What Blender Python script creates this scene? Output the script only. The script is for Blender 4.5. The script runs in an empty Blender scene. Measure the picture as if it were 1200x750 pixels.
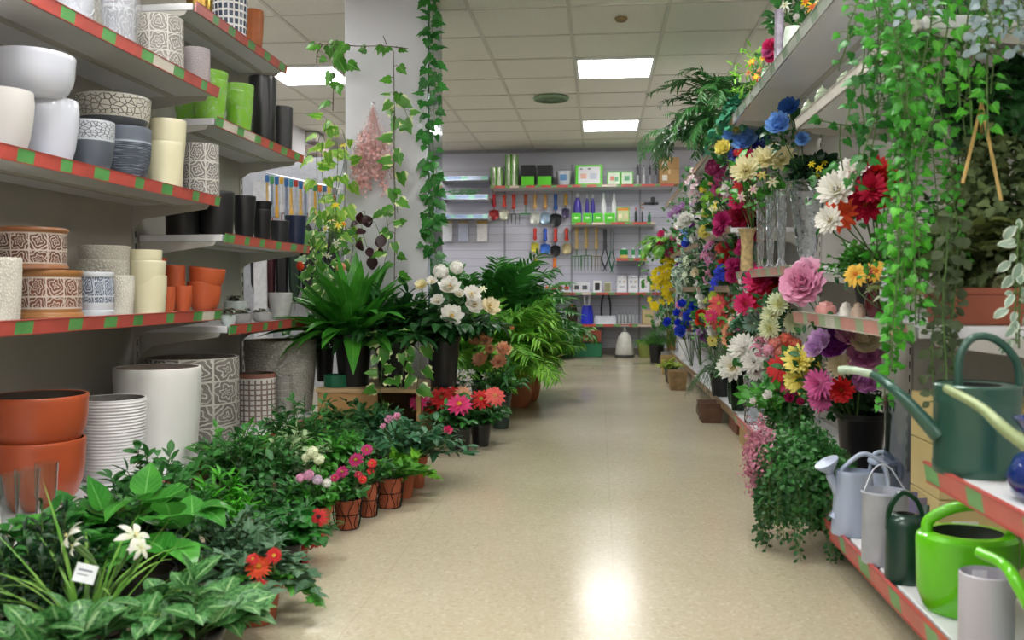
import bpy, math, random
import numpy as np
from mathutils import Vector, Matrix, Euler

SC = bpy.context.scene
C = SC.collection
PI = math.pi
random.seed(7)
RNG = random.Random(11)

# ------------------------------------------------------------------ camera
F = 1030.0; CX, CY = 600.0, 375.0; CAMH = 0.78
YAW = math.atan(102 / F); PIT = -math.atan(35 / F * math.cos(YAW))
cam_d = bpy.data.cameras.new('camera'); cam = bpy.data.objects.new('camera', cam_d); C.objects.link(cam)
cam.location = (0, 0, CAMH)
cam.rotation_euler = (PI / 2 + PIT, 0, YAW)
cam_d.sensor_width = 36.0; cam_d.lens = 36.0 * F / 1200.0
cam_d.clip_start = 0.05; cam_d.clip_end = 100
cam_d.dof.use_dof = True; cam_d.dof.focus_distance = 4.1; cam_d.dof.aperture_fstop = 4.6
SC.camera = cam

# ------------------------------------------------------------------ world, exposure
w = bpy.data.worlds.new('world'); SC.world = w; w.use_nodes = True
w.node_tree.nodes['Background'].inputs[0].default_value = (0.93, 0.96, 1.0, 1)
w.node_tree.nodes['Background'].inputs[1].default_value = 0.25
PANEL_STRENGTH = 19.0
SC.view_settings.view_transform = 'Standard'; SC.view_settings.look = 'None'
SC.view_settings.exposure = 0.42; SC.view_settings.gamma = 1.0
SC.view_settings.use_curve_mapping = False

_cf = Vector((-math.sin(YAW) * math.cos(PIT), math.cos(YAW) * math.cos(PIT), math.sin(PIT)))
_cr = Vector((math.cos(YAW), math.sin(YAW), 0)); _cu = _cr.cross(_cf)
def ray(px, py): return _cf + (px - CX) / F * _cr - (py - CY) / F * _cu
def at(px, py, X=None, Y=None, Z=None):
    d = ray(px, py)
    t = X / d.x if X is not None else (Y / d.y if Y is not None else (Z - CAMH) / d.z)
    return Vector((d.x * t, d.y * t, d.z * t + CAMH))
def pxs(p):                      # metres per photo pixel at point p
    return (Vector(p) - Vector((0, 0, CAMH))).dot(_cf) / F

# ------------------------------------------------------------------ materials
_m = {}
def lin(c):
    if isinstance(c, str):
        c = c.lstrip('#'); c = [int(c[i:i + 2], 16) / 255 for i in (0, 2, 4)]
    return tuple((x / 12.92 if x <= .04045 else ((x + .055) / 1.055) ** 2.4) for x in c[:3]) + (1,)
def nodes_of(name):
    m = bpy.data.materials.new(name); m.use_nodes = True
    nt = m.node_tree; return m, nt, nt.nodes['Principled BSDF']
def N(nt, t, **k):
    n = nt.nodes.new(t)
    for a, b in k.items(): setattr(n, a, b)
    return n
def ramp(nt, fac, stops, interp='LINEAR'):
    r = N(nt, 'ShaderNodeValToRGB'); r.color_ramp.interpolation = interp
    e = r.color_ramp.elements
    while len(e) < len(stops): e.new(.5)
    for i, (p, c) in enumerate(stops): e[i].position = p; e[i].color = c
    nt.links.new(fac, r.inputs[0]); return r.outputs[0]
def mixc(nt, f, a, b, mode='MIX'):
    n = N(nt, 'ShaderNodeMix', data_type='RGBA', blend_type=mode)
    for s, v in ((n.inputs[0], f), (n.inputs[6], a), (n.inputs[7], b)):
        if hasattr(v, 'is_output'): nt.links.new(v, s)
        else: s.default_value = v
    return n.outputs[2]
def math_(nt, op, a, b=0, c=0):
    n = N(nt, 'ShaderNodeMath', operation=op)
    for s, v in zip(n.inputs, (a, b, c)):
        if hasattr(v, 'is_output'): nt.links.new(v, s)
        else: s.default_value = v
    return n.outputs[0]
def uvs(nt):
    t = N(nt, 'ShaderNodeTexCoord'); s = N(nt, 'ShaderNodeSeparateXYZ'); nt.links.new(t.outputs['UV'], s.inputs[0]); return t, s
def bump(nt, b, h, strength=.4, dist=.01):
    n = N(nt, 'ShaderNodeBump'); n.inputs['Strength'].default_value = strength; n.inputs['Distance'].default_value = dist
    nt.links.new(h, n.inputs['Height']); nt.links.new(n.outputs[0], b.inputs['Normal'])

def M(color, rough=.45, metal=0., var=.08, scale=30, bmp=0, coat=0, name=None):
    key = ('m', color if isinstance(color, str) else tuple(color), rough, metal, var, scale, bmp, coat)
    if key in _m: return _m[key]
    m, nt, b = nodes_of(name or 'surface'); c = lin(color)
    t = N(nt, 'ShaderNodeTexCoord'); n = N(nt, 'ShaderNodeTexNoise'); n.inputs['Scale'].default_value = scale; n.inputs['Detail'].default_value = 3
    nt.links.new(t.outputs['Object'], n.inputs['Vector'])
    lo = tuple(x * (1 - var * 1.5) for x in c[:3]) + (1,); hi = tuple(min(1, x * (1 + var)) for x in c[:3]) + (1,)
    nt.links.new(ramp(nt, n.outputs['Fac'], [(.3, lo), (.7, hi)]), b.inputs['Base Color'])
    b.inputs['Roughness'].default_value = rough; b.inputs['Metallic'].default_value = metal; b.inputs['Coat Weight'].default_value = coat
    if bmp: bump(nt, b, n.outputs['Fac'], bmp, .004)
    _m[key] = m; return m

def leaf_mat(a, b2, vein=None, rough=.38, trans=.25, edge=None, veinw=.06, blotch=None):
    key = ('leaf', a, b2, vein, rough, trans, edge, veinw, blotch)
    if key in _m: return _m[key]
    m, nt, b = nodes_of('leaf'); t, s = uvs(nt)
    n = N(nt, 'ShaderNodeTexNoise'); n.inputs['Scale'].default_value = 9; nt.links.new(t.outputs['Object'], n.inputs['Vector'])
    col = ramp(nt, n.outputs['Fac'], [(.35, lin(a)), (.65, lin(b2))])
    d = math_(nt, 'ABSOLUTE', math_(nt, 'SUBTRACT', s.outputs[0], .5))
    if blotch:
        v = N(nt, 'ShaderNodeTexNoise'); v.inputs['Scale'].default_value = 7; v.inputs['Detail'].default_value = 4
        nt.links.new(t.outputs['UV'], v.inputs['Vector'])
        f = ramp(nt, v.outputs['Fac'], [(.47, (0, 0, 0, 1)), (.54, (1, 1, 1, 1))])
        col = mixc(nt, f, col, lin(blotch))
    if edge:
        f = ramp(nt, math_(nt, 'ADD', d, math_(nt, 'MULTIPLY', n.outputs['Fac'], .15)), [(.38, (0, 0, 0, 1)), (.46, (1, 1, 1, 1))])
        col = mixc(nt, f, col, lin(edge))
    if vein:
        sv = math_(nt, 'FRACT', math_(nt, 'SUBTRACT', math_(nt, 'MULTIPLY', s.outputs[1], 6), math_(nt, 'MULTIPLY', d, 4)))
        side = math_(nt, 'LESS_THAN', sv, .1)
        mid = math_(nt, 'LESS_THAN', d, veinw * .5)
        f = math_(nt, 'MULTIPLY', math_(nt, 'MAXIMUM', mid, math_(nt, 'MULTIPLY', side, .5)), .7)
        col = mixc(nt, f, col, lin(vein))
    nt.links.new(col, b.inputs['Base Color']); b.inputs['Roughness'].default_value = rough
    b.inputs['Specular IOR Level'].default_value = .4
    tr = N(nt, 'ShaderNodeBsdfTranslucent'); nt.links.new(col, tr.inputs[0])
    mx = N(nt, 'ShaderNodeMixShader'); mx.inputs[0].default_value = trans
    nt.links.new(b.outputs[0], mx.inputs[1]); nt.links.new(tr.outputs[0], mx.inputs[2])
    nt.links.new(mx.outputs[0], nt.nodes['Material Output'].inputs[0])
    _m[key] = m; return m

def petal_mat(tip, base=None, trans=.3):
    key = ('petal', tip, base)
    if key in _m: return _m[key]
    m, nt, b = nodes_of('petal'); t, s = uvs(nt)
    n = N(nt, 'ShaderNodeTexNoise'); n.inputs['Scale'].default_value = 14; nt.links.new(t.outputs['Object'], n.inputs['Vector'])
    c1 = lin(tip); c1 = mixc(nt, math_(nt, 'MULTIPLY', n.outputs['Fac'], .3), c1, tuple(x * .65 for x in c1[:3]) + (1,))
    col = mixc(nt, ramp(nt, s.outputs[1], [(.1, (1, 1, 1, 1)), (.6, (0, 0, 0, 1))]), c1, lin(base or tip))
    w_ = N(nt, 'ShaderNodeTexWave', wave_type='BANDS', bands_direction='X'); w_.inputs['Scale'].default_value = 2.2; w_.inputs['Distortion'].default_value = 1
    nt.links.new(t.outputs['UV'], w_.inputs['Vector']); bump(nt, b, w_.outputs['Fac'], .25, .003)
    nt.links.new(col, b.inputs['Base Color']); b.inputs['Roughness'].default_value = .6
    tr = N(nt, 'ShaderNodeBsdfTranslucent'); nt.links.new(col, tr.inputs[0])
    mx = N(nt, 'ShaderNodeMixShader'); mx.inputs[0].default_value = trans
    nt.links.new(b.outputs[0], mx.inputs[1]); nt.links.new(tr.outputs[0], mx.inputs[2])
    nt.links.new(mx.outputs[0], nt.nodes['Material Output'].inputs[0])
    _m[key] = m; return m

def carved(ground, raised, kind='swirl', nu=9, nv=3, lo=0., hi=1., rough=.55, body=None, b=.8, rings=True):
    """pottery with a raised relief band between v=lo and v=hi of the outside wall"""
    key = ('carved', ground, raised, kind, nu, nv, lo, hi, rough, body, rings)
    if key in _m: return _m[key]
    m, nt, bs = nodes_of('carved_pottery'); t, s = uvs(nt)
    u = math_(nt, 'MULTIPLY', s.outputs[0], nu); v = math_(nt, 'MULTIPLY', s.outputs[1], nv)
    cb = N(nt, 'ShaderNodeCombineXYZ'); nt.links.new(u, cb.inputs[0]); nt.links.new(v, cb.inputs[1])
    def crack(scale, w1, feat='DISTANCE_TO_EDGE', rnd=1.):
        vo = N(nt, 'ShaderNodeTexVoronoi', feature=feat, voronoi_dimensions='2D'); vo.inputs['Scale'].default_value = scale; vo.inputs['Randomness'].default_value = rnd
        nt.links.new(cb.outputs[0], vo.inputs['Vector']); return vo
    if kind == 'squares':
        fu = math_(nt, 'ABSOLUTE', math_(nt, 'SUBTRACT', math_(nt, 'FRACT', u), .5)); fv = math_(nt, 'ABSOLUTE', math_(nt, 'SUBTRACT', math_(nt, 'FRACT', v), .5))
        n = N(nt, 'ShaderNodeTexNoise'); n.inputs['Scale'].default_value = 3; nt.links.new(cb.outputs[0], n.inputs['Vector'])
        mx_ = math_(nt, 'ADD', math_(nt, 'MAXIMUM', fu, fv), math_(nt, 'MULTIPLY', n.outputs['Fac'], .12))
        f = ramp(nt, mx_, [(.38, (1, 1, 1, 1)), (.44, (0, 0, 0, 1))])
    elif kind == 'mosaic':
        vo = crack(2.2, 0); f = ramp(nt, vo.outputs['Distance'], [(.05, (0, 0, 0, 1)), (.1, (1, 1, 1, 1))])
    elif kind == 'ribs':
        fv = math_(nt, 'ABSOLUTE', math_(nt, 'SUBTRACT', math_(nt, 'FRACT', v), .5)); f = ramp(nt, fv, [(.1, (0, 0, 0, 1)), (.4, (1, 1, 1, 1))])
    elif kind == 'scratch':
        mp = N(nt, 'ShaderNodeMapping'); mp.inputs['Scale'].default_value = (.35, 5, 1); nt.links.new(cb.outputs[0], mp.inputs[0])
        n = N(nt, 'ShaderNodeTexNoise'); n.inputs['Scale'].default_value = 2.2; n.inputs['Detail'].default_value = 5; nt.links.new(mp.outputs[0], n.inputs['Vector'])
        f = ramp(nt, n.outputs['Fac'], [(.54, (0, 0, 0, 1)), (.62, (1, 1, 1, 1))])
    elif kind == 'stipple':
        vo = crack(6, 0, 'F1', .8); f = ramp(nt, vo.outputs['Distance'], [(.15, (1, 1, 1, 1)), (.4, (0, 0, 0, 1))])
    else:  # swirl: lines of distorted rings plus cell frames
        fu = math_(nt, 'SUBTRACT', math_(nt, 'FRACT', u), .5); fv = math_(nt, 'SUBTRACT', math_(nt, 'FRACT', v), .5)
        wn = N(nt, 'ShaderNodeTexWhiteNoise', noise_dimensions='2D'); fc = N(nt, 'ShaderNodeVectorMath', operation='FLOOR'); nt.links.new(cb.outputs[0], fc.inputs[0]); nt.links.new(fc.outputs[0], wn.inputs['Vector'])
        petn = math_(nt, 'ADD', 3, math_(nt, 'FLOOR', math_(nt, 'MULTIPLY', wn.outputs['Value'], 4)))
        c2 = N(nt, 'ShaderNodeCombineXYZ'); nt.links.new(fu, c2.inputs[0]); nt.links.new(fv, c2.inputs[1])
        n = N(nt, 'ShaderNodeTexNoise'); n.inputs['Scale'].default_value = 1.9; nt.links.new(cb.outputs[0], n.inputs['Vector'])
        ln = N(nt, 'ShaderNodeVectorMath', operation='LENGTH'); nt.links.new(c2.outputs[0], ln.inputs[0])
        an = math_(nt, 'ARCTAN2', fv, fu)
        rr = math_(nt, 'ADD', math_(nt, 'MULTIPLY', ln.outputs['Value'], 5.2), math_(nt, 'ADD', math_(nt, 'MULTIPLY', math_(nt, 'SINE', math_(nt, 'MULTIPLY', an, petn)), .3), math_(nt, 'MULTIPLY', n.outputs['Fac'], 2.2)))
        q = math_(nt, 'ABSOLUTE', math_(nt, 'SUBTRACT', math_(nt, 'FRACT', rr), .5))
        frame = math_(nt, 'MAXIMUM', math_(nt, 'ABSOLUTE', fu), math_(nt, 'ABSOLUTE', fv))
        f1 = ramp(nt, q, [(.12, (1, 1, 1, 1)), (.2, (0, 0, 0, 1))]); f2 = ramp(nt, frame, [(.45, (0, 0, 0, 1)), (.475, (1, 1, 1, 1))])
        f = math_(nt, 'MAXIMUM', f1, f2)
    band = math_(nt, 'MULTIPLY', math_(nt, 'GREATER_THAN', s.outputs[1], lo), math_(nt, 'LESS_THAN', s.outputs[1], hi))
    n3 = N(nt, 'ShaderNodeTexNoise'); n3.inputs['Scale'].default_value = 12; n3.inputs['Detail'].default_value = 5; nt.links.new(t.outputs['Object'], n3.inputs['Vector'])
    g = mixc(nt, ramp(nt, n3.outputs['Fac'], [(.4, (0, 0, 0, 1)), (.7, (1, 1, 1, 1))]), lin(ground), tuple(min(1, x * 1.35) for x in lin(ground)[:3]) + (1,))
    col = mixc(nt, f, g, lin(raised))
    col = mixc(nt, band, lin(body or ground), col)
    if rings and body:
        for e in (lo, hi):
            r_ = math_(nt, 'LESS_THAN', math_(nt, 'ABSOLUTE', math_(nt, 'SUBTRACT', s.outputs[1], e)), .018); col = mixc(nt, r_, col, lin(raised))
    nt.links.new(col, bs.inputs['Base Color']); bs.inputs['Roughness'].default_value = rough
    bump(nt, bs, math_(nt, 'MULTIPLY', f, band), b, .004)
    _m[key] = m; return m

def glass(color='#ffffff', rough=.03, alpha=1.0, ior=1.45, bumpy=0, thin=True):
    key = ('glass', color, rough, ior, bumpy)
    if key in _m: return _m[key]
    m, nt, b = nodes_of('glass'); b.inputs['Base Color'].default_value = lin(color); b.inputs['Roughness'].default_value = rough
    b.inputs['Transmission Weight'].default_value = 1.0; b.inputs['IOR'].default_value = ior
    if bumpy:
        t = N(nt, 'ShaderNodeTexCoord'); v = N(nt, 'ShaderNodeTexVoronoi', voronoi_dimensions='2D'); v.inputs['Scale'].default_value = bumpy; nt.links.new(t.outputs['UV'], v.inputs['Vector'])
        bump(nt, b, v.outputs['Distance'], .35, .006)
    _m[key] = m; return m
def film(color='#eef2f8', op=.22):
    """thin clear plastic wrap"""
    key = ('film', color, op)
    if key in _m: return _m[key]
    m, nt, b = nodes_of('plastic_film'); b.inputs['Base Color'].default_value = lin(color); b.inputs['Roughness'].default_value = .05
    t = N(nt, 'ShaderNodeTexCoord'); n = N(nt, 'ShaderNodeTexNoise'); n.inputs['Scale'].default_value = 22; n.inputs['Detail'].default_value = 2; n.inputs['Distortion'].default_value = 2.5
    nt.links.new(t.outputs['Object'], n.inputs['Vector']); bump(nt, b, n.outputs['Fac'], 1, .02)
    tr = N(nt, 'ShaderNodeBsdfTransparent'); mx = N(nt, 'ShaderNodeMixShader')
    nt.links.new(ramp(nt, n.outputs['Fac'], [(.5, (op * .5,) * 3 + (1,)), (.78, (op + .3,) * 3 + (1,))]), mx.inputs[0])
    nt.links.new(tr.outputs[0], mx.inputs[1]); nt.links.new(b.outputs[0], mx.inputs[2]); nt.links.new(mx.outputs[0], nt.nodes['Material Output'].inputs[0])
    _m[key] = m; return m

# ------------------------------------------------------------------ mesh builder (numpy templates)
def T(V, faces, uv=None):
    V = np.array(V, dtype=float); cnt = np.array([len(f) for f in faces]); idx = np.array([i for f in faces for i in f])
    if uv is None: uv = np.zeros((len(V), 2))
    return (V, idx, cnt, np.array(uv, dtype=float))
class MB:
    def __init__(s): s.V = []; s.I = []; s.Cn = []; s.U = []; s.Mi = []; s.n = 0
    def add(s, t, R=None, p=(0, 0, 0), sc=1., mi=0):
        V = t[0] * sc
        if R is not None: V = V @ R.T
        V = V + np.array(p, dtype=float)
        s.V.append(V); s.I.append(t[1] + s.n); s.Cn.append(t[2]); s.U.append(t[3]); s.Mi.append(np.full(len(t[2]), mi, dtype=np.int32)); s.n += len(V)
        return s
    def mesh(s, name, mats, smooth=True, angle=40):
        me = bpy.data.meshes.new(name)
        if not s.V: return me
        V = np.concatenate(s.V); I = np.concatenate(s.I).astype(np.int32); Cn = np.concatenate(s.Cn).astype(np.int32); U = np.concatenate(s.U); Mi = np.concatenate(s.Mi)
        me.vertices.add(len(V)); me.vertices.foreach_set('co', V.astype(np.float32).ravel())
        me.loops.add(len(I)); me.loops.foreach_set('vertex_index', I)
        me.polygons.add(len(Cn)); st = np.concatenate(([0], np.cumsum(Cn)[:-1])).astype(np.int32)
        me.polygons.foreach_set('loop_start', st); me.polygons.foreach_set('loop_total', Cn)
        me.polygons.foreach_set('material_index', Mi)
        me.update(calc_edges=True)
        uv = me.uv_layers.new(name='UVMap'); uv.data.foreach_set('uv', U[I].astype(np.float32).ravel())
        for m in mats: me.materials.append(m)
        me.polygons.foreach_set('use_smooth', np.full(len(Cn), smooth))
        if smooth and angle: me.set_sharp_from_angle(angle=math.radians(angle))
        return me
def obj(name, mesh_or_mb, mats=None, parent=None, loc=None, smooth=True, angle=40, bevel=0):
    me = mesh_or_mb if isinstance(mesh_or_mb, bpy.types.Mesh) else mesh_or_mb.mesh(name, mats if isinstance(mats, (list, tuple)) else [mats], smooth, angle)
    o = bpy.data.objects.new(name, me); C.objects.link(o)
    if parent: o.parent = parent
    if loc is not None: o.location = loc
    if bevel:
        b = o.modifiers.new('bevel', 'BEVEL'); b.width = bevel; b.segments = 2; b.limit_method = 'ANGLE'
    return o
def tag(o, label, cat, group=None):
    o['label'] = label; o['category'] = cat
    if group: o['group'] = group
    return o
def thing(name, label, cat, loc=(0, 0, 0), group=None, rz=0):
    o = bpy.data.objects.new(name, None); C.objects.link(o); o.location = loc; o.rotation_euler = (0, 0, rz); o.empty_display_size = .05
    return tag(o, label, cat, group)
def struct(o): o['kind'] = 'structure'; return o

def basis(fwd, up=(0, 0, 1)):
    """columns: x, y(=fwd), z"""
    y = Vector(fwd).normalized(); z = Vector(up); x = y.cross(z)
    if x.length < 1e-3: x = y.cross(Vector((1, 0, 0)))
    x.normalize(); z = x.cross(y)
    return np.array([[x.x, y.x, z.x], [x.y, y.y, z.y], [x.z, y.z, z.z]])
def basis_z(nrm, spin=0.):
    z = Vector(nrm).normalized(); x = z.orthogonal().normalized(); y = z.cross(x)
    c, s_ = math.cos(spin), math.sin(spin); x, y = x * c + y * s_, y * c - x * s_
    return np.array([[x.x, y.x, z.x], [x.y, y.y, z.y], [x.z, y.z, z.z]])

def box_t(x0, y0, z0, x1, y1, z1):
    V = [(x, y, z) for x in (x0, x1) for y in (y0, y1) for z in (z0, z1)]
    f = [(0, 1, 3, 2), (4, 6, 7, 5), (0, 4, 5, 1), (2, 3, 7, 6), (0, 2, 6, 4), (1, 5, 7, 3)]
    return T(V, f)
def bx(w_, d, h, z=0, x=0, y=0): return box_t(x - w_ / 2, y - d / 2, z, x + w_ / 2, y + d / 2, z + h)
def lathe_t(prof, seg=36, flute=None, vr=None, closed_top=False):
    """prof: list of (r, z). uv v follows height over the outer wall"""
    zs = [p[1] for p in prof]; z0, z1 = (min(zs), max(zs)) if vr is None else vr
    V, U, Fc = [], [], []
    n = len(prof)
    for i, (r, z) in enumerate(prof):
        for j in range(seg + 1):
            a = 2 * PI * j / seg; rr = r * (1 + (flute(a, z) if flute else 0))
            V.append((rr * math.cos(a), rr * math.sin(a), z)); U.append((j / seg, (z - z0) / max(1e-6, z1 - z0)))
    for i in range(n - 1):
        for j in range(seg):
            a = i * (seg + 1) + j; b = a + seg + 1
            if prof[i][0] < 1e-6: Fc.append((a, b + 1, b))
            elif prof[i + 1][0] < 1e-6: Fc.append((a, a + 1, b))
            else: Fc.append((a, a + 1, b + 1, b))
    return T(V, Fc, U)
def tube_t(path, r, sides=6, caps=True, flat=1.0):
    P = [Vector(p) for p in path]; n = len(P); rs = r if isinstance(r, (list, tuple)) else [r] * n
    V, U, Fc = [], [], []; up = Vector((0, 0, 1)); prev = None
    for i in range(n):
        d = (P[min(i + 1, n - 1)] - P[max(i - 1, 0)])
        if d.length < 1e-9: d = Vector((0, 0, 1))
        d.normalize()
        if prev is None: x = d.orthogonal().normalized()
        else:
            x = prev - d * prev.dot(d)
            x = x.normalized() if x.length > 1e-6 else d.orthogonal().normalized()
        prev = x; y = d.cross(x)
        for j in range(sides):
            a = 2 * PI * j / sides; q = P[i] + x * (rs[i] * math.cos(a)) + y * (rs[i] * flat * math.sin(a))
            V.append(q[:]); U.append((j / sides, i / max(1, n - 1)))
    for i in range(n - 1):
        for j in range(sides):
            a = i * sides + j; b = i * sides + (j + 1) % sides; Fc.append((a, b, b + sides, a + sides))
    if caps: Fc.append(tuple(range(sides - 1, -1, -1))); Fc.append(tuple(range((n - 1) * sides, n * sides)))
    return T(V, Fc, U)
def sphere_t(r=1, u=10, v=7, sz=1):
    return lathe_t([(max(0, r * math.sin(PI * i / v)), -r * sz * math.cos(PI * i / v)) for i in range(v + 1)], u)
def curve_pts(pts, n=8):
    """catmull-rom through points"""
    P = [Vector(p) for p in pts]; P = [P[0] * 2 - P[1]] + P + [P[-1] * 2 - P[-2]]; out = []
    for i in range(1, len(P) - 2):
        for k in range(n):
            t = k / n; a, b, c, d = P[i - 1:i + 3]
            out.append(.5 * ((2 * b) + (c - a) * t + (2 * a - 5 * b + 4 * c - d) * t * t + (3 * b - a - 3 * c + d) * t ** 3))
    out.append(P[-2]); return out

# leaf templates: length 1 along +y, normal +z
def leaf_t(prof, n=6, droop=.3, fold=.15, twist=0., wave=0.):
    V, U, Fc = [], [], []
    y, z, ang = 0., 0., 0.
    for i in range(n + 1):
        t = i / n; wd = np.interp(t, [k / (len(prof) - 1) for k in range(len(prof))], prof)
        if i:
            ang = -droop * (i - .5) / n * 1.6; y += math.cos(ang) / n; z += math.sin(ang) / n
        tw = twist * t; wv = wave * math.sin(t * 9)
        for sx in (-1, 0, 1):
            V.append((sx * wd * math.cos(tw), y, z + abs(sx) * wd * fold * 2 + sx * wd * math.sin(tw) + (sx != 0) * wv * sx))
            U.append((.5 + .5 * sx, t))
    for i in range(n):
        for k in (0, 1):
            a = i * 3 + k; Fc.append((a, a + 1, a + 4, a + 3))
    return T(V, Fc, U)
OVAL = [.02, .17, .25, .27, .24, .16, .0]; LANCE = [.02, .09, .13, .13, .1, .06, .0]; STRAP = [.03, .04, .045, .045, .04, .03, .0]
BROAD = [.06, .30, .38, .37, .30, .18, .0]; HEART = [.24, .40, .42, .37, .27, .14, .0]; PETAL = [.05, .12, .18, .22, .22, .17, .05]; NEEDLE = [.02, .025, .025, .025, .02, .015, 0]
ROUND = [.05, .28, .38, .42, .38, .28, .08]
def leafset(prof, n=5, fold=.15, wave=0.): return [leaf_t(prof, n, d, fold, wave=wave) for d in (.1, .45, .9)]
def ivy_t(droop=.25):
    o = [(0, 0), (.18, -.14), (.42, -.08), (.52, .16), (.36, .30), (.40, .50), (.22, .58), (0, 1.0), (-.22, .58), (-.40, .50), (-.36, .30), (-.52, .16), (-.42, -.08), (-.18, -.14)]
    V = [(0, .28, .03)] + [(x * .95, y, -droop * (x * x * .9 + max(0, y - .3) ** 2 * .6)) for x, y in o]
    U = [(.5, .28)] + [(.5 + x, max(0, y)) for x, y in o]; n = len(o)
    return T(V, [(0, 1 + (i + 1) % n, 1 + i) for i in range(n)], U)
IVY = [ivy_t(.1), ivy_t(.5), ivy_t(.9)]
LS = {'oval': leafset(OVAL), 'lance': leafset(LANCE, 6), 'strap': leafset(STRAP, 8), 'broad': leafset(BROAD, 7, .12), 'heart': leafset(HEART, 6, .12), 'needle': leafset(NEEDLE, 3), 'round': leafset(ROUND, 4), 'ivy': IVY,
      'small': leafset(OVAL, 3), 'wavy': leafset(OVAL, 7, .1, .02)}

def put_leaf(mb, kind, pos, d, L, mi=0, rng=RNG, roll=.5):
    up = Vector((rng.uniform(-roll, roll), rng.uniform(-roll, roll), 1))
    mb.add(rng.choice(LS[kind]), basis(d, up), pos, L, mi)
def rdir(rng=RNG, zlo=-1, zhi=1):
    a = rng.uniform(0, 2 * PI); z = rng.uniform(zlo, zhi); r = math.sqrt(max(0, 1 - z * z)); return Vector((r * math.cos(a), r * math.sin(a), z))

# ------------------------------------------------------------------ flowers (diameter about 1, facing +z)
def rings_mb(rings, prof=PETAL, n=5, cup=.3, fold=-.1, rng=None, jit=.08, wave=0):
    rng = rng or random.Random(3); mb = MB()
    for cnt, elev, L, off in rings:
        t = leaf_t(prof, n, cup, fold, wave=wave)
        for i in range(cnt):
            a = 2 * PI * (i + off) / cnt + rng.uniform(-jit, jit); e = elev + rng.uniform(-.12, .12)
            d = Vector((math.cos(a) * math.cos(e), math.sin(a) * math.cos(e), math.sin(e)))
            mb.add(t, basis(d, (0, 0, 1)) if e < 1.3 else basis(d, (-math.cos(a), -math.sin(a), .1)), (d.x * .03, d.y * .03, .0), L * rng.uniform(.92, 1.05))
    return mb
def cluster_mb(n=46, fl=.16, rad=.42, petals=4, rng=None, squash=.8):
    rng = rng or random.Random(5); mb = MB(); t = leaf_t(ROUND, 3, .3, -.1)
    for i in range(n):
        z = 1 - (i + .5) / n * 1.45; r = math.sqrt(max(0, 1 - z * z)); a = i * 2.39996
        nrm = Vector((r * math.cos(a), r * math.sin(a), z)); p = Vector((nrm.x, nrm.y, nrm.z * squash)) * rad * rng.uniform(.85, 1.08); R = basis_z(nrm, rng.uniform(0, 6))
        for k in range(petals):
            b = 2 * PI * k / petals; d = R @ np.array((math.cos(b) * .95, math.sin(b) * .95, .3)); mb.add(t, basis(d, nrm), p, fl)
    return mb
W_PET = [.05, .2, .3, .34, .32, .22, .08]; N_PET = [.04, .07, .09, .1, .1, .08, .02]; M_PET = [.05, .1, .14, .16, .16, .12, .03]
_fl = {}
FT = {
 'daisy': lambda: rings_mb([(12, .18, .5, 0), (12, .38, .42, .5)], M_PET, 5, .35),
 'gerbera': lambda: rings_mb([(18, .15, .5, 0), (18, .35, .42, .5), (14, .6, .28, 0)], N_PET, 5, .3),
 'dahlia': lambda: rings_mb([(14, .05, .5, 0), (14, .35, .47, .5), (12, .65, .4, 0), (10, .95, .32, .5), (7, 1.25, .24, 0)], M_PET, 5, -.25),
 'zinnia': lambda: rings_mb([(13, .05, .5, 0), (12, .3, .42, .5), (10, .6, .32, 0), (8, .9, .22, .5)], M_PET, 4, .25),
 'mum': lambda: rings_mb([(18, -.1, .5, 0), (18, .25, .48, .5), (16, .55, .44, 0), (14, .85, .38, .5), (9, 1.15, .32, 0)], N_PET, 5, -.3),
 'camellia': lambda: rings_mb([(7, .1, .5, 0), (7, .35, .46, .5), (6, .6, .36, 0), (5, .9, .26, .5)], W_PET, 6, -.35, -.12),
 'five': lambda: rings_mb([(5, .2, .5, 0), (3, .8, .25, .3)], W_PET, 3, .1),
 'rose': lambda: rings_mb([(6, .15, .46, 0), (6, .55, .42, .5), (5, .9, .38, 0), (5, 1.15, .36, .4), (3, 1.35, .34, 0)], W_PET, 6, -.7, -.2),
 'peony': lambda: rings_mb([(9, .05, .5, 0), (9, .35, .46, .5), (8, .65, .42, 0), (7, .95, .38, .5), (6, 1.2, .34, 0)], W_PET, 6, -.5, -.15, wave=.02),
 'carnation': lambda: rings_mb([(12, -.1, .48, 0), (12, .2, .5, .5), (11, .5, .48, 0), (10, .8, .45, .5), (8, 1.1, .42, 0), (5, 1.35, .4, 0)], W_PET, 7, -.25, .1, wave=.05),
 'lily': lambda: rings_mb([(3, .35, .5, 0), (3, .3, .5, .5)], [.05, .12, .17, .17, .14, .08, 0], 6, .9),
 'hydrangea': lambda: cluster_mb(), 'spray': lambda: cluster_mb(22, .2, .4, 5, random.Random(9), .7),
}
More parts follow.
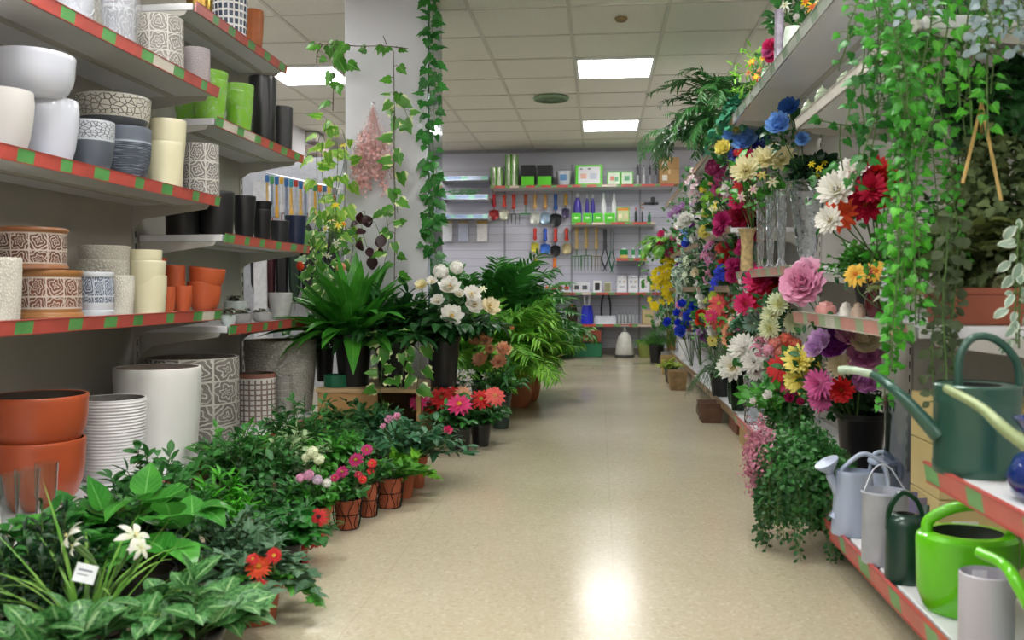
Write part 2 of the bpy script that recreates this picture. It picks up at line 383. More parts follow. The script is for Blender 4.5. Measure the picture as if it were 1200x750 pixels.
def flower(parent, kind, pos, nrm, diam, tip, base=None, cent='#d8b040', name='flower', label=None):
    key = (kind, tip, base, cent)
    if key not in _fl:
        me = FT[kind]().mesh('flower', [petal_mat(tip, base)], True, None)
        cm = None
        if kind in ('daisy', 'gerbera', 'zinnia', 'dahlia', 'lily', 'camellia'):
            c = MB(); r = {'daisy': .09, 'gerbera': .11, 'zinnia': .09, 'dahlia': .06, 'lily': .03, 'camellia': .08}[kind]
            c.add(sphere_t(r, 10, 6, .6), None, (0, 0, .04)); rg = random.Random(1)
            for i in range(26):
                a = i * 2.4; q = r * math.sqrt((i + .5) / 26) * 1.05
                c.add(sphere_t(.018, 5, 4), None, (q * math.cos(a), q * math.sin(a), .05 + (r * r - q * q) * 3 + .015))
            cm = c.mesh('flower_center', [M(cent, .8, 0, .2, 60)])
        _fl[key] = (me, cm)
    me, cm = _fl[key]
    o = bpy.data.objects.new(name, me); C.objects.link(o); o.parent = parent
    Mx = basis_z(nrm, RNG.uniform(0, 6)); m4 = Matrix([list(Mx[i] * diam) + [pos[i]] for i in range(3)] + [[0, 0, 0, 1]])
    loc, rot, sc = m4.decompose(); o.location = loc; o.rotation_mode = 'QUATERNION'; o.rotation_quaternion = rot; o.scale = sc
    if cm:
        c = bpy.data.objects.new('flower_center', cm); C.objects.link(c); c.parent = o
    if label: o['label'] = label
    return o
# ------------------------------------------------------------------ shell
CEIL = 2.5; XL, XR, YB, YF = -3.15, 3.2, 10.78, -2.6
def floor_mat():
    m, nt, b = nodes_of('terrazzo_floor'); t = N(nt, 'ShaderNodeTexCoord'); g = N(nt, 'ShaderNodeNewGeometry')
    pos = g.outputs['Position']
    v = N(nt, 'ShaderNodeTexVoronoi'); v.inputs['Scale'].default_value = 130; nt.links.new(pos, v.inputs['Vector'])
    n = N(nt, 'ShaderNodeTexNoise'); n.inputs['Scale'].default_value = 1.3; n.inputs['Detail'].default_value = 5; nt.links.new(pos, n.inputs['Vector'])
    n2 = N(nt, 'ShaderNodeTexNoise'); n2.inputs['Scale'].default_value = 210; nt.links.new(pos, n2.inputs['Vector'])
    base = ramp(nt, n.outputs['Fac'], [(.3, lin('#a9a088')), (.7, lin('#b8af98'))])
    sp = ramp(nt, v.outputs['Color'], [(.0, lin('#8f846a')), (.2, lin('#ada48c')), (.75, lin('#bcb39c')), (1., lin('#d2cab8'))])
    col = mixc(nt, .45, base, sp); col = mixc(nt, ramp(nt, n2.outputs['Fac'], [(.6, (0, 0, 0, 1)), (.72, (.55, .55, .55, 1))]), col, lin('#93876a'))
    s = N(nt, 'ShaderNodeSeparateXYZ'); nt.links.new(pos, s.inputs[0])
    def joint(o, off, step):
        f = math_(nt, 'FRACT', math_(nt, 'DIVIDE', math_(nt, 'ADD', o, off), step)); return math_(nt, 'LESS_THAN', f, .0035 / step)
    j = math_(nt, 'MAXIMUM', joint(s.outputs[0], 60.1, .62), joint(s.outputs[1], 60.35, 1.24))
    col = mixc(nt, math_(nt, 'MULTIPLY', j, .22), col, lin('#857a60'))
    nt.links.new(col, b.inputs['Base Color'])
    nt.links.new(ramp(nt, n.outputs['Fac'], [(.3, (.13,) * 3 + (1,)), (.7, (.24,) * 3 + (1,))]), b.inputs['Roughness'])
    b.inputs['Specular IOR Level'].default_value = .42
    bump(nt, b, n2.outputs['Fac'], .03, .001)
    return m
def slat_mat(c, step=.1, dark='#5c5c66'):
    m, nt, b = nodes_of('slatted_panel'); g = N(nt, 'ShaderNodeNewGeometry'); s = N(nt, 'ShaderNodeSeparateXYZ'); nt.links.new(g.outputs['Position'], s.inputs[0])
    f = math_(nt, 'FRACT', math_(nt, 'DIVIDE', s.outputs[2], step)); j = math_(nt, 'LESS_THAN', f, .006 / step)
    col = mixc(nt, math_(nt, 'MULTIPLY', j, .55), lin(c), lin(dark)); nt.links.new(col, b.inputs['Base Color']); b.inputs['Roughness'].default_value = .35
    return m
def quadbox(name, x0, y0, z0, x1, y1, z1, mat): return struct(obj(name, MB().add(box_t(x0, y0, z0, x1, y1, z1)), mat, smooth=False))
quadbox('floor', XL - .1, YF - .1, -.1, XR + .1, YB + .1, 0, floor_mat())
WALL = M('#c9c8cc', .6, 0, .03, 3)
quadbox('wall_back', XL - .1, YB, 0, XR + .1, YB + .1, CEIL, M('#c2c2ce', .35, 0, .03, 2))
quadbox('wall_left', XL - .1, YF, 0, XL, YB, CEIL, WALL)
quadbox('wall_right', XR, YF, 0, XR + .1, YB, CEIL, WALL)
quadbox('wall_front', XL - .1, YF - .1, 0, XR + .1, YF, CEIL, WALL)
# ceiling with a T-bar grid and 0.6 m tiles
def ceil_mat():
    m, nt, b = nodes_of('ceiling_tiles'); g = N(nt, 'ShaderNodeNewGeometry'); n = N(nt, 'ShaderNodeTexNoise'); n.inputs['Scale'].default_value = 90; nt.links.new(g.outputs['Position'], n.inputs['Vector'])
    nt.links.new(ramp(nt, n.outputs['Fac'], [(.35, lin('#e0dcd2')), (.65, lin('#eae7df'))]), b.inputs['Base Color']); b.inputs['Roughness'].default_value = .9
    bump(nt, b, n.outputs['Fac'], .3, .002); return m
quadbox('ceiling', XL - .1, YF - .1, CEIL, XR + .1, YB + .1, CEIL + .1, ceil_mat())
GX0 = -.19; PX = .605; PY = .592; GY0 = 10.72
gm = MB(); k = -5
x = GX0 - 5 * PX
while x < XR:
    if x > XL: gm.add(box_t(x - .012, YF, CEIL - .006, x + .012, YB, CEIL))
    x += PX
y = GY0
while y > YF: gm.add(box_t(XL, y - .01, CEIL - .0055, XR, y + .01, CEIL)); y -= PY
o = struct(obj('trim_1', gm, M('#cdc9bf', .5, 0, .02), smooth=False))
struct(obj('trim_2', MB().add(box_t(XL, YB - .02, CEIL - .04, XR, YB, CEIL)), M('#9b9a9e', .5), smooth=False))
# recessed light panels: real lamps, plus unseen columns added behind the camera for fill
def emis(c, s_):
    m = bpy.data.materials.new('lamp_diffuser'); m.use_nodes = True; nt = m.node_tree; nt.nodes.remove(nt.nodes['Principled BSDF'])
    e = N(nt, 'ShaderNodeEmission'); e.inputs[0].default_value = c; e.inputs[1].default_value = s_; nt.links.new(e.outputs[0], nt.nodes['Material Output'].inputs[0]); return m
EM = emis((1.0, .985, .96, 1), PANEL_STRENGTH); FRM = M('#e8e8e8', .4)
fr_mb = MB(); a_ = .295
for (x0, y0, x1, y1) in ((-a_, -a_, a_, -a_ + .02), (-a_, a_ - .02, a_, a_), (-a_, -a_, -a_ + .02, a_), (a_ - .02, -a_, a_, a_)): fr_mb.add(box_t(x0, y0, -.012, x1, y1, 0))
FR_ME = fr_mb.mesh('frame', [FRM], False); DF_ME = MB().add(box_t(-.276, -.276, -.009, .276, .276, -.002)).mesh('diffuser', [EM], False)
rows = [GY0 - PY * (2.5 + 4 * i) for i in range(6)]
cols = {0: 'above the aisle', -4: 'near the left wall', 4: 'over the right side', -2: 'added as fill left of the aisle', 2: 'added as fill right of the aisle'}
for ci, (c_, wh) in enumerate(cols.items()):
    for ri, ry in enumerate(rows):
        if abs(c_) == 2 and ry > 2.5: continue  # added columns stay out of view, only there to light camera-facing sides
        lab = 'square white ceiling light panel %s, %s' % (wh, ['closest to the back wall', 'second from the back wall', 'third from the back wall', 'overhead', 'behind the viewer', 'by the front wall'][ri])
        t = thing('ceiling_light', lab, 'ceiling light', (GX0 + PX * (c_ + .5), ry, CEIL - .006), 'ceiling light panels')
        obj('frame', FR_ME, parent=t); obj('diffuser', DF_ME, parent=t)
p = at(646, 116, Z=CEIL - .02)
t = thing('ceiling_vent', 'round green-grey air vent in the ceiling tiles', 'vent', (p.x, p.y, CEIL - .012))
obj('rim', MB().add(lathe_t([(.15, .006), (.16, -.004), (.15, -.02), (.13, -.02)], 32)), M('#7d9a78', .5), t)
obj('louver', MB().add(lathe_t([(.13, -.012), (.1, -.02), (.095, -.008), (.07, -.02), (.06, -.008), (.03, -.02), (0, -.02)], 32)), M('#5f7a5c', .5), t)
p = at(728, 22, Z=CEIL - .01)
tag(obj('ceiling_sensor', MB().add(lathe_t([(0, -.02), (.03, -.02), (.04, -.008), (.04, .002)], 16)), M('#8a7448', .5), loc=(p.x, p.y, CEIL - .006)), 'small round brass sensor in the ceiling between two lights', 'sensor')
# column
CXa, CXb, CYa, CYb = -1.465, -.985, 5.0, 5.45
struct(obj('wall_column', MB().add(box_t(CXa, CYa, 0, CXb, CYb, CEIL - .006)), M('#c9cad0', .5, 0, .03, 2), bevel=.008, smooth=False))
struct(obj('trim_3', MB().add(box_t(CXb, CYa + .02, .1, CXb + .012, CYb - .02, CEIL - .02)), M('#aab4c4', .08, .9, .05, 6, .6), smooth=False))

# ------------------------------------------------------------------ shelving
METAL = M('#b9b7b0', .4, .0, .04, 8); DECK = M('#d9dade', .3, 0, .03, 5); STEEL_B = M('#b5b3ab', .45, 0, .03, 5)
RED = M('#bc544b', .28, 0, .14, 9); GRN = M('#5c9f5a', .28, 0, .16, 12); PALE = M('#cfc8bc', .35, 0, .05, 7); EDGE = M('#a8443c', .35)
def fascia_mb(L, h, rng, pale=.0):
    """strip along +y from 0 to L, outward face at x=0 toward +x; alternating printed segments"""
    mb = MB(); y = 0; k = rng.random() < .5
    while y < L - 1e-4:
        s_ = min(L - y, rng.uniform(.05, .09) if k else rng.uniform(.1, .17))
        mi = 1 if k else (2 if rng.random() < pale else 0)
        mb.add(box_t(-.006, y, .003, 0, y + s_, h - .003), mi=mi); y += s_; k = not k
    mb.add(box_t(-.007, 0, 0, .002, L, .003), mi=3); mb.add(box_t(-.007, 0, h - .003, .002, L, h), mi=3)
    return mb
def shelf(label, side, xf, xb, y0, y1, ztop, group, h=.036, pale=.1, seed=1, mats=None, tilt=.35, brk=True, nb=2, name='shelf'):
    """side +1: front faces +x (left gondola); -1: front faces -x (right gondola)"""
    rg = random.Random(seed); xb += side * .011; y0 += .02; L = y1 - .02 - y0; D = abs(xf - xb)
    t = thing(name, label, 'shelf', (xb, y0, ztop), group)
    s_ = side
    d = MB(); a, b = sorted((0, s_ * (D - .012))); d.add(box_t(a, 0, -.028, b, L, 0)); obj('deck', d, DECK, t, smooth=False, bevel=.003)
    u = MB(); a, b = sorted((s_ * .03, s_ * (D - .05))); u.add(box_t(a, .01, -.0295, b, .035, -.026)); 
    for k in range(2, 3):
        a, b = sorted((s_ * D * k / 4 - .012, s_ * D * k / 4 + .012)); u.add(box_t(a, .03, -.036, b, L - .03, -.028))
    obj('underside_rib', u, STEEL_B, t, smooth=False)
    f = fascia_mb(L, h + .006, rg, pale); fo = obj('price_strip', f, mats or [RED, GRN, PALE, EDGE], t, smooth=False)
    fo.location = (s_ * D, 0 if s_ > 0 else L, -h); fo.rotation_euler = (0, 0, 0 if s_ > 0 else PI)
    if s_ > 0: fo.rotation_euler = (0, tilt * .5, 0)
    else: fo.rotation_euler = (0, tilt * .5, PI)
    if brk:
        for k in range(nb):
            yy = .004 if k == 0 else L - .008
            pr = [(0, -.028), (D - .04, -.028), (D - .05, -.045), (.05, -.085), (0, -.12)]
            V = [(s_ * x_, yy, z) for x_, z in pr] + [(s_ * x_, yy + .004, z) for x_, z in pr]; n = len(pr)
            obj('bracket', MB().add(T(V, [tuple(range(n)), tuple(range(2 * n - 1, n - 1, -1))] + [(i, (i + 1) % n, n + (i + 1) % n, n + i) for i in range(n)])), METAL, t, smooth=False)
    return t
LXB = -1.93; SEAM = 3.5; LEND = 4.6; LNEAR = 1.6
# left gondola: uprights, back panels
def gondola(name, label, xb, side, ys, h, col):
    t = thing(name, label, 'shelving unit', (xb, ys[0], 0))
    a, b = sorted((0, -side * .02))
    for y0, y1 in zip(ys[:-1], ys[1:]):
        obj('back_panel', MB().add(box_t(a, y0 - ys[0] + .003, .02, b, y1 - ys[0] - .003, h)), col, t, smooth=False)
    for y0 in ys:
        a, b = sorted((side * .008, -side * .035)); mb = MB().add(box_t(a, y0 - ys[0] - .017, 0, b, y0 - ys[0] + .017, h + .02))
        z = .1
        a2, b2 = sorted((side * .008, side * .0095))
        while z < h: mb.add(box_t(a2, y0 - ys[0] - .007, z, b2, y0 - ys[0] + .001, z + .025), mi=1); z += .05
        obj('upright', mb, [METAL, M('#2c2c2c', .8)], t, smooth=False)
    return t
gondola('shelving_unit', 'tall grey metal shelving unit holding plant pots along the left side', LXB, 1, [.27, LNEAR, SEAM, LEND], 2.1, M('#a9a69c', .5, 0, .05, 4))
G1 = 'pot shelves on the left shelving'
L1 = 1.60; L2 = 1.158; L3 = .695; F0 = 1.965; F1 = 1.492; F2 = 1.012; F3 = .63; LB = .128
NEARX = -1.55
shelf('long near left shelf at the top with two film-wrapped pots', 1, NEARX, LXB, LNEAR, SEAM, L1, G1, seed=3)
shelf('near left shelf holding white, grey and cream ceramic pots', 1, NEARX, LXB, LNEAR, SEAM, L2, G1, seed=4)
shelf('near left shelf at eye level holding brown carved pots and cream stacks', 1, NEARX, LXB, LNEAR, SEAM, L3, G1, seed=5, pale=.1)
shelf('topmost shelf of the far left bay with blue speckled vase', 1, -1.66, LXB, SEAM, LEND, F0, G1, seed=6, pale=.3)
shelf('far left shelf holding bright green and tall black pots', 1, -1.575, LXB, SEAM, LEND, F1, G1, seed=7)
shelf('far left shelf holding a row of black plastic pots', 1, -1.545, LXB, SEAM, LEND, F2, G1, seed=8)
shelf('far left shelf holding succulent dishes and one small grey pot', 1, -1.53, LXB, SEAM, LEND, F3, G1, seed=9)
shelf('white bottom shelf along the left holding the largest planters', 1, -1.475, LXB, LNEAR, LEND, LB, G1, seed=10, brk=False, h=.05)
tag(obj('kick_panel', MB().add(box_t(-1.51, LNEAR, 0, -1.50, LEND, .076)), M('#6f6c66', .6), smooth=False), 'grey kick board under the bottom left shelf', 'kick board')
# right gondola
RXB = 1.12
gondola('shelving_unit', 'long white metal shelving unit of artificial flowers along the right side', RXB, -1, [.4, 2.0, 3.28, 4.6, 5.9, 7.2, 8.5, 9.8], 1.95, M('#b3b0aa', .5, 0, .05, 4))
G2 = 'flower shelves on the right shelving'
PL = [M('#c98f88', .35, 0, .1, 7), M('#9db592', .35, 0, .1, 9), M('#c9c6bd', .35), M('#a9a49a', .3)]
WD = [M('#a08064', .4, 0, .1, 7), M('#8f7a5e', .4, 0, .1, 9), M('#b09a80', .35), M('#8a765c', .3)]
RT = 1.665
shelf('white bottom shelf at right front holding the watering cans', -1, .65, RXB, .9, 2.66, .125, G2, seed=12, brk=False, h=.045)
shelf('white bottom shelf at right holding glass vases and white daisies', -1, .70, RXB, 2.8, 4.62, .135, G2, seed=13, brk=False, h=.035)
shelf('far brown-edged bottom shelf at right with blue roses', -1, .71, RXB, 4.62, 6.8, .135, G2, seed=14, brk=False, h=.035, mats=WD)
shelf('farthest bottom shelf at right before the tool wall', -1, .75, RXB, 6.8, 9.8, .135, G2, seed=15, brk=False, h=.035, mats=WD)
shelf('short right shelf with red and green strip under the big green watering can', -1, .65, RXB, .6, 1.83, .435, G2, seed=16, h=.036)
shelf('right shelf with rounded end under the terracotta trough', -1, .70, RXB, 2.02, 3.27, .70, G2, seed=17, mats=PL, h=.035)
shelf('right shelf carrying the crystal vases', -1, .70, RXB, 3.28, 4.6, .868, G2, seed=18, mats=PL, h=.03)
shelf('far right shelf behind the yellow flowers near eye level', -1, .72, RXB, 5.0, 9.3, .80, G2, seed=19, mats=WD, h=.03)
shelf('far right shelf of pale pink flowers above eye level', -1, .72, RXB, 5.0, 9.0, 1.13, G2, seed=20, mats=WD, h=.03)
shelf('upper right shelf with frosted glass jars and hanging ivy', -1, .70, RXB, 2.02, 3.27, 1.385, G2, seed=21, mats=[PL[2], PL[2], PL[2], PL[3]], h=.03)
GL = [M('#a8b5aa', .12, .3), M('#7e9a84', .12, .3), M('#c9cfcb', .1, .3), M('#d8dcd8', .1, .5)]
shelf('top shelf at right nearest, with hanging green garlands', -1, .68, RXB, 2.02, 4.62, RT, G2, seed=22, mats=GL, h=.035, nb=2)
shelf('top shelf at far right with ferns growing over it', -1, .72, RXB, 4.64, 9.75, RT + .04, G2, seed=23, mats=WD, h=.03)

# ------------------------------------------------------------------ back wall shelving
YS = 10.35
BWM = [RED, GRN, PALE, EDGE]
def wshelf(label, px0, px1, py, D=.38, seed=1, mats=None, h=.03, y=YS):
    """shelf along x on the back wall; py is the line of its top front edge"""
    a = at(px0, py, Y=y); b = at(px1, py, Y=y); L = b.x - a.x
    t = thing('wall_shelf', label, 'shelf', (a.x, y, a.z), 'shelves on the tool wall')
    obj('deck', MB().add(box_t(0, .012, -.025, L, YB - y - .03, 0)), DECK, t, smooth=False)
    f = fascia_mb(L, h, random.Random(seed), .25); fo = obj('price_strip', f, mats or BWM, t, smooth=False); fo.rotation_euler = (0, 0, -PI / 2); fo.location = (0, .0, -h + .004)
    for xx in (.01, L - .014):
        obj('bracket', MB().add(box_t(xx, .06, -.06, xx + .004, YB - y - .03, -.025)), METAL, t, smooth=False)
    return a.z
BZ = {}
a = at(515, 400, Y=YB); b = at(830, 300, Y=YB)
t = thing('display_panel', 'lavender grey slatted display panels covering the back wall', 'panel', (a.x, YB - .03, 0))
sm = slat_mat('#b9bac8', .0975)
npan = 4; wdt = (b.x - a.x) / npan
for i in range(npan): obj('panel', MB().add(box_t(i * wdt + .004, 0, .02, (i + 1) * wdt - .004, .028, 2.28)), sm, t, smooth=False)
for i in range(npan + 1): obj('upright', MB().add(box_t(i * wdt - .012, -.012, 0, i * wdt + .012, .028, 2.3)), M('#8d8d98', .4, .3), t, smooth=False)
BZ['top'] = wshelf('long back wall shelf under the ceiling carrying green lanterns and boxes', 574, 790, 218, seed=31)
BZ['mid'] = wshelf('back wall shelf of spray bottles and bright green boxes', 669, 768, 261, seed=32)
BZ['sm'] = wshelf('short back wall shelf of small green tins', 722, 758, 303, seed=33)
BZ['low'] = wshelf('long back wall shelf at hip height below the hanging tools', 575, 775, 343, seed=34)
BZ['bot'] = wshelf('low back wall shelf with the blue bag', 640, 775, 380, seed=35)
for i, (py, lb) in enumerate(((207, 'uppermost blue-edged clear shelf left of the tool wall'), (229, 'middle blue-edged shelf left of the tool wall with green netting'), (252, 'lowest blue-edged shelf left of the tool wall'))):
    wshelf(lb, 515, 572, py, seed=36 + i, mats=[M('#8ea4c8', .2, .3), M('#8fc4b4', .2, .3), M('#b9c8e4', .15, .4), M('#dfe6f2', .1, .5)], h=.05)
quadbox('baseboard_back', -1.6, YB - .05, 0, 1.6, YB - .002, .08, M('#77736b', .6))
# ------------------------------------------------------------------ pots
SH = {
 'cyl': [(.0, 0), (.9, 0), (.97, .02), (1, .06), (1, .9), (1.0, .97), (.985, 1)],
 'cyltaper': [(0, 0), (.80, 0), (.85, .02), (.87, .06), (.97, .6), (1, .92), (1, .98), (.985, 1)],
 'taper': [(0, 0), (.70, 0), (.73, .02), (.75, .05), (.95, .8), (.99, .95), (1, .98), (.985, 1)],
 'bowl': [(0, 0), (.55, 0), (.66, .04), (.80, .16), (.92, .38), (.97, .62), (.99, .9), (1, .97), (.985, 1)],
 'egg': [(0, 0), (.60, 0), (.68, .03), (.84, .25), (.95, .55), (1, .8), (.985, .93), (.97, 1)],
 'belly': [(0, 0), (.62, 0), (.7, .03), (.86, .2), (.98, .5), (1, .68), (.95, .86), (.92, .95), (.94, 1)],
 'foot': [(0, 0), (.97, 0), (1.0, .02), (1.0, .12), (.9, .15), (.92, .2), (.97, .3), (.99, .5), (.97, .78), (.93, .84), (.93, .87), (.98, .9), (.98, .98), (.96, 1)],
 'rim': [(0, 0), (.62, 0), (.66, .02), (.68, .04), (.86, .76), (.87, .78), (.98, .79), (1, .82), (1, .97), (.985, 1)],
 'plastic': [(0, 0), (.70, 0), (.72, .02), (.73, .05), (.93, .86), (.935, .88), (.99, .89), (1, .9), (1, .985), (.985, 1)],
 'spool': [(0, 0), (.97, 0), (1.0, .04), (.98, .1), (.93, .13), (.94, .2), (.95, .75), (.93, .85), (.98, .9), (1, .95), (.98, 1)],
}
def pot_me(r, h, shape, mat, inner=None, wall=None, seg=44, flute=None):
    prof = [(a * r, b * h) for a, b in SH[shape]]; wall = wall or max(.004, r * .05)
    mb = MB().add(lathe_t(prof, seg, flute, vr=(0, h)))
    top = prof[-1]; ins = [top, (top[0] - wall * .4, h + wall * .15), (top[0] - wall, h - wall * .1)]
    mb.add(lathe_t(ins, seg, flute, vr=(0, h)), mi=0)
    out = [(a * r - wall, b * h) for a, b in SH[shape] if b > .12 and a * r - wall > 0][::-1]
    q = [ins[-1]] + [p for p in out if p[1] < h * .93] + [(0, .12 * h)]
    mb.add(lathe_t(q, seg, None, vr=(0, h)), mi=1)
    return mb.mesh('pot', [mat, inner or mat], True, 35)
def fit(l, r, t, zb, front=None, X=None, gap=.015, side=1):
    """cylinder standing on zb seen between columns l..r with its top at row t"""
    xc = (l + r) / 2; cx = X if X is not None else front - .1 * side
    for _ in range(12):
        p = at(xc, 340, X=cx); d = pxs(p); rad = (r - l) / 2 * d
        if X is None: cx = front - side * (rad + gap)
    p = at(xc, 340, X=cx); tp = at(xc, t, Y=p.y)
    return p.x, p.y, rad * .985, tp.z - zb
def shelfpot(label, l, r, t, zb, shape, mat, inner=None, front=NEARX, name='plant_pot', group='ceramic pots on the left shelves', gap=.015, flute=None, X=None, h=None, cat='plant pot', dz=0):
    x, y, rad, hh = fit(l, r, t, zb, front, X, gap)
    hh = h or max(.04, hh)
    return tag(obj(name, pot_me(rad, hh, shape, mat, inner, flute=flute), loc=(x, y, zb + dz)), label, cat, group), (x, y, rad, hh)

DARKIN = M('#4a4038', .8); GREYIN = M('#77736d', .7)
WHT = M('#c6cad6', .16, 0, .02, 4, 0, .5); OFFW = carved('#b9b5aa', '#e0dcd3', 'stipple', 8, 3, rough=.75, b=.5)
CREAM = M('#d8d3b2', .3, 0, .03, 4, 0, .3); TERRA = M('#b4532c', .5, 0, .08, 8); TERR2 = M('#c05f38', .6, 0, .1, 6, .2)
GREYC = carved('#77736f', '#c4c3c0', 'swirl', 9, 2.2, rough=.6); GREYBIG = carved('#6e6a65', '#b9b6ae', 'swirl', 9, 4, rough=.65)
NAVYR = carved('#3a414c', '#9aa4b2', 'scratch', 8, 6, 0, .72, .5, '#59616d'); NAVYR2 = carved('#3b3f47', '#b4b9c0', 'mosaic', 12, 8, .62, .97, .4, '#50565f')
MOSA = carved('#6d6860', '#c9c6ba', 'mosaic', 14, 2.2, .06, .96, .4)
BROWNC = carved('#6e4534', '#cdbfb4', 'swirl', 12, 2.2, .22, .84, .35, '#9a6b3e')
BROWNC2 = carved('#5e3c30', '#cdbfb4', 'swirl', 12, 2.2, .16, .86, .35, '#8b5a38')
BLUEC = carved('#5e6a80', '#cdd2da', 'swirl', 11, 2.2, .3, .9, .35, '#c3c8cf')
BLK = M('#17171a', .38, 0, .1, 6); BLK2 = M('#222226', .3, 0, .08, 5)
s1 = L1
# --- near top shelf
def wrapped(label, l, r, t, zb, pm, front=NEARX, X=None, top=1.25):
    x, y, rad, hh = fit(l, r, t, zb, front, X); rad *= .9
    th = thing('wrapped_plant_pot', label, 'plant pot', (x, y, zb), 'film wrapped pots')
    obj('pot', pot_me(rad, hh, 'taper', pm, GREYIN), parent=th)
    rg = random.Random(int(l)); fl = lambda a, z: .03 * math.sin(a * 7 + z * 30) + .03 * math.sin(a * 13 + 2)
    obj('plastic_wrap', MB().add(lathe_t([(rad * .8, .002), (rad * .9, hh * .1), (rad * 1.08, hh * .5), (rad * 1.1, hh * .95), (rad * 1.12, hh * top)], 40, fl)), film(), th)
    return th
wrapped('clear film wrapped grey pot on the top left shelf, nearest the viewer', 60, 121, -60, s1, M('#a8adb6', .3))
wrapped('clear film wrapped grey pot with circle relief left of the carved silver pot', 120, 168, -35, s1, carved('#8d9096', '#b9bcc2', 'swirl', 6, 2))
shelfpot('silver grey carved pot with raised flower pattern on the top near shelf', 166, 218, 22, s1, 'cyl', carved('#8a8580', '#cfcdc8', 'swirl', 8, 3), GREYIN)
shelfpot('small mauve grey speckled mosaic pot at the end of the top near shelf', 218, 249, 58, s1, 'cyl', carved('#7c7376', '#b9b0b2', 'mosaic', 22, 9), GREYIN)
# --- near second shelf
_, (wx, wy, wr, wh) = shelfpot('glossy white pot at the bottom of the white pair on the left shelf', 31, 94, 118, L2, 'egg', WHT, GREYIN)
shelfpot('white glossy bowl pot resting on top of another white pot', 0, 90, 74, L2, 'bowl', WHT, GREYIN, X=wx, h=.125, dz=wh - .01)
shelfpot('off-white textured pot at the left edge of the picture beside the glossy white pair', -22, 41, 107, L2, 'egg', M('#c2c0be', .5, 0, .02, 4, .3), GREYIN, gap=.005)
shelfpot('low slate blue pot under the mirrored mosaic bowl, left of the scratched one', 84, 136, 143, L2, 'bowl', NAVYR2, GREYIN)
shelfpot('scratched slate blue pot under the mirrored mosaic bowl, right one', 123, 179, 151, L2, 'bowl', NAVYR, GREYIN, gap=.005)
_, (mx_, my_, mr_, mh_) = shelfpot('wide dark bowl with a silver mosaic band on top of two slate pots', 93, 178, 106, L2, 'bowl', carved('#57554f', '#bdbab0', 'mosaic', 16, 4, .45, .97, .3, '#4a4d52'), GREYIN, gap=.03, h=.14, dz=.158)
shelfpot('tall cream ribbed pot below the one nested in it', 175, 217, 168, L2, 'cyltaper', CREAM, GREYIN)
shelfpot('tall cream pot standing in the top of the cream pair on the upper shelf', 177, 220, 131, L2, 'cyltaper', CREAM, GREYIN, h=.15, dz=.115)
shelfpot('grey pot with white carved leaf lines at the end of the middle near shelf', 217, 258, 170, L2, 'cyl', carved('#7b7875', '#cfccc6', 'swirl', 7, 3), GREYIN)
# --- near third shelf
s3 = L3
shelfpot('white pebbled square-shouldered pot cut by the left edge of the picture', -24, 24, 302, s3, 'cyltaper', OFFW, GREYIN)
_, (bx_, by_, br_, bh_) = shelfpot('brown glazed pot with carved swirl band, lower of the two', 18, 95, 317, s3, 'spool', BROWNC, DARKIN)
shelfpot('brown glazed pot with carved swirl band on top of a similar one', -2, 78, 272, s3, 'spool', BROWNC2, DARKIN, X=bx_ - .03, h=.125, dz=bh_)
shelfpot('small blue and white carved pot between brown pot and off-white stack', 92, 133, 319, s3, 'foot', BLUEC, GREYIN)
shelfpot('off-white pebbled pot at the front of the pebbled stack', 124, 157, 323, s3, 'cyltaper', OFFW, GREYIN)
OFFW2 = carved('#a8a498', '#cfcabf', 'stipple', 8, 3, rough=.75, b=.5)
_, (ox, oy, orr, oh) = shelfpot('off-white pebbled pot under another behind the blue carved pot', 92, 151, 305, s3, 'cyltaper', OFFW2, GREYIN, X=-1.74)
shelfpot('topmost off-white pebbled pot of the stack behind the blue carved pot', 94, 152, 287, s3, 'cyltaper', OFFW2, GREYIN, X=-1.74, h=.085, dz=oh - .035)
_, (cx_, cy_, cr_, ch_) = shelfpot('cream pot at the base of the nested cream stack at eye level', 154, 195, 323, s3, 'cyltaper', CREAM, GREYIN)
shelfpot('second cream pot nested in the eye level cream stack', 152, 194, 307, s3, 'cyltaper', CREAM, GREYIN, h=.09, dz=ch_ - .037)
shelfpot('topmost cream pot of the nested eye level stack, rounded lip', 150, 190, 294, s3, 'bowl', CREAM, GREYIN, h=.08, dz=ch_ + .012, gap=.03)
TG = 'terracotta coloured pots on the left shelf'
shelfpot('small terracotta pot left of the front one at eye level', 186, 205, 336, s3, 'bowl', TERRA, DARKIN, group=TG, gap=.04)
shelfpot('small terracotta pot right beside the leaning pair', 203, 225, 335, s3, 'bowl', TERRA, DARKIN, group=TG)
shelfpot('small terracotta pot standing behind two others on the eye level shelf', 194, 217, 311, s3, 'bowl', TERRA, DARKIN, group=TG, X=-1.72)
_, (tx, ty, tr_, th_) = shelfpot('round terracotta pot at the bottom of the leaning pair at the shelf end', 220, 259, 330, s3, 'bowl', TERRA, DARKIN, group=TG)
o = tag(obj('plant_pot', pot_me(tr_ * 1.07, .088, 'bowl', TERRA, DARKIN), loc=(tx + .005, ty, s3 + th_ - .03)), 'round terracotta pot leaning in the top of another at the shelf end', 'plant pot', TG); o.rotation_euler = (0, math.radians(7), 0)
# orange red star shaped bowl behind the creams
p = at(166, 295, X=-1.78); st = MB().add(lathe_t([(.0, 0), (.035, 0), (.06, .04), (.085, .09), (.08, .09), (.055, .04), (0, .01)], 40, lambda a, z: (.28 * z / .09) * math.cos(5 * a)))
tag(obj('star_bowl', st, M('#b8452f', .4), loc=(p.x, p.y, s3 + .12)), 'red star-edged bowl poking up behind the cream pot stack', 'bowl')
tag(obj('plant_pot', pot_me(.06, .12, 'cyltaper', CREAM), loc=(p.x, p.y, s3)), 'cream pot hidden under the red star-edged bowl', 'plant pot')
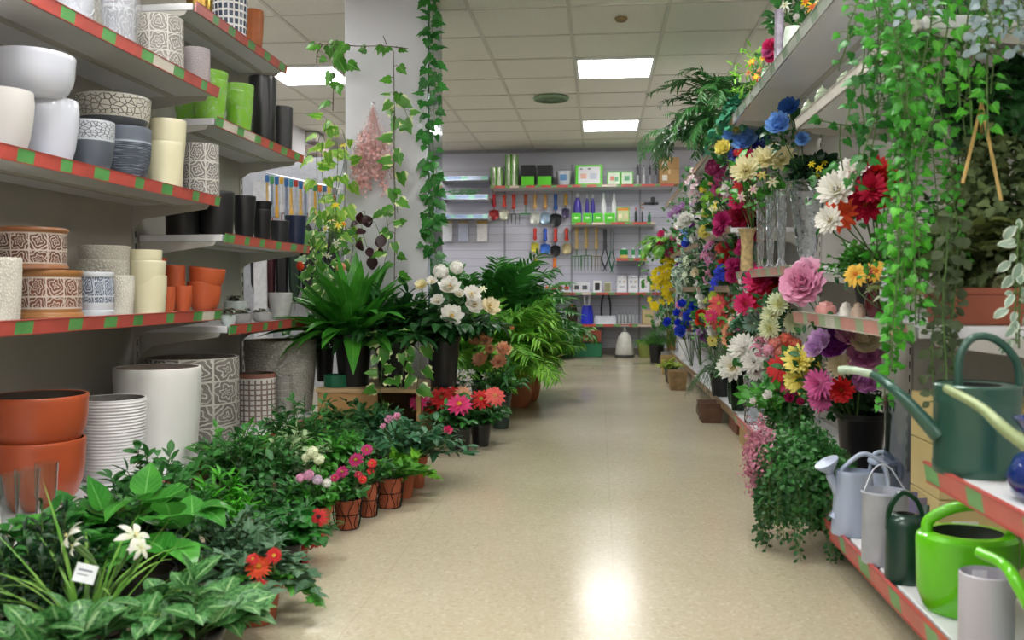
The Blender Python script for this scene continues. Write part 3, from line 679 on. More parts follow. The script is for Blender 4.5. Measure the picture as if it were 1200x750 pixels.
# --- far top shelf
GOLD = M('#9a7c3c', .22, .9, .1, 8)
shelfpot('shiny gold pot on the highest left shelf', 222, 254, -22, F0, 'cyltaper', GOLD, DARKIN, front=-1.66)
SPOT = carved('#e4e6ea', '#39465f', 'squares', 20, 9, rough=.25, b=.2)
shelfpot('white pot speckled with dark blue squares on the highest left shelf', 252, 294, -26, F0, 'cyltaper', SPOT, GREYIN, front=-1.66)
shelfpot('orange terracotta pot at the end of the highest left shelf', 288, 312, 13, F0, 'egg', M('#b0602a', .4), DARKIN, front=-1.66)
# --- green shelf
LIME = M('#79b82a', .25, 0, .06, 5, 0, .3)
def greenpair(labels, l, r, t, tt, X=None):
    x, y, rad, hh = fit(l, r, t, F1, -1.575, X)
    a = thing('wrapped_plant_pot', labels[0], 'plant pot', (x, y, F1), 'bright green pots'); obj('pot', pot_me(rad * .97, hh, 'taper', LIME, DARKIN), parent=a)
    obj('plastic_wrap', MB().add(lathe_t([(rad * .8, .002), (rad * .98, hh * .5), (rad * 1.03, hh * 1.0), (rad * 1.0, hh + tt * .9)], 40, lambda a_, z: .02 * math.sin(a_ * 9 + z * 40))), film('#eef6ee', .04), a)
    tag(obj('plant_pot', pot_me(rad * 1.0, hh * .8, 'taper', LIME, DARKIN), loc=(x, y, F1 + tt + hh * .2)), labels[1], 'plant pot', 'bright green pots')
greenpair(('lime green film-wrapped pot in the middle of the three green columns, lower', 'lime green pot nested atop the middle green column'), 226, 270, 95, .035)
greenpair(('lime green film-wrapped pot beside the tall black pot, lower', 'lime green pot nested in the column next to the tall black pot'), 264, 300, 108, .03)
greenpair(('lime green film-wrapped pot farthest left and partly behind the mauve pot, lower', 'lime green pot nested at the far left behind the top near shelf'), 205, 250, 100, .03, X=-1.78)
shelfpot('tall glossy black pot next to the lime green pots', 294, 326, 91, F1, 'cyltaper', BLK2, BLK, front=-1.575)
shelfpot('shorter charcoal pot at the end of the green pot shelf', 319, 345, 126, F1, 'cyltaper', M('#343538', .4), BLK, front=-1.575)
# --- black pots
BG = 'black plastic pots in a row'
shelfpot('wide black planter behind the near shelf end, leftmost of the black row', 196, 234, 236, F2, 'cyl', BLK, BLK, front=-1.545, group=BG, X=-1.76)
shelfpot('black pot with squared look second from the left in the black row', 233, 276, 225, F2, 'cyltaper', BLK, BLK, front=-1.545, group=BG)
shelfpot('tall slim black pot in the middle of the black row', 273, 301, 230, F2, 'taper', BLK, BLK, front=-1.545, group=BG)
_, (qx, qy, qr, qh) = shelfpot('black ridged pot right of the tall slim one', 296, 319, 246, F2, 'taper', BLK, BLK, front=-1.545, group=BG)
shelfpot('black pot nested on top of the ridged black pot', 297, 320, 232, F2, 'taper', BLK, BLK, front=-1.545, group=BG, h=.07, dz=qh - .03)
shelfpot('small charcoal pot in front of the navy pot', 316, 340, 259, F2, 'taper', M('#26282c', .35), BLK, front=-1.545, group=BG)
shelfpot('navy blue plastic pot at the end of the black row', 334, 360, 253, F2, 'taper', M('#1c2740', .35), BLK, front=-1.545, gap=.0, group=BG)
# --- succulent dishes
def succulent(mb, p, r, rg, mi=0):
    for ring, (n_, e, L) in enumerate(((8, .25, 1), (7, .6, .8), (5, 1.0, .6))):
        for i in range(n_):
            a = 2 * PI * (i + ring * .5) / n_; d = Vector((math.cos(a) * math.cos(e), math.sin(a) * math.cos(e), math.sin(e)))
            mb.add(rg.choice(LS['oval']), basis(d), p, r * L, mi)
SUC = leaf_mat('#5f8a78', '#87a898', None, .5, .1, '#a87a70')
for i, (l, r, t, lb) in enumerate(((258, 276, 352, 'tiny clear dish of succulents farthest left'), (268, 296, 358, 'grey stone dish of blue-green succulents in the middle'), (294, 320, 352, 'grey oval dish of succulents beside the small grey pot'), (262, 290, 330, 'frosted glass jar of succulents behind the stone dishes'))):
    x, y, rad, hh = fit(l, r, 371, F3, -1.53, X=-1.66 if i == 3 else None)
    th = thing('succulent_dish', lb, 'succulent', (x, y, F3), 'small dishes of succulents')
    obj('dish', pot_me(rad, .10 if i == 3 else .045, 'bowl', M(['#b8c4c4', '#8f8f8c', '#9a9a98', '#aab4b0'][i], .4), DARKIN), parent=th)
    rg = random.Random(i); mb = MB()
    for k in range(7):
        a = rg.uniform(0, 6.3); q = rad * .6 * math.sqrt(rg.random()); succulent(mb, (q * math.cos(a), q * math.sin(a), (.09 if i == 3 else .035) + rg.uniform(0, .03)), .03, rg)
    obj('leaves', mb, SUC, th)
shelfpot('small weathered grey pot at the end of the succulent shelf', 314, 343, 343, F3, 'taper', M('#b3b3b2', .6, 0, .15, 14), GREYIN, front=-1.53)
# --- bottom shelf
LBX = -1.475
TW = M('#dfdedb', .4, 0, .02, 6); RIB = carved('#cfd0d2', '#dcdcdc', 'ribs', 1, 26, rough=.4, b=.5)
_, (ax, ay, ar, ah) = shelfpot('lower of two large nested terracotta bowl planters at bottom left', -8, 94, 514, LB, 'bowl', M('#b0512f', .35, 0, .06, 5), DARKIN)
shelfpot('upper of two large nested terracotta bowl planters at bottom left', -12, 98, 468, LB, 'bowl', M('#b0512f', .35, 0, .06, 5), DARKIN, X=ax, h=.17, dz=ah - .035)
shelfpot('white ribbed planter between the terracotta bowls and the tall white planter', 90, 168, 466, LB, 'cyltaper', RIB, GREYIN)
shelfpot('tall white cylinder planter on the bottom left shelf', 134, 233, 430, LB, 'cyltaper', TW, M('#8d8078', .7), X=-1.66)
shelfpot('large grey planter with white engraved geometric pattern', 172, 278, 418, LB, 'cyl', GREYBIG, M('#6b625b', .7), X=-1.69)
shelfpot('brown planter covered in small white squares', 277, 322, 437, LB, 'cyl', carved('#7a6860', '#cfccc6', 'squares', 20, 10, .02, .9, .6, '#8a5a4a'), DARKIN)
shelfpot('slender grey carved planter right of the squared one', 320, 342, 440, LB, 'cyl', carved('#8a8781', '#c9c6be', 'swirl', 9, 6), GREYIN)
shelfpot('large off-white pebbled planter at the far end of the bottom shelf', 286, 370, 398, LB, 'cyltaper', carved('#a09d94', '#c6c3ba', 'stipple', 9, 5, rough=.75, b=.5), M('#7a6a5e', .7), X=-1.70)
# clear glasses bottom left
GLS = glass('#eef6f4'); 
for i, (l, r) in enumerate(((-6, 18), (14, 42), (38, 64))):
    x, y, rad, hh = fit(l, r, 535, LB, None, X=-1.525)
    zz = LB
    mb = MB().add(lathe_t([(0, 0), (.6 * rad, 0), (.66 * rad, .01), (rad, .175), (rad * .94, .175), (.58 * rad, .02), (0, .018)], 28))
    tag(obj('drinking_glass', mb, GLS, loc=(x, y, zz)), ['clear conical glass vase cut by the left edge', 'clear conical glass vase in the middle of three', 'clear conical glass vase rightmost of three'][i] + ' before the terracotta planters', 'glass vase', 'three clear glass vases')
# ------------------------------------------------------------------ plant builders
G_ = {
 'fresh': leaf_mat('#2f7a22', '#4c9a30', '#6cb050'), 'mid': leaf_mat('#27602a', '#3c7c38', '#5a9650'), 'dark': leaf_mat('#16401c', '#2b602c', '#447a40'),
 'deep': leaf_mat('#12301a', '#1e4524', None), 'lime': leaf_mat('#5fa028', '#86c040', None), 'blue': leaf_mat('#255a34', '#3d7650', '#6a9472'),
 'ivy': leaf_mat('#2f7018', '#4e9428', '#80b450'), 'ivyd': leaf_mat('#1c5a20', '#2f7a2a', '#4a9040'), 'vari': leaf_mat('#3d7a2a', '#5c9638', None, edge='#dfe8b0'),
 'marble': leaf_mat('#1c5a22', '#2c7030', '#a4c890', blotch='#5c9454', veinw=.12), 'olive': leaf_mat('#4a5a30', '#6a7440', None), 'grey': leaf_mat('#7f96a0', '#a4b6bc', None, .6),
 'dusty': leaf_mat('#3c6644', '#5c8262', '#809c84', .55), 'palm': leaf_mat('#2c6e2a', '#469036', None), 'palml': leaf_mat('#549c2a', '#8cc648', None), 'burg': leaf_mat('#2a1418', '#3c1e22', None),
 'pothos': leaf_mat('#2f8a18', '#52b024', '#78c844'), 'yelg': leaf_mat('#86a82c', '#b0c448', None), 'orgl': leaf_mat('#7a7a28', '#c08a30', None), 'glossy': leaf_mat('#2f7a28', '#4c9c38', '#74b860', .25),
 'silver': leaf_mat('#6c8a74', '#9cb4a2', None, .6, edge='#d0dccb'), 'pale': leaf_mat('#88a878', '#a8c090', None), 'shade': leaf_mat('#3d4c30', '#566444', None, .6), 'pinkl': leaf_mat('#a8607a', '#c88a9c', None, .6),
}
STEM = M('#4a6a30', .6); STEMD = M('#4a3a26', .7); STEMB = M('#7a5a3a', .7); SOIL = M('#2e2219', .95, 0, .3, 60, .5)
TP = M('#a8583a', .75, 0, .12, 9, .2); TPL = M('#b86c4a', .7, 0, .12, 9, .2); BPL = M('#1b1b1e', .35, 0, .1, 6); GPL = M('#24352c', .4)
COL = dict(W='#f4f3ee', IV='#f2ecc4', Y='#fbe626', LY='#f4ea86', P='#e06fae', LP='#eeb0d2', HP='#e0387c', MG='#b41f6c', R='#cf1f22', CR='#a5123c', OR='#ea5526', CO='#ee6a66', PE='#f6bc98', B='#2646d8', LB='#84b8f4', V='#4636c0', PU='#8a2f96', LV='#cfa8d8', GW='#e4ebc8', TL='#a4c6b8', DR='#8a0f1c', CRM='#f1e6c6', RO='#e8a090')

def bush(t, z0, n, h, spread, kind, L, per, mat, seed=1, arch=.35, lo=.2, sr=.003, base_r=.02, stems=True, smat=None, up=.35, name='foliage', zdrop=0., lean=(0, 0)):
    rg = random.Random(seed); fm = MB(); sm_ = MB()
    for i in range(n):
        a = 2 * PI * (i + rg.uniform(-.4, .4)) / n * 2.618; q = math.sqrt(rg.uniform(.02, 1)); hh = h * rg.uniform(.7, 1.05) * (1 - .35 * q * q); sp = spread * q
        b = Vector((base_r * q * math.cos(a), base_r * q * math.sin(a), z0)); P = []
        for k in range(6):
            s_ = k / 5; P.append(b + Vector((math.cos(a) * sp * s_ ** 1.1 + lean[0] * s_, math.sin(a) * sp * s_ ** 1.1 + lean[1] * s_, hh * (s_ - arch * q * s_ * s_ * 1.2) - zdrop * q * s_ * s_)))
        P = [p + Vector((rg.uniform(-1, 1), rg.uniform(-1, 1), 0)) * spread * .04 for p in P]
        if stems: sm_.add(tube_t(P, [sr * (1 - .12 * k) for k in range(6)], 4))
        for k in range(per):
            s_ = lo + (1 - lo) * (k + rg.random()) / per; f = s_ * 5; j = min(4, int(f)); p = P[j].lerp(P[j + 1], f - j); tg = (P[j + 1] - P[j]).normalized()
            b_ = rg.uniform(0, 2 * PI); side = Vector((math.cos(b_), math.sin(b_), 0)); d = (side * .9 + tg * .5 + Vector((0, 0, up * rg.uniform(-.6, 1.2)))).normalized()
            fm.add(rg.choice(LS[kind]), basis(d, (rg.uniform(-.4, .4), rg.uniform(-.4, .4), 1)), p, L * rg.uniform(.7, 1.15))
        fm.add(rg.choice(LS[kind]), basis((P[-1] - P[-2]).normalized() + Vector((rg.uniform(-.4, .4), rg.uniform(-.4, .4), .2))), P[-1], L * .8)
    if stems: obj('stem', sm_, smat or STEM, t)
    return obj(name, fm, mat, t, angle=None)
def rosette(t, z0, n, L, kind, mat, seed=1, e0=.5, e1=1.35, name='foliage', width=1., r0=.02, droop=None):
    rg = random.Random(seed); fm = MB()
    for i in range(n):
        a = i * 2.39996 + rg.uniform(-.2, .2); u = (i + .5) / n; e = e0 + (e1 - e0) * u + rg.uniform(-.1, .1); l = L * rg.uniform(.75, 1.1)
        d = Vector((math.cos(a) * math.cos(e), math.sin(a) * math.cos(e), math.sin(e)))
        S = np.diag((width, 1, 1)); fm.add(rg.choice(LS[kind]), basis(d, (0, 0, 1)) @ S, (r0 * math.cos(a), r0 * math.sin(a), z0), l)
    return obj(name, fm, mat, t, angle=None)
def frond(fm, sm_, P, nl, LL, kind, rg, v=.5, droop=.4, width=1., taper=True):
    n = len(P) - 1; sm_.add(tube_t(P, [.004 * (1 - .8 * i / n) + .0008 for i in range(n + 1)], 4))
    for i in range(nl):
        s_ = .2 + .8 * (i + .5) / nl; f = s_ * n; j = min(n - 1, int(f)); p = P[j].lerp(P[j + 1], f - j); tg = (P[j + 1] - P[j]).normalized()
        sd = tg.cross(Vector((0, 0, 1))); sd = sd.normalized() if sd.length > .05 else Vector((1, 0, 0)); up_ = sd.cross(tg)
        l = LL * ((math.sin(PI * min(1, s_ * .92)) ** .6) if taper else 1) * rg.uniform(.85, 1.1)
        for g in (-1, 1):
            d = sd * g * .8 + tg * .75 + up_ * v * .4 + Vector((0, 0, -droop * .3)); fm.add(rg.choice(LS[kind]), basis(d, up_) @ np.diag((width, 1, 1)), p, l)
def palm(t, z0, n, L, mat, seed=1, nl=18, LL=.16, kind='lance', e=(.7, 1.4), bend=.9, width=.8, arc=(0, 2 * PI), base=.03):
    rg = random.Random(seed); fm, sm_ = MB(), MB()
    for i in range(n):
        a = arc[0] + (arc[1] - arc[0]) * ((i * .618 + rg.uniform(-.05, .05)) % 1); el = rg.uniform(*e); l = L * rg.uniform(.75, 1.1); P = []
        p = Vector((base * math.cos(a), base * math.sin(a), z0)); P.append(p.copy()); ang = el
        for k in range(8):
            ang = el - bend * ((k + 1) / 8) ** 1.5 * rg.uniform(.8, 1.2) * (1.6 - el * .5); p = p + Vector((math.cos(a) * math.cos(ang), math.sin(a) * math.cos(ang), math.sin(ang))) * l / 8; P.append(p.copy())
        frond(fm, sm_, P, nl, LL, kind, rg, width=width)
    obj('stem', sm_, STEM, t); return obj('foliage', fm, mat, t, angle=None)
def vine_path(p0, length, rg, sway=.02, n=None, drift=(0, 0)):
    n = n or max(4, int(length / .05)); P = [Vector(p0)]; v = Vector((0, 0, 0))
    for i in range(n):
        v = v * .7 + Vector((rg.uniform(-1, 1), rg.uniform(-1, 1), 0)) * sway * .5; P.append(P[-1] + Vector((v.x + drift[0] / n, v.y + drift[1] / n, -length / n)))
    return P
def leaf_vine(fm, sm_, P, step, L, kind, rg, sr=.0012, pet=.4, face=(-.3, -1, .2), hang=.4, mi=0, spread=1.):
    sm_.add(tube_t(P, sr, 4)); acc = 0; side = 1
    for i in range(len(P) - 1):
        seg = P[i + 1] - P[i]; d_ = seg.length
        while acc < d_:
            p = P[i] + seg * (acc / d_); acc += step * rg.uniform(.6, 1.4); side = -side
            o = Vector((side * rg.uniform(.4, 1), rg.uniform(-.9, .4), rg.uniform(-.5, .5))) * spread; q = p + o * L * pet
            sm_.add(tube_t([p, p + o * L * pet * .5 + Vector((0, 0, .1 * L)), q], sr * .7, 3, False))
            d = Vector((o.x * .5 + rg.uniform(-.4, .4), o.y * .3, -hang + rg.uniform(-.4, .5))); nrm = Vector(face) + Vector((rg.uniform(-.6, .6), rg.uniform(-.5, .5), rg.uniform(-.3, .8)))
            fm.add(rg.choice(LS[kind]), basis(d, nrm), q, L * rg.uniform(.6, 1.15), mi)
        acc -= d_

def fpot(t, r, h, style, seed=0):
    if style == 'wire':
        obj('pot', pot_me(r * .92, h, 'plastic', TP, SOIL), parent=t); wm = MB(); nw = 12
        for i in range(nw):
            a = 2 * PI * i / nw; P = []
            for k in range(7):
                s_ = k / 6; rr = r * (.74 + .3 * s_) + .002; a2 = a + .18 * math.sin(s_ * 7 + i * 2); P.append((rr * math.cos(a2), rr * math.sin(a2), h * s_ * 1.04 + .002))
            wm.add(tube_t(P, .0016, 4))
        for z, rr in ((.004, .75), (.5, .9), (1.04, 1.05)): wm.add(tube_t([(r * rr * math.cos(a), r * rr * math.sin(a), h * z + .001) for a in [2 * PI * j / 24 for j in range(25)]], .002, 4, False))
        obj('wire_basket', wm, M('#1e1c1a', .5, .6), t)
    else:
        mt = {'terra': TP, 'terral': TPL, 'black': BPL, 'green': GPL, 'belly': TPL}[style]
        obj('pot', pot_me(r, h, {'terra': 'rim', 'terral': 'rim', 'black': 'plastic', 'green': 'plastic', 'belly': 'belly'}[style], mt, SOIL), parent=t)
    obj('soil', MB().add(lathe_t([(0, h * .86), (r * .86, h * .85)], 20)), SOIL, t)
def blooms_on(t, o, blist, rg=RNG, stem=True, base=(0, 0, .1), nrm0=(.02, -1, .35), ctr=None, spreadn=.9, jit=.03, sr=.0022, smat=None, fy=0.):
    """blist entries: px, py, diameter px, kind, colour, [base colour], [centre]; placed at the depth of the thing"""
    o = Vector(o); pts = []
    ws = [at(b[0], b[1], Y=o.y - fy + rg.uniform(-jit, jit)) for b in blist]; c = ctr or sum(ws, Vector()) / len(ws)
    sm_ = MB()
    for b, wp in zip(blist, ws):
        out = wp - c; out = out.normalized() if out.length > .01 else Vector((0, 0, 0))
        nr = Vector(nrm0) + out * spreadn + rdir(rg) * .15; dm = b[2] * pxs(wp)
        flower(t, b[3], wp - o, nr, dm * 1.08, COL.get(b[4], b[4]), COL.get(b[5], b[5]) if len(b) > 5 and b[5] else None, b[6] if len(b) > 6 else '#c8a030')
        if stem:
            p0 = Vector(base) + Vector((rg.uniform(-.015, .015), rg.uniform(-.015, .015), 0)); p2 = wp - o - nr.normalized() * dm * .03
            p1 = p2 - nr.normalized() * .05 - Vector((0, 0, .03)); pm = p0.lerp(p1, .5) + Vector((0, 0, .02)); sm_.add(tube_t(curve_pts([p0, pm, p1, p2], 4), sr, 5))
        pts.append(wp - o)
    if stem: obj('stem', sm_, smat or STEM, t)
    return pts

def floor_plant(name, label, cat, xc, top, bot, wpx, style, fol, blist=(), group=None, seed=1, loc=None, base_z=0., poth=None):
    """xc,bot = photo column/row of the pot's foot on z=base_z"""
    if loc is None:
        p = at(xc, bot, Z=base_z); s_ = pxs(p); r = wpx / 2 * s_; x, y = p.x, p.y + r * .75
    else: x, y = loc; s_ = pxs((x, y, base_z)); r = wpx / 2 * s_
    h = poth or (bot - top) * s_ * .97
    t = thing(name, label, cat, (x, y, base_z), group)
    if style: fpot(t, r, h, style)
    for f in (fol if isinstance(fol, list) else [fol]):
        f = dict(f); kd = f.pop('type', 'bush'); z0 = h * .86
        if kd == 'bush': bush(t, z0, f['n'], f['h'] * s_, f['w'] / 2 * s_, f['kind'], f['L'] * s_, f['per'], G_[f['mat']], seed, arch=f.get('arch', .35), lo=f.get('lo', .15), base_r=r * .5, zdrop=f.get('drop', 0) * s_, up=f.get('up', .35), lean=f.get('lean', (0, 0)))
        elif kd == 'rosette': rosette(t, z0, f['n'], f['L'] * s_, f['kind'], G_[f['mat']], seed, f.get('e0', .4), f.get('e1', 1.35), width=f.get('width', 1), r0=r * .3)
        elif kd == 'palm': palm(t, z0, f['n'], f['L'] * s_, G_[f['mat']], seed, f.get('nl', 18), f['LL'] * s_, f.get('kind', 'lance'), f.get('e', (.7, 1.4)), f.get('bend', .9), f.get('width', .8), f.get('arc', (0, 2 * PI)))
        seed += 17
    if blist:
        fw = max([f_.get('w', 60) for f_ in (fol if isinstance(fol, list) else [fol])]) / 2 * s_ * .62
        blooms_on(t, (x, y, base_z), list(blist), base=(0, 0, h * .8), jit=min(.04, r), ctr=Vector((x, y - fw, base_z + h + .02)), spreadn=.55, fy=fw)
    return t

# ------------------------------------------------------------------ floor plants along the left shelf
GF = 'potted artificial plants on the floor at left'
B_ = dict
floor_plant('potted_daisy', 'dark-hearted red daisies spilling toward the aisle before the terracotta rim pot', 'potted flower', 346, 632, 662, 28, 'terra', B_(n=20, h=52, w=74, kind='lance', L=17, per=11, mat='mid'),
    [(346, 636, 24, 'gerbera', 'R', 'DR', '#301010'), (370, 633, 18, 'gerbera', 'R', 'DR', '#301010'), (373, 606, 22, 'gerbera', 'R', 'DR', '#301010'), (352, 658, 18, 'gerbera', 'R', 'DR', '#301010'), (352, 618, 15, 'gerbera', 'R', 'DR', '#301010')], GF, 2)
floor_plant('potted_flower', 'pale pink, lilac and cream blossoms in the pale terracotta rim pot', 'potted flower', 368, 594, 634, 36, 'terral', B_(n=22, h=52, w=70, kind='oval', L=14, per=12, mat='fresh'),
    [(352, 560, 12, 'spray', 'LP'), (362, 557, 14, 'spray', 'LP'), (372, 562, 13, 'spray', '#e8d0e8'), (383, 566, 12, 'spray', 'W'), (366, 530, 16, 'spray', 'GW'), (374, 538, 14, 'spray', 'GW'), (359, 536, 12, 'spray', 'GW')], GF, 3)
floor_plant('potted_daisy', 'magenta daisies in a wire basket terracotta pot beside the terracotta rim pot', 'potted flower', 403, 586, 622, 36, 'wire', B_(n=16, h=45, w=66, kind='oval', L=15, per=10, mat='mid'),
    [(401, 553, 15, 'zinnia', 'MG', 'CR', '#a89030'), (392, 560, 11, 'zinnia', 'HP', 'CR'), (425, 562, 10, 'zinnia', 'R'), (420, 556, 10, 'zinnia', 'CR')], GF, 4)
floor_plant('potted_daisy', 'two upright magenta daisies over a grey wire basket pot', 'potted flower', 429, 566, 607, 26, 'wire', B_(n=12, h=45, w=56, kind='oval', L=14, per=9, mat='mid'),
    [(417, 539, 18, 'daisy', 'MG', 'CR', '#b0a030'), (430, 527, 14, 'daisy', 'MG', 'CR', '#b0a030'), (436, 543, 11, 'daisy', 'R'), (434, 553, 10, 'daisy', 'R')], GF, 5)
floor_plant('potted_ivy', 'light green lobed-leaf plant in a terracotta pot inside a dark wire basket', 'potted plant', 453, 560, 597, 36, 'wire', B_(n=18, h=44, w=86, kind='ivy', L=14, per=9, mat='ivy', drop=6), (), GF, 6)
floor_plant('potted_plant', 'terracotta pot with trailing light green leaves right of the wire basket ivy', 'potted plant', 473, 553, 585, 24, 'terra', B_(n=12, h=40, w=64, kind='ivy', L=14, per=8, mat='lime', drop=14), (), GF, 7)
floor_plant('potted_plant', 'tall slim terracotta pot with a bushy blue-green plant and pink-white buds', 'potted plant', 486, 535, 573, 26, 'terra', B_(n=30, h=70, w=120, kind='oval', L=17, per=12, mat='blue', drop=10),
    [(524, 505, 15, 'rose', 'HP', 'W'), (457, 492, 14, 'rose', 'LP', 'W'), (466, 489, 13, 'rose', 'LP', 'PE'), (450, 500, 10, 'rose', 'LP', 'W')], GF, 8)
floor_plant('potted_zinnia', 'hot pink zinnia in a black pot beside the floor aisle', 'potted flower', 537, 500, 530, 30, 'black', B_(n=16, h=40, w=52, kind='oval', L=15, per=10, mat='mid'),
    [(538, 474, 29, 'zinnia', 'HP', 'HP', '#d8a030')], GF, 9)
floor_plant('potted_zinnia', 'red and coral zinnias in a black pot right of the hot pink one', 'potted flower', 562, 496, 524, 26, 'black', B_(n=16, h=42, w=52, kind='oval', L=15, per=10, mat='mid'),
    [(564, 468, 27, 'zinnia', 'R', 'R', '#8a8a30'), (580, 464, 24, 'zinnia', 'CO', 'PE', '#d8a060')], GF, 10)
floor_plant('potted_zinnia', 'red and pink-white zinnias in a black pot left of the hot pink one', 'potted flower', 514, 503, 527, 26, 'black', B_(n=16, h=40, w=60, kind='oval', L=15, per=10, mat='mid'),
    [(517, 466, 28, 'zinnia', 'R', 'DR', '#805020'), (531, 462, 24, 'zinnia', 'R', 'R', '#805020'), (490, 470, 22, 'zinnia', 'HP', 'LP'), (499, 464, 18, 'zinnia', 'LP', 'W'), (504, 478, 18, 'zinnia', 'R'), (543, 461, 20, 'zinnia', 'PE', 'W')], GF, 11, loc=(-.83, 4.6))
floor_plant('potted_flower', 'peach coloured star flowers on tall stalks in a dark green pot', 'potted flower', 586, 458, 503, 26, 'green', [B_(n=14, h=40, w=50, kind='lance', L=26, per=6, mat='mid')],
    [(566, 388, 17, 'dahlia', 'PE', 'CRM'), (558, 399, 17, 'dahlia', 'PE', 'CRM'), (570, 400, 17, 'dahlia', 'PE', 'CRM'), (563, 422, 20, 'dahlia', 'PE', 'CRM'), (590, 410, 20, 'dahlia', 'PE', 'CRM'), (585, 425, 20, 'dahlia', 'PE', 'CRM'), (574, 410, 13, 'dahlia', 'PE', 'CRM'), (600, 385, 8, 'rose', 'PE'), (566, 378, 12, 'dahlia', 'PE', 'CRM')], GF, 12)
floor_plant('potted_orchid', 'white orchid flowers low beside the wooden platform', 'potted flower', 556, 470, 510, 24, 'black', B_(n=8, h=30, w=40, kind='lance', L=24, per=4, mat='dark'),
    [(543, 437, 14, 'lily', 'W', 'W'), (549, 447, 16, 'lily', 'W', 'W'), (541, 452, 14, 'lily', 'W', 'W'), (569, 441, 12, 'lily', 'W', 'GW'), (553, 436, 11, 'lily', 'W', 'W')], GF, 13, loc=(-.87, 5.1))
floor_plant('dracaena', 'yellow-green strappy plant in a round terracotta pot by the far aisle', 'potted plant', 607, 447, 478, 32, 'belly', B_(type='rosette', n=34, L=66, kind='lance', mat='yelg', e0=.7, e1=1.5), (), GF, 14)
floor_plant('bamboo_palm', 'leafy green palm in the farther of two round terracotta pots', 'potted plant', 619, 440, 470, 28, 'belly', B_(type='palm', n=24, L=90, LL=24, mat='palml', nl=12, e=(1.0, 1.5), bend=.8), (), GF, 15)
floor_plant('fern', 'dense bright green bushy fern overhanging the far aisle', 'potted plant', 637, 405, 420, 22, 'black', B_(type='palm', n=60, L=50, LL=15, mat='fresh', nl=12, e=(.7, 1.5), bend=1.5, kind='lance', width=1.3), (), GF, 16, poth=.16)
floor_plant('areca_palm', 'large dark green areca palm behind the white camellias', 'potted palm', 560, 430, 480, 50, 'black', B_(type='palm', n=70, L=140, LL=36, mat='palm', nl=22, e=(.75, 1.52), bend=1.0, width=.55), (), GF, 18, loc=(-.80, 6.3))
floor_plant('areca_palm', 'light green fine-leaved palm spreading in front of the dark areca palm', 'potted palm', 575, 420, 470, 40, 'black', B_(type='palm', n=70, L=110, LL=32, mat='palml', nl=20, e=(.6, 1.5), bend=1.1, width=.5, arc=(-1.9, 1.9)), (), GF, 19, loc=(-.72, 5.6))
# inner rows between the shelf edge and the aisle
def loc_of(px, py, Z=0): p = at(px, py, Z=Z); return (p.x, p.y)
inner = [
 ('potted_rose_bush', 'tall leafy rose bush reaching over the bottom shelf near the engraved planter', (270, 640), (-1.28, 2.42), B_(n=34, h=118, w=120, kind='oval', L=22, per=11, mat='mid', up=.5), 22),
 ('potted_plant', 'round-leaved green bush between the rose bush and the shelf end', (330, 600), (-1.22, 2.95), B_(n=44, h=95, w=120, kind='oval', L=16, per=13, mat='mid'), 23),
 ('potted_plant', 'dense small-leaved green bush at the end of the bottom shelf', (380, 560), (-1.2, 3.5), B_(n=54, h=80, w=130, kind='oval', L=13, per=15, mat='mid'), 24),
 ('potted_plant', 'dark small-leaved bush beside the wooden platform corner', (430, 540), (-1.13, 4.0), B_(n=36, h=56, w=100, kind='oval', L=13, per=13, mat='dark'), 25),
 ('potted_plant', 'bright green bush with upright leafy tips in the middle of the floor row', (300, 650), (-1.08, 2.42), B_(n=30, h=84, w=70, kind='lance', L=20, per=15, mat='pothos', up=.9), 26),
 ('potted_plant', 'dusty green sage-like plant left of the orange gerbera', (265, 690), (-.93, 2.14), B_(n=40, h=80, w=100, kind='oval', L=15, per=13, mat='dusty'), 27),
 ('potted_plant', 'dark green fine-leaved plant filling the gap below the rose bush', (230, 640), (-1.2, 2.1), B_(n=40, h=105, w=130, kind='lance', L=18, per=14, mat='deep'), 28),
 ('potted_plant', 'pale green narrow-leaved plant behind the dusty sage plant', (240, 620), (-1.12, 2.25), B_(n=34, h=95, w=90, kind='lance', L=24, per=10, mat='mid', up=.8), 29),
 ('potted_plant', 'light yellow-green leafy plant behind the pink-lilac flowers', (360, 560), (-1.13, 3.15), B_(n=26, h=66, w=70, kind='oval', L=14, per=11, mat='pale'), 30),
 ('potted_plant', 'mid green bush behind the two magenta daisies', (400, 560), (-1.02, 3.3), B_(n=30, h=60, w=84, kind='oval', L=14, per=12, mat='fresh'), 31),
 ('potted_plant', 'blue-green bush in front of the platform under the hanging ivy tips', (455, 540), (-.98, 3.85), B_(n=34, h=52, w=90, kind='oval', L=13, per=12, mat='blue'), 32),
 ('potted_plant', 'leafy mid green plant behind the small pale pink flowers', (330, 620), (-1.0, 2.62), B_(n=30, h=56, w=84, kind='oval', L=15, per=12, mat='mid'), 34),
 ('potted_ivy', 'round-leaved trailing plant beside the orange gerbera pot', (280, 660), (-.86, 2.32), B_(n=28, h=56, w=84, kind='round', L=17, per=10, mat='ivyd', drop=16), 35),
 ('potted_plant', 'dark leafy filler plant against the bottom shelf below the tall white planter', (230, 600), (-1.32, 2.2), B_(n=34, h=95, w=110, kind='oval', L=20, per=11, mat='dark'), 36),
 ('potted_plant', 'fresh green bush against the shelf edge near the squared brown planter', (320, 560), (-1.33, 3.1), B_(n=34, h=78, w=100, kind='oval', L=15, per=11, mat='fresh'), 37),
 ('potted_plant', 'broad leafy green plant between the strap-leaved lily and the large heart leaves', (150, 640), (-1.2, 1.85), B_(n=26, h=110, w=130, kind='oval', L=30, per=8, mat='mid'), 38),
]
for nm, lb, _, lc, f, sd in inner:
    floor_plant(nm, lb, 'potted plant', 0, 0, 40, 44, 'black', f, (), GF, sd, loc=lc, poth=.09)
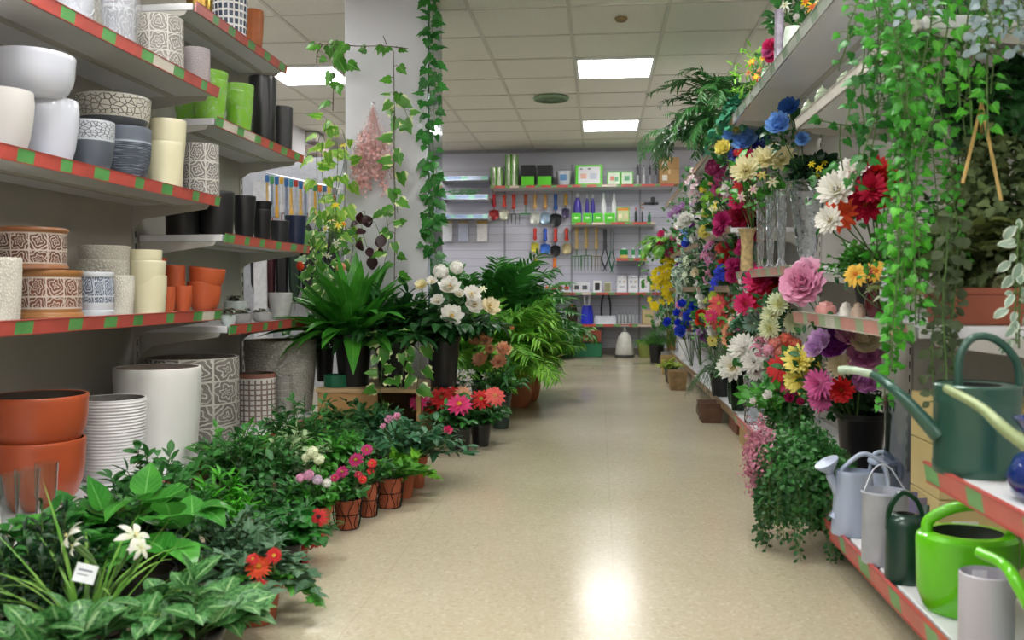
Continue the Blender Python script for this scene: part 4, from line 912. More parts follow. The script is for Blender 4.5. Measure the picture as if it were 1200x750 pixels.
floor_plant('potted_gerbera', 'orange gerbera with red buds over an ivy-like plant in a brown pot, nearest the aisle', 'potted flower', 0, 0, 0, 62, 'terra', [B_(n=34, h=76, w=130, kind='ivy', L=18, per=10, mat='dusty', drop=30), B_(n=24, h=50, w=120, kind='ivy', L=17, per=9, mat='fresh', drop=34)],
    [(303, 664, 29, 'gerbera', 'OR', 'OR', '#c88020'), (296, 655, 14, 'gerbera', 'R'), (321, 651, 18, 'gerbera', 'R'), (305, 690, 22, 'gerbera', 'R'), (312, 699, 12, 'gerbera', 'CR')], GF, 33, loc=(-.80, 1.98), poth=.1)
# foreground left
t = floor_plant('philodendron', 'plant with large heart-shaped leaves overhanging the near end of the bottom shelf', 'potted plant', 0, 0, 0, 90, 'black', B_(n=9, h=135, w=150, kind='heart', L=58, per=3, mat='glossy', lo=.5, up=.1), (), GF, 41, loc=(-1.12, 2.02), poth=.1)
t = floor_plant('potted_ivy', 'green ivy with pale runners in front of the rose bush base', 'potted plant', 0, 0, 0, 80, 'black', B_(n=26, h=105, w=120, kind='round', L=24, per=8, mat='ivyd'), (), GF, 42, loc=(-1.3, 1.98), poth=.1)
t = floor_plant('conifer', 'dark spiky-leaved shrub in the bottom left corner', 'potted plant', 0, 0, 0, 90, 'black', B_(n=44, h=150, w=130, kind='lance', L=22, per=24, mat='deep', up=.6), (), GF, 43, loc=(-1.16, 1.72), poth=.1)
t = floor_plant('aglaonema', 'plant with marbled pale green leaves at the bottom edge left of centre', 'potted plant', 0, 0, 0, 90, 'black', B_(n=22, h=66, w=130, kind='broad', L=46, per=3, mat='marble', lo=.5, up=.2), (), GF, 44, loc=(-.80, 1.62), poth=.12)
t = floor_plant('aglaonema', 'plant with marbled pale leaves in the very bottom left corner', 'potted plant', 0, 0, 0, 90, 'black', B_(n=24, h=70, w=180, kind='broad', L=54, per=3, mat='marble', lo=.5, up=.2), (), GF, 45, loc=(-.93, 1.42), poth=.12)
# lily with strap leaves and a white tag
lx, ly = -1.0, 1.62
t = thing('potted_lily', 'plant with long curving strap leaves, two white lilies and a white tag', 'potted flower', (lx, ly, 0), GF); fpot(t, .07, .11, 'black')
LS['long'] = [leaf_t([.012, .016, .018, .017, .013, .008, 0], 12, d, .2) for d in (.15, .5, .9)]
rosette(t, .1, 34, .29, 'long', leaf_mat('#5e9a34', '#8cb858', None), 46, .6, 1.45, width=.8)
blooms_on(t, (lx, ly, 0), [(80, 628, 44, 'lily', 'W', 'GW', '#e8e0a0'), (158, 628, 48, 'lily', 'W', 'GW', '#e8e0a0'), (86, 640, 30, 'lily', 'W', 'GW', '#e8e0a0'), (165, 642, 30, 'lily', 'W', 'GW', '#e8e0a0')], base=(0, 0, .1), nrm0=(-.1, -.5, .7), sr=.004, smat=STEM)
q = at(100, 672, Y=ly - .06) - Vector((lx, ly, 0))
tg = obj('price_tag', MB().add(box_t(-.02, -.0006, -.017, .02, .0006, .017)).add(box_t(-.014, -.001, .004, .012, -.0007, .007), mi=1).add(box_t(-.014, -.001, -.004, .006, -.0007, -.002), mi=1), [M('#e8ebf2', .5), M('#6a7488', .6)], t, loc=q, smooth=False); tg['label'] = 'white paper tag'; tg.rotation_euler = (-.3, .25, .2)

# ------------------------------------------------------------------ wooden platform with black pots
a = at(370, 455, Y=4.42); PZ = a.z; b = at(494, 470, Y=4.42)
WOOD = M('#b08a58', .55, 0, .12, 5, .1); WOODT = M('#c4a67c', .45, 0, .1, 4)
t = thing('wooden_platform', 'low wooden display platform below the column carrying black pots', 'platform', (a.x, 4.42, 0))
L = b.x - a.x
obj('top_board', MB().add(box_t(0, -.01, PZ - .02, L, .52, PZ)), WOODT, t, smooth=False, bevel=.003)
obj('front_board', MB().add(box_t(.01, 0, 0, L * .58, .02, PZ - .02)), WOOD, t, smooth=False)
obj('side_board', MB().add(box_t(.01, .02, 0, .03, .5, PZ - .02)), WOOD, t, smooth=False)
obj('side_board', MB().add(box_t(L - .03, .02, 0, L - .01, .5, PZ - .02)), WOOD, t, smooth=False)
obj('back_board', MB().add(box_t(.03, .48, 0, L - .03, .5, PZ - .02)), M('#6a4c30', .6), t, smooth=False)
GP = 'plants in black pots on the wooden platform'
def platpot(name, label, l, r, top, y, fol, blist=(), seed=1, cat='potted plant', style='black'):
    xc = (l + r) / 2; p = at(xc, 400, Y=y); s_ = pxs(p); h = at(xc, top, Y=y).z - PZ
    return floor_plant(name, label, cat, 0, 0, 0, (r - l), style, fol, blist, GP, seed, loc=(p.x, y), base_z=PZ, poth=h)
t = platpot('peace_lily', 'broad bright green leafy plant in the left black pot on the platform', 391, 437, 390, 4.57, [B_(type='rosette', n=110, L=100, kind='lance', mat='fresh', e0=.25, e1=1.55, width=.85)], (), 51)
t = platpot('potted_plant', 'dark green arching plant in the middle black pot on the platform', 438, 486, 400, 4.58, [B_(n=34, h=85, w=105, kind='lance', L=34, per=9, mat='dark', arch=.6)], (), 52)
t = platpot('camellia', 'white camellias above a black pot at the right end of the platform', 499, 540, 392, 4.62, [B_(n=34, h=70, w=120, kind='oval', L=26, per=9, mat='dark', arch=.5)],
    [(529, 371, 29, 'camellia', 'W', 'IV'), (527, 337, 28, 'camellia', 'W', 'IV'), (513, 353, 18, 'camellia', 'W', 'IV'), (494, 335, 17, 'camellia', 'IV', 'LY'), (506, 330, 14, 'camellia', 'W', 'LY'), (553, 345, 22, 'camellia', 'W', 'IV'), (556, 358, 24, 'camellia', 'W', 'IV'), (574, 360, 24, 'camellia', 'CRM', 'IV'), (535, 313, 18, 'spray', 'W'), (516, 318, 20, 'spray', 'W'), (538, 345, 14, 'camellia', 'W', 'LY'), (566, 338, 12, 'lily', 'GW')], 53, 'potted flower')
t = platpot('potted_plant', 'dark leafy plant in a small black pot at the left end of the platform', 368, 392, 408, 4.78, [B_(n=20, h=56, w=84, kind='oval', L=20, per=9, mat='mid')], (), 54)
p = at(382, 452, Z=PZ)
tag(obj('plant_saucer', pot_me(.065, .062, 'cyl', M('#1d6a4a', .4), M('#174f38', .5)), loc=(-1.38, 4.52, PZ)), 'green plastic plant tray on the platform left of the big black pot', 'plant tray')
# trailing ivies in front of the platform
def garland(name, label, paths, kind, L, step, mat, seed, cat='ivy garland', face=(-.2, -1, .2), sr=.002, smat=None, group=None, hang=.4, pet=.45, spread=1.):
    rg = random.Random(seed); fm, sm_ = MB(), MB(); o = Vector(paths[0][0])
    for P in paths:
        P = [Vector(p) - o for p in P]; leaf_vine(fm, sm_, P, step, L, kind, rg, sr, pet, face, hang, spread=spread)
    t = thing(name, label, cat, o, group); obj('stem', sm_, smat or STEM, t); obj('foliage', fm, mat, t, angle=None); return t
def pp(pts, Y): return curve_pts([at(x, y, Y=Y + (dy[0] if dy else 0)) for x, y, *dy in pts], 5)
garland('ivy_garland', 'two ivy strands with light green leaves trailing over the front of the wooden platform', [pp([(447, 395), (448, 430), (446, 460), (452, 492)], 4.34), pp([(440, 390), (436, 400)], 4.34)], 'ivy', .085, .05, G_['vari'], 61)
garland('ivy_garland', 'ivy strands with pale tips trailing beside the white camellias', [pp([(478, 392), (474, 420), (470, 455)], 4.36), pp([(489, 392), (492, 425), (488, 458)], 4.36)], 'ivy', .075, .055, G_['vari'], 62)
G_['vari2'] = leaf_mat('#4c9424', '#86b83a', '#a8cc60', edge='#c8d878')
# ------------------------------------------------------------------ garlands on the column
yA = 4.86
garland('ivy_garland', 'thin arched ivy branch with sparse leaves across the white column', [pp([(371, 52), (380, 52), (390, 52), (420, 54), (450, 54), (478, 57)], yA), pp([(378, 52), (372, 62), (371, 74)], yA), pp([(391, 53), (391, 90), (390, 130)], yA), pp([(402, 60), (403, 85), (399, 110)], yA), pp([(453, 52), (449, 42)], yA), pp([(461, 60), (462, 120), (461, 180), (463, 250), (462, 330)], yA)], 'ivy', .078, .09, G_['ivy'], 63, sr=.003, smat=STEMD)
garland('ivy_garland', 'lush light green and yellow ivy cascade left of the pink dried bouquet', [pp([(x0, 140 + k * 6), (x0 + d, 180), (x0 + d * .5, 230), (x0 + 4, 285)], yA - .1 + .05 * k) for k, (x0, d) in enumerate(((383, -6), (392, 4), (401, 6), (375, -4)))], 'ivy', .085, .065, G_['vari2'], 64)
garland('ivy_garland', 'cream and green variegated ivy with small white blossoms above the peace lily', [pp([(x0, 250 + k * 5), (x0 + d, 290), (x0 - d, 330), (x0 + 2, 365)], yA - .12 + .05 * k) for k, (x0, d) in enumerate(((372, -5), (384, 4), (397, 5), (362, -3), (410, 4)))], 'ivy', .085, .05, G_['vari'], 65)
garland('ivy_garland', 'ivy strand with light leaves hanging right of the pink dried bouquet', [pp([(462, 110), (463, 150), (462, 195), (466, 250)], yA - .02), pp([(463, 118), (474, 128), (480, 145)], yA - .02), pp([(452, 250), (456, 280), (450, 310)], yA - .05)], 'ivy', .08, .065, G_['vari'], 66)
garland('leaf_garland', 'dark burgundy leaf strand low on the white column', [pp([(428, 248), (424, 265), (430, 290)], yA - .08), pp([(440, 262), (446, 280), (441, 300)], yA - .08)], 'round', .07, .045, G_['burg'], 67)
garland('ivy_garland', 'long dense dark green ivy strand down the right edge of the column', [pp([(508, -12), (507, 40), (510, 100), (507, 150), (509, 200), (506, 250), (508, 300)], 4.95), pp([(503, -12), (504, 60), (500, 130), (503, 200), (500, 290)], 4.96)], 'ivy', .072, .036, G_['ivyd'], 68, pet=.35)
garland('ivy_garland', 'short dark green ivy strand low beside the mirrored column side', [pp([(511, 195), (513, 230), (509, 270), (512, 310)], 5.02)], 'ivy', .07, .035, G_['ivyd'], 69)
# white and yellow blossoms inside the variegated ivy
t = thing('blossom_spray', 'spray of small white and yellow blossoms within the variegated ivy', 'flowers', at(388, 275, Y=yA - .2))
blooms_on(t, t.location, [(388, 258, 12, 'lily', 'IV', 'Y'), (396, 264, 12, 'lily', 'LY', 'Y'), (381, 268, 12, 'lily', 'W', 'Y'), (403, 262, 9, 'lily', 'Y', 'OR'), (394, 285, 12, 'lily', 'W', 'GW'), (384, 300, 11, 'lily', 'W', 'GW'), (400, 313, 12, 'spray', 'PE', 'OR'), (393, 240, 12, 'lily', 'Y'), (352, 312, 11, 'spray', 'OR'), (402, 170, 12, 'lily', 'LY', 'Y')], base=(0, 0, 0))
# pink dried bouquet, film wrapped, hanging head-down from a nail
c = at(437, 124, Y=4.93); t = thing('dried_bouquet', 'pink dried flower bouquet wrapped in film hanging upside down on the column', 'bouquet', c)
s_ = pxs(c); rg = random.Random(5); sm_, fm = MB(), MB()
for i in range(26):
    a = rg.uniform(0, 6.3); q = math.sqrt(rg.random()); L = rg.uniform(50, 105) * s_
    P = [Vector((0, 0, 0)), Vector((math.cos(a) * q * 8 * s_, math.sin(a) * q * 4 * s_, -L * .35)), Vector((math.cos(a) * q * 24 * s_, math.sin(a) * q * 12 * s_ - .02, -L))]
    sm_.add(tube_t(curve_pts(P, 3), .002, 4))
    for k in range(26):
        f = rg.uniform(.42, 1); p = P[1].lerp(P[2], f) + rdir(rg) * 5 * s_; fm.add(rg.choice(LS['round']), basis(rdir(rg), rdir(rg)), p, .028 * rg.uniform(.6, 1.3))
obj('stem', sm_, M('#c08a84', .6), t); obj('blossom', fm, petal_mat('#f8d0ce', '#f0bcb8'), t, angle=None)
obj('wrap', MB().add(lathe_t([(3 * s_, -2 * s_), (9 * s_, -18 * s_), (23 * s_, -45 * s_), (27 * s_, -85 * s_)], 30, lambda a_, z: .1 * math.sin(a_ * 8 + z * 20)), np.diag((1., .55, 1.))), film('#f4dcdc', .3), t)
obj('hook', MB().add(tube_t([(0, .05, .02), (0, -.01, .02), (0, -.012, .0)], .003, 6)), M('#999999', .3, .9), t)
# ------------------------------------------------------------------ right side: bouquets
def mound(t, c, r, n, kind, L, mat, seed, name='foliage', shell=.55, down=.3, squash=None):
    rg = random.Random(seed); fm = MB()
    for i in range(n):
        d = rdir(rg); q = (shell + (1 - shell) * rg.random()) * (1 + .12 * math.sin(d.x * 9 + d.z * 7) + .08 * math.sin(d.y * 13 + d.z * 17)); p = Vector(c) + Vector((d.x * r[0], d.y * r[1], d.z * r[2])) * q
        nd = d * .8 + rdir(rg) * .8 - Vector((0, 0, down)); fm.add(rg.choice(LS[kind]), basis(nd, d + rdir(rg) * .6 + Vector((0, 0, .5))), p, L * rg.uniform(.6, 1.25))
    return obj(name, fm, mat, t, angle=None)
G_['curt'] = leaf_mat('#247816', '#3c9c20', '#60b83c')

GB = 'artificial flower bunches on the right shelves'
def spread5(bl, k=6, f=.62):
    out = []
    for (px, py, d, kd, *c) in bl:
        for i in range(k):
            a = RNG.uniform(0, 6.3); q = d * .5 * math.sqrt(RNG.random()); out.append((px + q * math.cos(a), py + q * math.sin(a), d * f * RNG.uniform(.7, 1.1), 'five', *c))
    return out
def bouquet(label, blist, X=.72, leaf='mid', nleaf=70, LL=18, kind='oval', seed=1, name='flower_bouquet', spread=1.25, basez=None, drop=70, Yc=None, cat='bouquet', nrm=(-.4, -.8, .35), wide=None):
    rg = random.Random(seed * 7 + 3); cx = sum(b[0] for b in blist) / len(blist); cy = sum(b[1] for b in blist) / len(blist)
    Y = Yc or at(cx, cy, X=X).y; c = at(cx, cy, Y=Y); s_ = pxs(c)
    rx = max(14, (max(b[0] for b in blist) - min(b[0] for b in blist)) / 2 * spread + 6); ry = max(14, (max(b[1] for b in blist) - min(b[1] for b in blist)) / 2 * spread + 6)
    if wide: rx, ry = wide
    base = c + Vector((.08, .10, -(ry + drop * .5) * s_))
    if basez is not None: base.z = basez
    t = thing(name, label, cat, base, GB)
    ctr = c + Vector((.05, .12, -.04))
    pts = blooms_on(t, base + Vector((0, Y - base.y, 0)), blist, rg, True, (0, 0, 0), nrm, ctr, .9, .035) if False else None
    sm_ = MB()
    for b in blist:
        wp = at(b[0], b[1], Y=Y + rg.uniform(-.04, .05)); out = (wp - ctr).normalized(); nr = Vector(nrm) + out * .9 + rdir(rg) * .15; dm = b[2] * pxs(wp)
        flower(t, b[3], wp - base, nr, dm * 1.1, COL.get(b[4], b[4]), COL.get(b[5], b[5]) if len(b) > 5 and b[5] else None, b[6] if len(b) > 6 else '#b89030')
        p2 = wp - base - nr.normalized() * dm * .04; p1 = p2 - nr.normalized() * .04 - Vector((0, 0, .03)); sm_.add(tube_t(curve_pts([Vector((rg.uniform(-.01, .01), rg.uniform(-.01, .01), 0)), p1 * .5, p1, p2], 4), .0022, 5))
    obj('stem', sm_, STEM, t)
    fm = MB()
    for i in range(nleaf):
        a = rg.uniform(0, 6.3); q = math.sqrt(rg.random()); p = c + Vector((math.cos(a) * q * rx * s_, rg.uniform(.04, .2), math.sin(a) * q * ry * s_ - 4 * s_)); d = (p - (base + Vector((0, 0, .02)))).normalized() + rdir(rg) * .8
        fm.add(rg.choice(LS[kind]), basis(d, (rg.uniform(-.8, .2), rg.uniform(-1.2, .1), .8)), p - base, LL * s_ * rg.uniform(.5, 1.0))
    obj('foliage', fm, G_[leaf], t, angle=None); return t
BQ = [
 ('light blue and yellow-green hydrangea heads just under the top shelf', [(873, 165, 30, 'peony', 'LB', 'LB'), (857, 158, 20, 'peony', 'LB', 'GW'), (848, 174, 21, 'peony', 'LY', 'GW'), (865, 153, 18, 'peony', 'LY', 'GW'), (862, 184, 20, 'hydrangea', 'V', 'LB'), (893, 163, 20, 'hydrangea', 'V', 'LB'), (888, 172, 14, 'hydrangea', 'V')], .78, 'mid', 60, 16),
 ('two bright blue chrysanthemum heads beside the upper frosted jars', [(913, 146, 30, 'peony', 'LB', 'LB'), (925, 127, 26, 'peony', '#3f76c8', '#3f76c8'), (940, 163, 18, 'peony', 'LB')], .80, 'dark', 40, 16),
 ('cream dahlias above the crystal vases', [(874, 200, 34, 'dahlia', 'IV', 'LY', '#5a4a1a'), (897, 187, 34, 'dahlia', 'IV', 'LY', '#5a4a1a'), (914, 186, 38, 'dahlia', 'IV', 'LY', '#2a2a1a'), (905, 213, 16, 'lily', 'IV'), (893, 205, 14, 'lily', 'LY'), (882, 222, 14, 'lily', 'IV', 'LP'), (868, 231, 14, 'lily', 'IV', 'LP')], .74, 'fresh', 80, 18),
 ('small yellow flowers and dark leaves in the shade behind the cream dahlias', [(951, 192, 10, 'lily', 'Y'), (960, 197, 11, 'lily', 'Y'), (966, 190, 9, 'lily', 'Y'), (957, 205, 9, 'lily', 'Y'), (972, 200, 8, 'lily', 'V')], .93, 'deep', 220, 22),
 ('magenta and pink orchid-like bunch left of the cream dahlias', [(836, 196, 22, 'spray', 'MG', 'P'), (849, 207, 24, 'peony', 'P', 'HP'), (845, 222, 24, 'peony', 'P', 'HP'), (856, 196, 20, 'peony', 'P', 'HP'), (854, 218, 18, 'peony', 'P', 'MG')], .76, 'fresh', 50, 15),
 ('pale pink hyacinth spikes below the far top shelf', [(815, 204, 13, 'spray', '#eadfdc', 'LP'), (812, 214, 13, 'spray', '#eadfdc', 'LP'), (813, 225, 13, 'spray', '#eadfdc', 'LP'), (818, 233, 12, 'spray', '#eadfdc', 'LP'), (822, 210, 11, 'spray', '#eadfdc', 'LP')], .74, 'mid', 50, 14),
 ('lavender and pink mixed roses at the end of the far top flowers', [(795, 247, 17, 'rose', 'LV', 'PU'), (803, 241, 15, 'rose', 'LV', 'PU'), (818, 241, 22, 'peony', 'LP', 'HP'), (825, 234, 16, 'peony', 'LV', 'HP'), (814, 248, 13, 'peony', 'HP', 'P'), (787, 252, 12, 'rose', 'LV')], .74, 'mid', 50, 14),
 ('white peonies in the middle of the far pink flowers', [(805, 259, 22, 'peony', 'W', 'GW'), (827, 261, 30, 'peony', 'W', 'GW'), (824, 273, 20, 'peony', 'W', 'GW'), (798, 264, 14, 'peony', 'W', 'GW')], .73, 'mid', 50, 14),
 ('white-yellow freesias above dark red dahlias', [(840, 240, 18, 'lily', 'IV', 'Y'), (850, 236, 14, 'lily', 'W', 'GW'), (834, 245, 14, 'lily', 'LY', 'GW'), (860, 229, 14, 'lily', 'W', 'LP')], .73, 'lime', 50, 14),
 ('dark red and magenta dahlias left of the crystal vases', [(847, 259, 24, 'dahlia', 'MG', 'CR', '#d0a030'), (868, 255, 32, 'dahlia', 'CR', 'DR'), (872, 243, 24, 'dahlia', 'DR', 'CR'), (843, 270, 16, 'dahlia', 'MG', 'CR'), (884, 258, 22, 'dahlia', 'DR', 'CR'), (890, 246, 18, 'dahlia', 'MG')], .80, 'dark', 70, 15),
 ('pink and white roses with dark leaves at the far end of the right shelf', [(776, 275, 13, 'rose', 'HP', 'P'), (776, 287, 15, 'rose', 'HP', 'P'), (784, 277, 15, 'rose', 'W', 'LP'), (784, 297, 13, 'rose', 'P', 'LP'), (791, 293, 12, 'rose', 'LP', 'W'), (795, 281, 16, 'rose', '#6e3444', '#58283a'), (803, 286, 12, 'rose', '#6e3444')], .74, 'dark', 60, 13),
 ('bright yellow blossom spray cascading at the far end of the right shelf', [(780, 309, 20, 'spray', 'Y', 'Y'), (793, 312, 20, 'spray', 'Y', 'Y'), (788, 302, 15, 'spray', 'Y', 'Y'), (774, 325, 20, 'spray', 'Y', 'Y'), (785, 331, 18, 'spray', 'Y', 'Y'), (768, 335, 14, 'spray', 'Y', 'Y'), (778, 341, 17, 'spray', 'Y', 'Y'), (768, 353, 15, 'spray', 'Y', 'Y'), (780, 354, 15, 'spray', 'Y', 'Y'), (800, 302, 11, 'spray', 'Y', 'Y'), (773, 317, 14, 'spray', 'Y', 'Y'), (789, 321, 14, 'spray', 'Y', 'Y')], .70, 'fresh', 50, 13),
 ('grey-green eucalyptus and white buds behind the yellow spray', [(806, 304, 12, 'spray', 'GW', 'TL'), (811, 316, 12, 'spray', 'GW', 'TL'), (803, 324, 10, 'spray', 'GW', 'TL'), (817, 333, 8, 'rose', 'W')], .76, 'silver', 130, 13),
 ('mauve and apricot alstroemeria by the straw-wrapped vase', [(828, 289, 14, 'lily', 'LV', 'P'), (824, 299, 14, 'lily', 'P', 'LP'), (830, 307, 13, 'lily', 'LV', 'P'), (845, 289, 17, 'lily', 'PE', 'CRM'), (853, 296, 15, 'lily', 'PE', 'CRM'), (842, 301, 12, 'lily', 'PE', 'Y'), (834, 283, 12, 'lily', 'P')], .74, 'dark', 60, 13),
 ('small royal blue delphinium bunch under the crystal vase shelf', [(841, 316, 14, 'hydrangea', 'B', 'V'), (839, 327, 14, 'hydrangea', 'B', 'V'), (847, 323, 12, 'hydrangea', 'B', 'V'), (836, 335, 10, 'hydrangea', 'B', 'V')], .74, 'dark', 50, 15),
 ('crimson peonies directly under the crystal vase shelf', [(889, 330, 34, 'dahlia', 'HP', 'R'), (908, 330, 24, 'dahlia', 'R', 'CR'), (873, 356, 26, 'dahlia', 'HP', 'CO'), (889, 351, 34, 'dahlia', '#dc2848', 'R'), (904, 345, 22, 'dahlia', '#dc2848', 'R')], .74, 'dark', 60, 17),
 ('coral gerberas with yellow stems right of the blue roses', [(843, 356, 26, 'zinnia', 'CO', 'HP', '#c8b040'), (843, 376, 24, 'zinnia', 'CO', 'OR', '#c8b040'), (833, 370, 16, 'zinnia', 'HP', 'CO'), (855, 352, 16, 'zinnia', 'CO', 'HP')], .73, 'yelg', 40, 13),
 ('white peonies behind the coral gerberas', [(829, 345, 26, 'peony', 'W', 'W'), (838, 337, 16, 'peony', 'W', 'W'), (825, 356, 14, 'peony', 'W', 'TL')], .80, 'mid', 40, 15),
 ('royal blue roses in a white pot', [(800, 357, 15, 'rose', 'B', 'B'), (813, 361, 16, 'rose', 'B', 'B'), (807, 371, 19, 'rose', '#3a5ce0', 'B'), (783, 378, 15, 'rose', 'B', 'B'), (798, 387, 19, 'rose', '#3a5ce0', 'B'), (794, 367, 13, 'rose', 'B', 'B'), (818, 355, 11, 'rose', 'B'), (795, 378, 12, 'rose', 'B')], .70, 'mid', 50, 13),
 ('cream roses left of the blue roses', [(778, 373, 14, 'rose', 'W', 'CRM'), (772, 379, 11, 'rose', 'W', 'CRM'), (785, 367, 11, 'rose', 'CRM', 'PE')], .74, 'mid', 30, 12),
 ('small red carnations between blue roses and coral gerberas', [(822, 369, 13, 'carnation', 'R', 'OR'), (828, 378, 11, 'carnation', 'R', 'CO'), (819, 377, 9, 'carnation', 'OR')], .73, 'mid', 30, 12),
 ('cream-green chrysanthemums left of the pink carnation', [(913, 356, 27, 'mum', 'GW', 'LY'), (904, 369, 24, 'mum', 'GW', 'LY'), (902, 385, 25, 'mum', 'GW', 'LY'), (931, 379, 26, 'mum', '#d4dcb8', 'GW'), (924, 347, 18, 'mum', 'GW')], .73, 'dark', 70, 16),
 ('single pale teal chrysanthemum between crimson peonies and coral gerberas', [(883, 379, 24, 'mum', 'TL', 'GW')], .74, 'blue', 50, 15),
 ('huge pale pink peony at the edge of the rounded shelf', [(941, 334, 48, 'carnation', '#f4b4d4', '#e680b4'), (948, 320, 34, 'carnation', '#f6c4dc', '#e890bc')], .70, 'dark', 30, 16),
 ('white daisies with dark centres above the glass vases', [(871, 407, 32, 'dahlia', 'W', 'W', '#222222'), (884, 424, 26, 'dahlia', 'W', 'W', '#222222'), (886, 436, 20, 'dahlia', 'W', 'LP', '#443322'), (897, 430, 20, 'spray', 'LP', 'RO'), (895, 414, 20, 'dahlia', 'W', 'W', '#222222')], .71, 'mid', 50, 15),
 ('white chrysanthemum with a yellow heart left of the white daisies', [(858, 430, 33, 'dahlia', 'W', 'Y', '#b8a020')], .69, 'mid', 40, 14),
 ('orange-pink filler spray above the red gerbera', [(908, 402, 16, 'spray', 'RO', 'CO'), (920, 398, 18, 'spray', '#e07858', 'CO'), (932, 403, 16, 'spray', '#e07858', 'CO'), (914, 412, 16, 'spray', 'RO', 'CO'), (900, 410, 14, 'spray', 'LP', 'RO'), (925, 411, 14, 'spray', 'CR', 'CO')], .74, 'pinkl', 60, 12),
 ('red gerbera with pink one below at the middle of the lower flowers', [(915, 431, 32, 'gerbera', 'R', 'DR', '#801010'), (914, 448, 20, 'gerbera', 'HP', 'P'), (921, 452, 16, 'gerbera', 'HP', 'R')], .69, 'mid', 50, 16),
 ('pale yellow dahlias above the magenta buds', [(936, 422, 35, 'dahlia', 'LY', 'Y', '#5a4a10'), (936, 445, 33, 'dahlia', 'LY', 'Y', '#3a3010'), (952, 429, 20, 'dahlia', '#e6dc5c', 'Y')], .68, 'mid', 40, 16),
 ('magenta buds and white roses over green leaves by the hanging plant', [(925, 466, 16, 'rose', 'MG', 'HP'), (936, 460, 14, 'rose', 'MG', 'CR'), (901, 463, 16, 'rose', 'W', 'W'), (884, 470, 12, 'rose', 'W', 'CRM'), (938, 470, 12, 'rose', 'HP')], .68, 'fresh', 150, 18),
 ('large purple, mauve and white ranunculus in the black pot', [(978, 405, 40, 'peony', 'PU', 'MG', '#111111'), (962, 398, 26, 'peony', 'LV', 'LP'), (1013, 400, 40, 'peony', 'CRM', 'W'), (1012, 418, 42, 'peony', '#dc90c4', 'P'), (1012, 445, 42, 'rose', '#d88cd4', 'LP'), (984, 429, 30, 'mum', 'CRM', 'IV'), (986, 457, 30, 'dahlia', 'R', 'DR'), (960, 450, 34, 'mum', 'P', 'LP'), (963, 467, 30, 'mum', 'P', 'LP'), (994, 392, 30, 'peony', 'LP', 'P'), (955, 408, 24, 'peony', 'LV', 'LP')], .76, 'dark', 130, 20),
 ('white, magenta, crimson and orange giant dahlias behind the ivy curtain', [(980, 222, 42, 'dahlia', 'W', 'IV', '#3a2a1a'), (1000, 200, 34, 'dahlia', 'W', 'IV'), (972, 258, 32, 'dahlia', 'W', 'IV'), (1003, 203, 34, 'dahlia', 'MG', 'PU'), (1026, 200, 34, 'dahlia', 'R', 'DR'), (1014, 240, 42, 'dahlia', '#c41440', 'DR'), (1022, 222, 34, 'dahlia', '#c41440', 'DR'), (983, 251, 40, 'zinnia', 'OR', 'R', '#d88020'), (1032, 232, 26, 'dahlia', 'R', 'DR'), (1043, 210, 26, 'dahlia', 'R', 'DR')], .74, 'mid', 60, 20),
 ('yellow and red small chrysanthemums in the dark red vase', [(1003, 322, 27, 'zinnia', '#f0c850', 'OR', '#c07020'), (1027, 318, 27, 'zinnia', '#f0c850', 'OR', '#c07020'), (1016, 320, 16, 'zinnia', 'CR', 'DR')], .74, 'dark', 24, 13),
]
BQN = ['hydrangea_bouquet', 'chrysanthemum_bouquet', 'dahlia_bouquet']
for i, (lb, bl, X, lf, nlf, ll) in enumerate(BQ):
    if lb.startswith(('bright yellow', 'small royal', 'pale pink hya', 'grey-green euc')): bl = spread5(bl)
    if bl[0][0] < 830: ll *= .75
    kd = 'round' if lf in ('silver', 'blue') else 'oval'
    t = bouquet(lb, bl, X, lf, int(nlf * 1.3), ll, kd, seed=i + 1)
    if lb.startswith('magenta buds'):
        mound(t, at(925, 486, X=.73) - t.location, (.10, .07, .055), 520, 'oval', .032, G_['mid'], 300, name='lower_foliage', shell=.2)
    if lb.startswith('white chrysanthemum with'):
        mound(t, at(872, 392, X=.80) - t.location, (.10, .06, .07), 260, 'oval', .035, G_['dark'], 301, name='lower_foliage', shell=.2)
    if lb.startswith('large purple'):
        mound(t, at(1000, 470, X=.86) - t.location, (.10, .07, .06), 380, 'oval', .035, G_['dark'], 302, name='lower_foliage', shell=.2)
# fillers deeper on the shelves: same kind of bunches half hidden behind the front rows
PALS = [('LP', 'P', 'W'), ('W', 'GW', 'LP'), ('LV', 'PU', 'W'), ('CR', 'MG', 'P'), ('CRM', 'PE', 'W'), ('B', 'LB', 'W'), ('CO', 'HP', 'R'), ('Y', 'LY', 'W')]
rg = random.Random(77)
FILL = []
for (z, ys) in ((1.40, (4.9, 5.4, 6.0, 6.6, 7.2, 7.9, 8.6)), (1.28, (5.2, 5.8, 6.4, 7.0, 7.6, 8.3, 9.0)), (.98, (5.0, 5.6, 6.3, 7.0, 7.7, 8.5)), (.55, (4.6, 5.2, 5.9, 6.7, 7.6, 8.6)), (.70, (4.3, 4.9))):
    for y in ys: FILL.append((z, y))
pos_word = lambda z: 'under the top shelf' if z > 1.35 else ('below the upper bunches' if z > 1.2 else ('on the eye-level shelf' if z > .9 else ('just above the bottom shelf' if z < .6 else 'at knee height')))
CN = dict(LP='pale pink', W='white', LV='lavender', CR='crimson', CRM='cream', B='blue', CO='coral', Y='yellow', P='pink', GW='ivory', PU='purple', MG='magenta', PE='peach', LB='light blue', HP='hot pink', LY='light yellow', R='red')
seen = {}
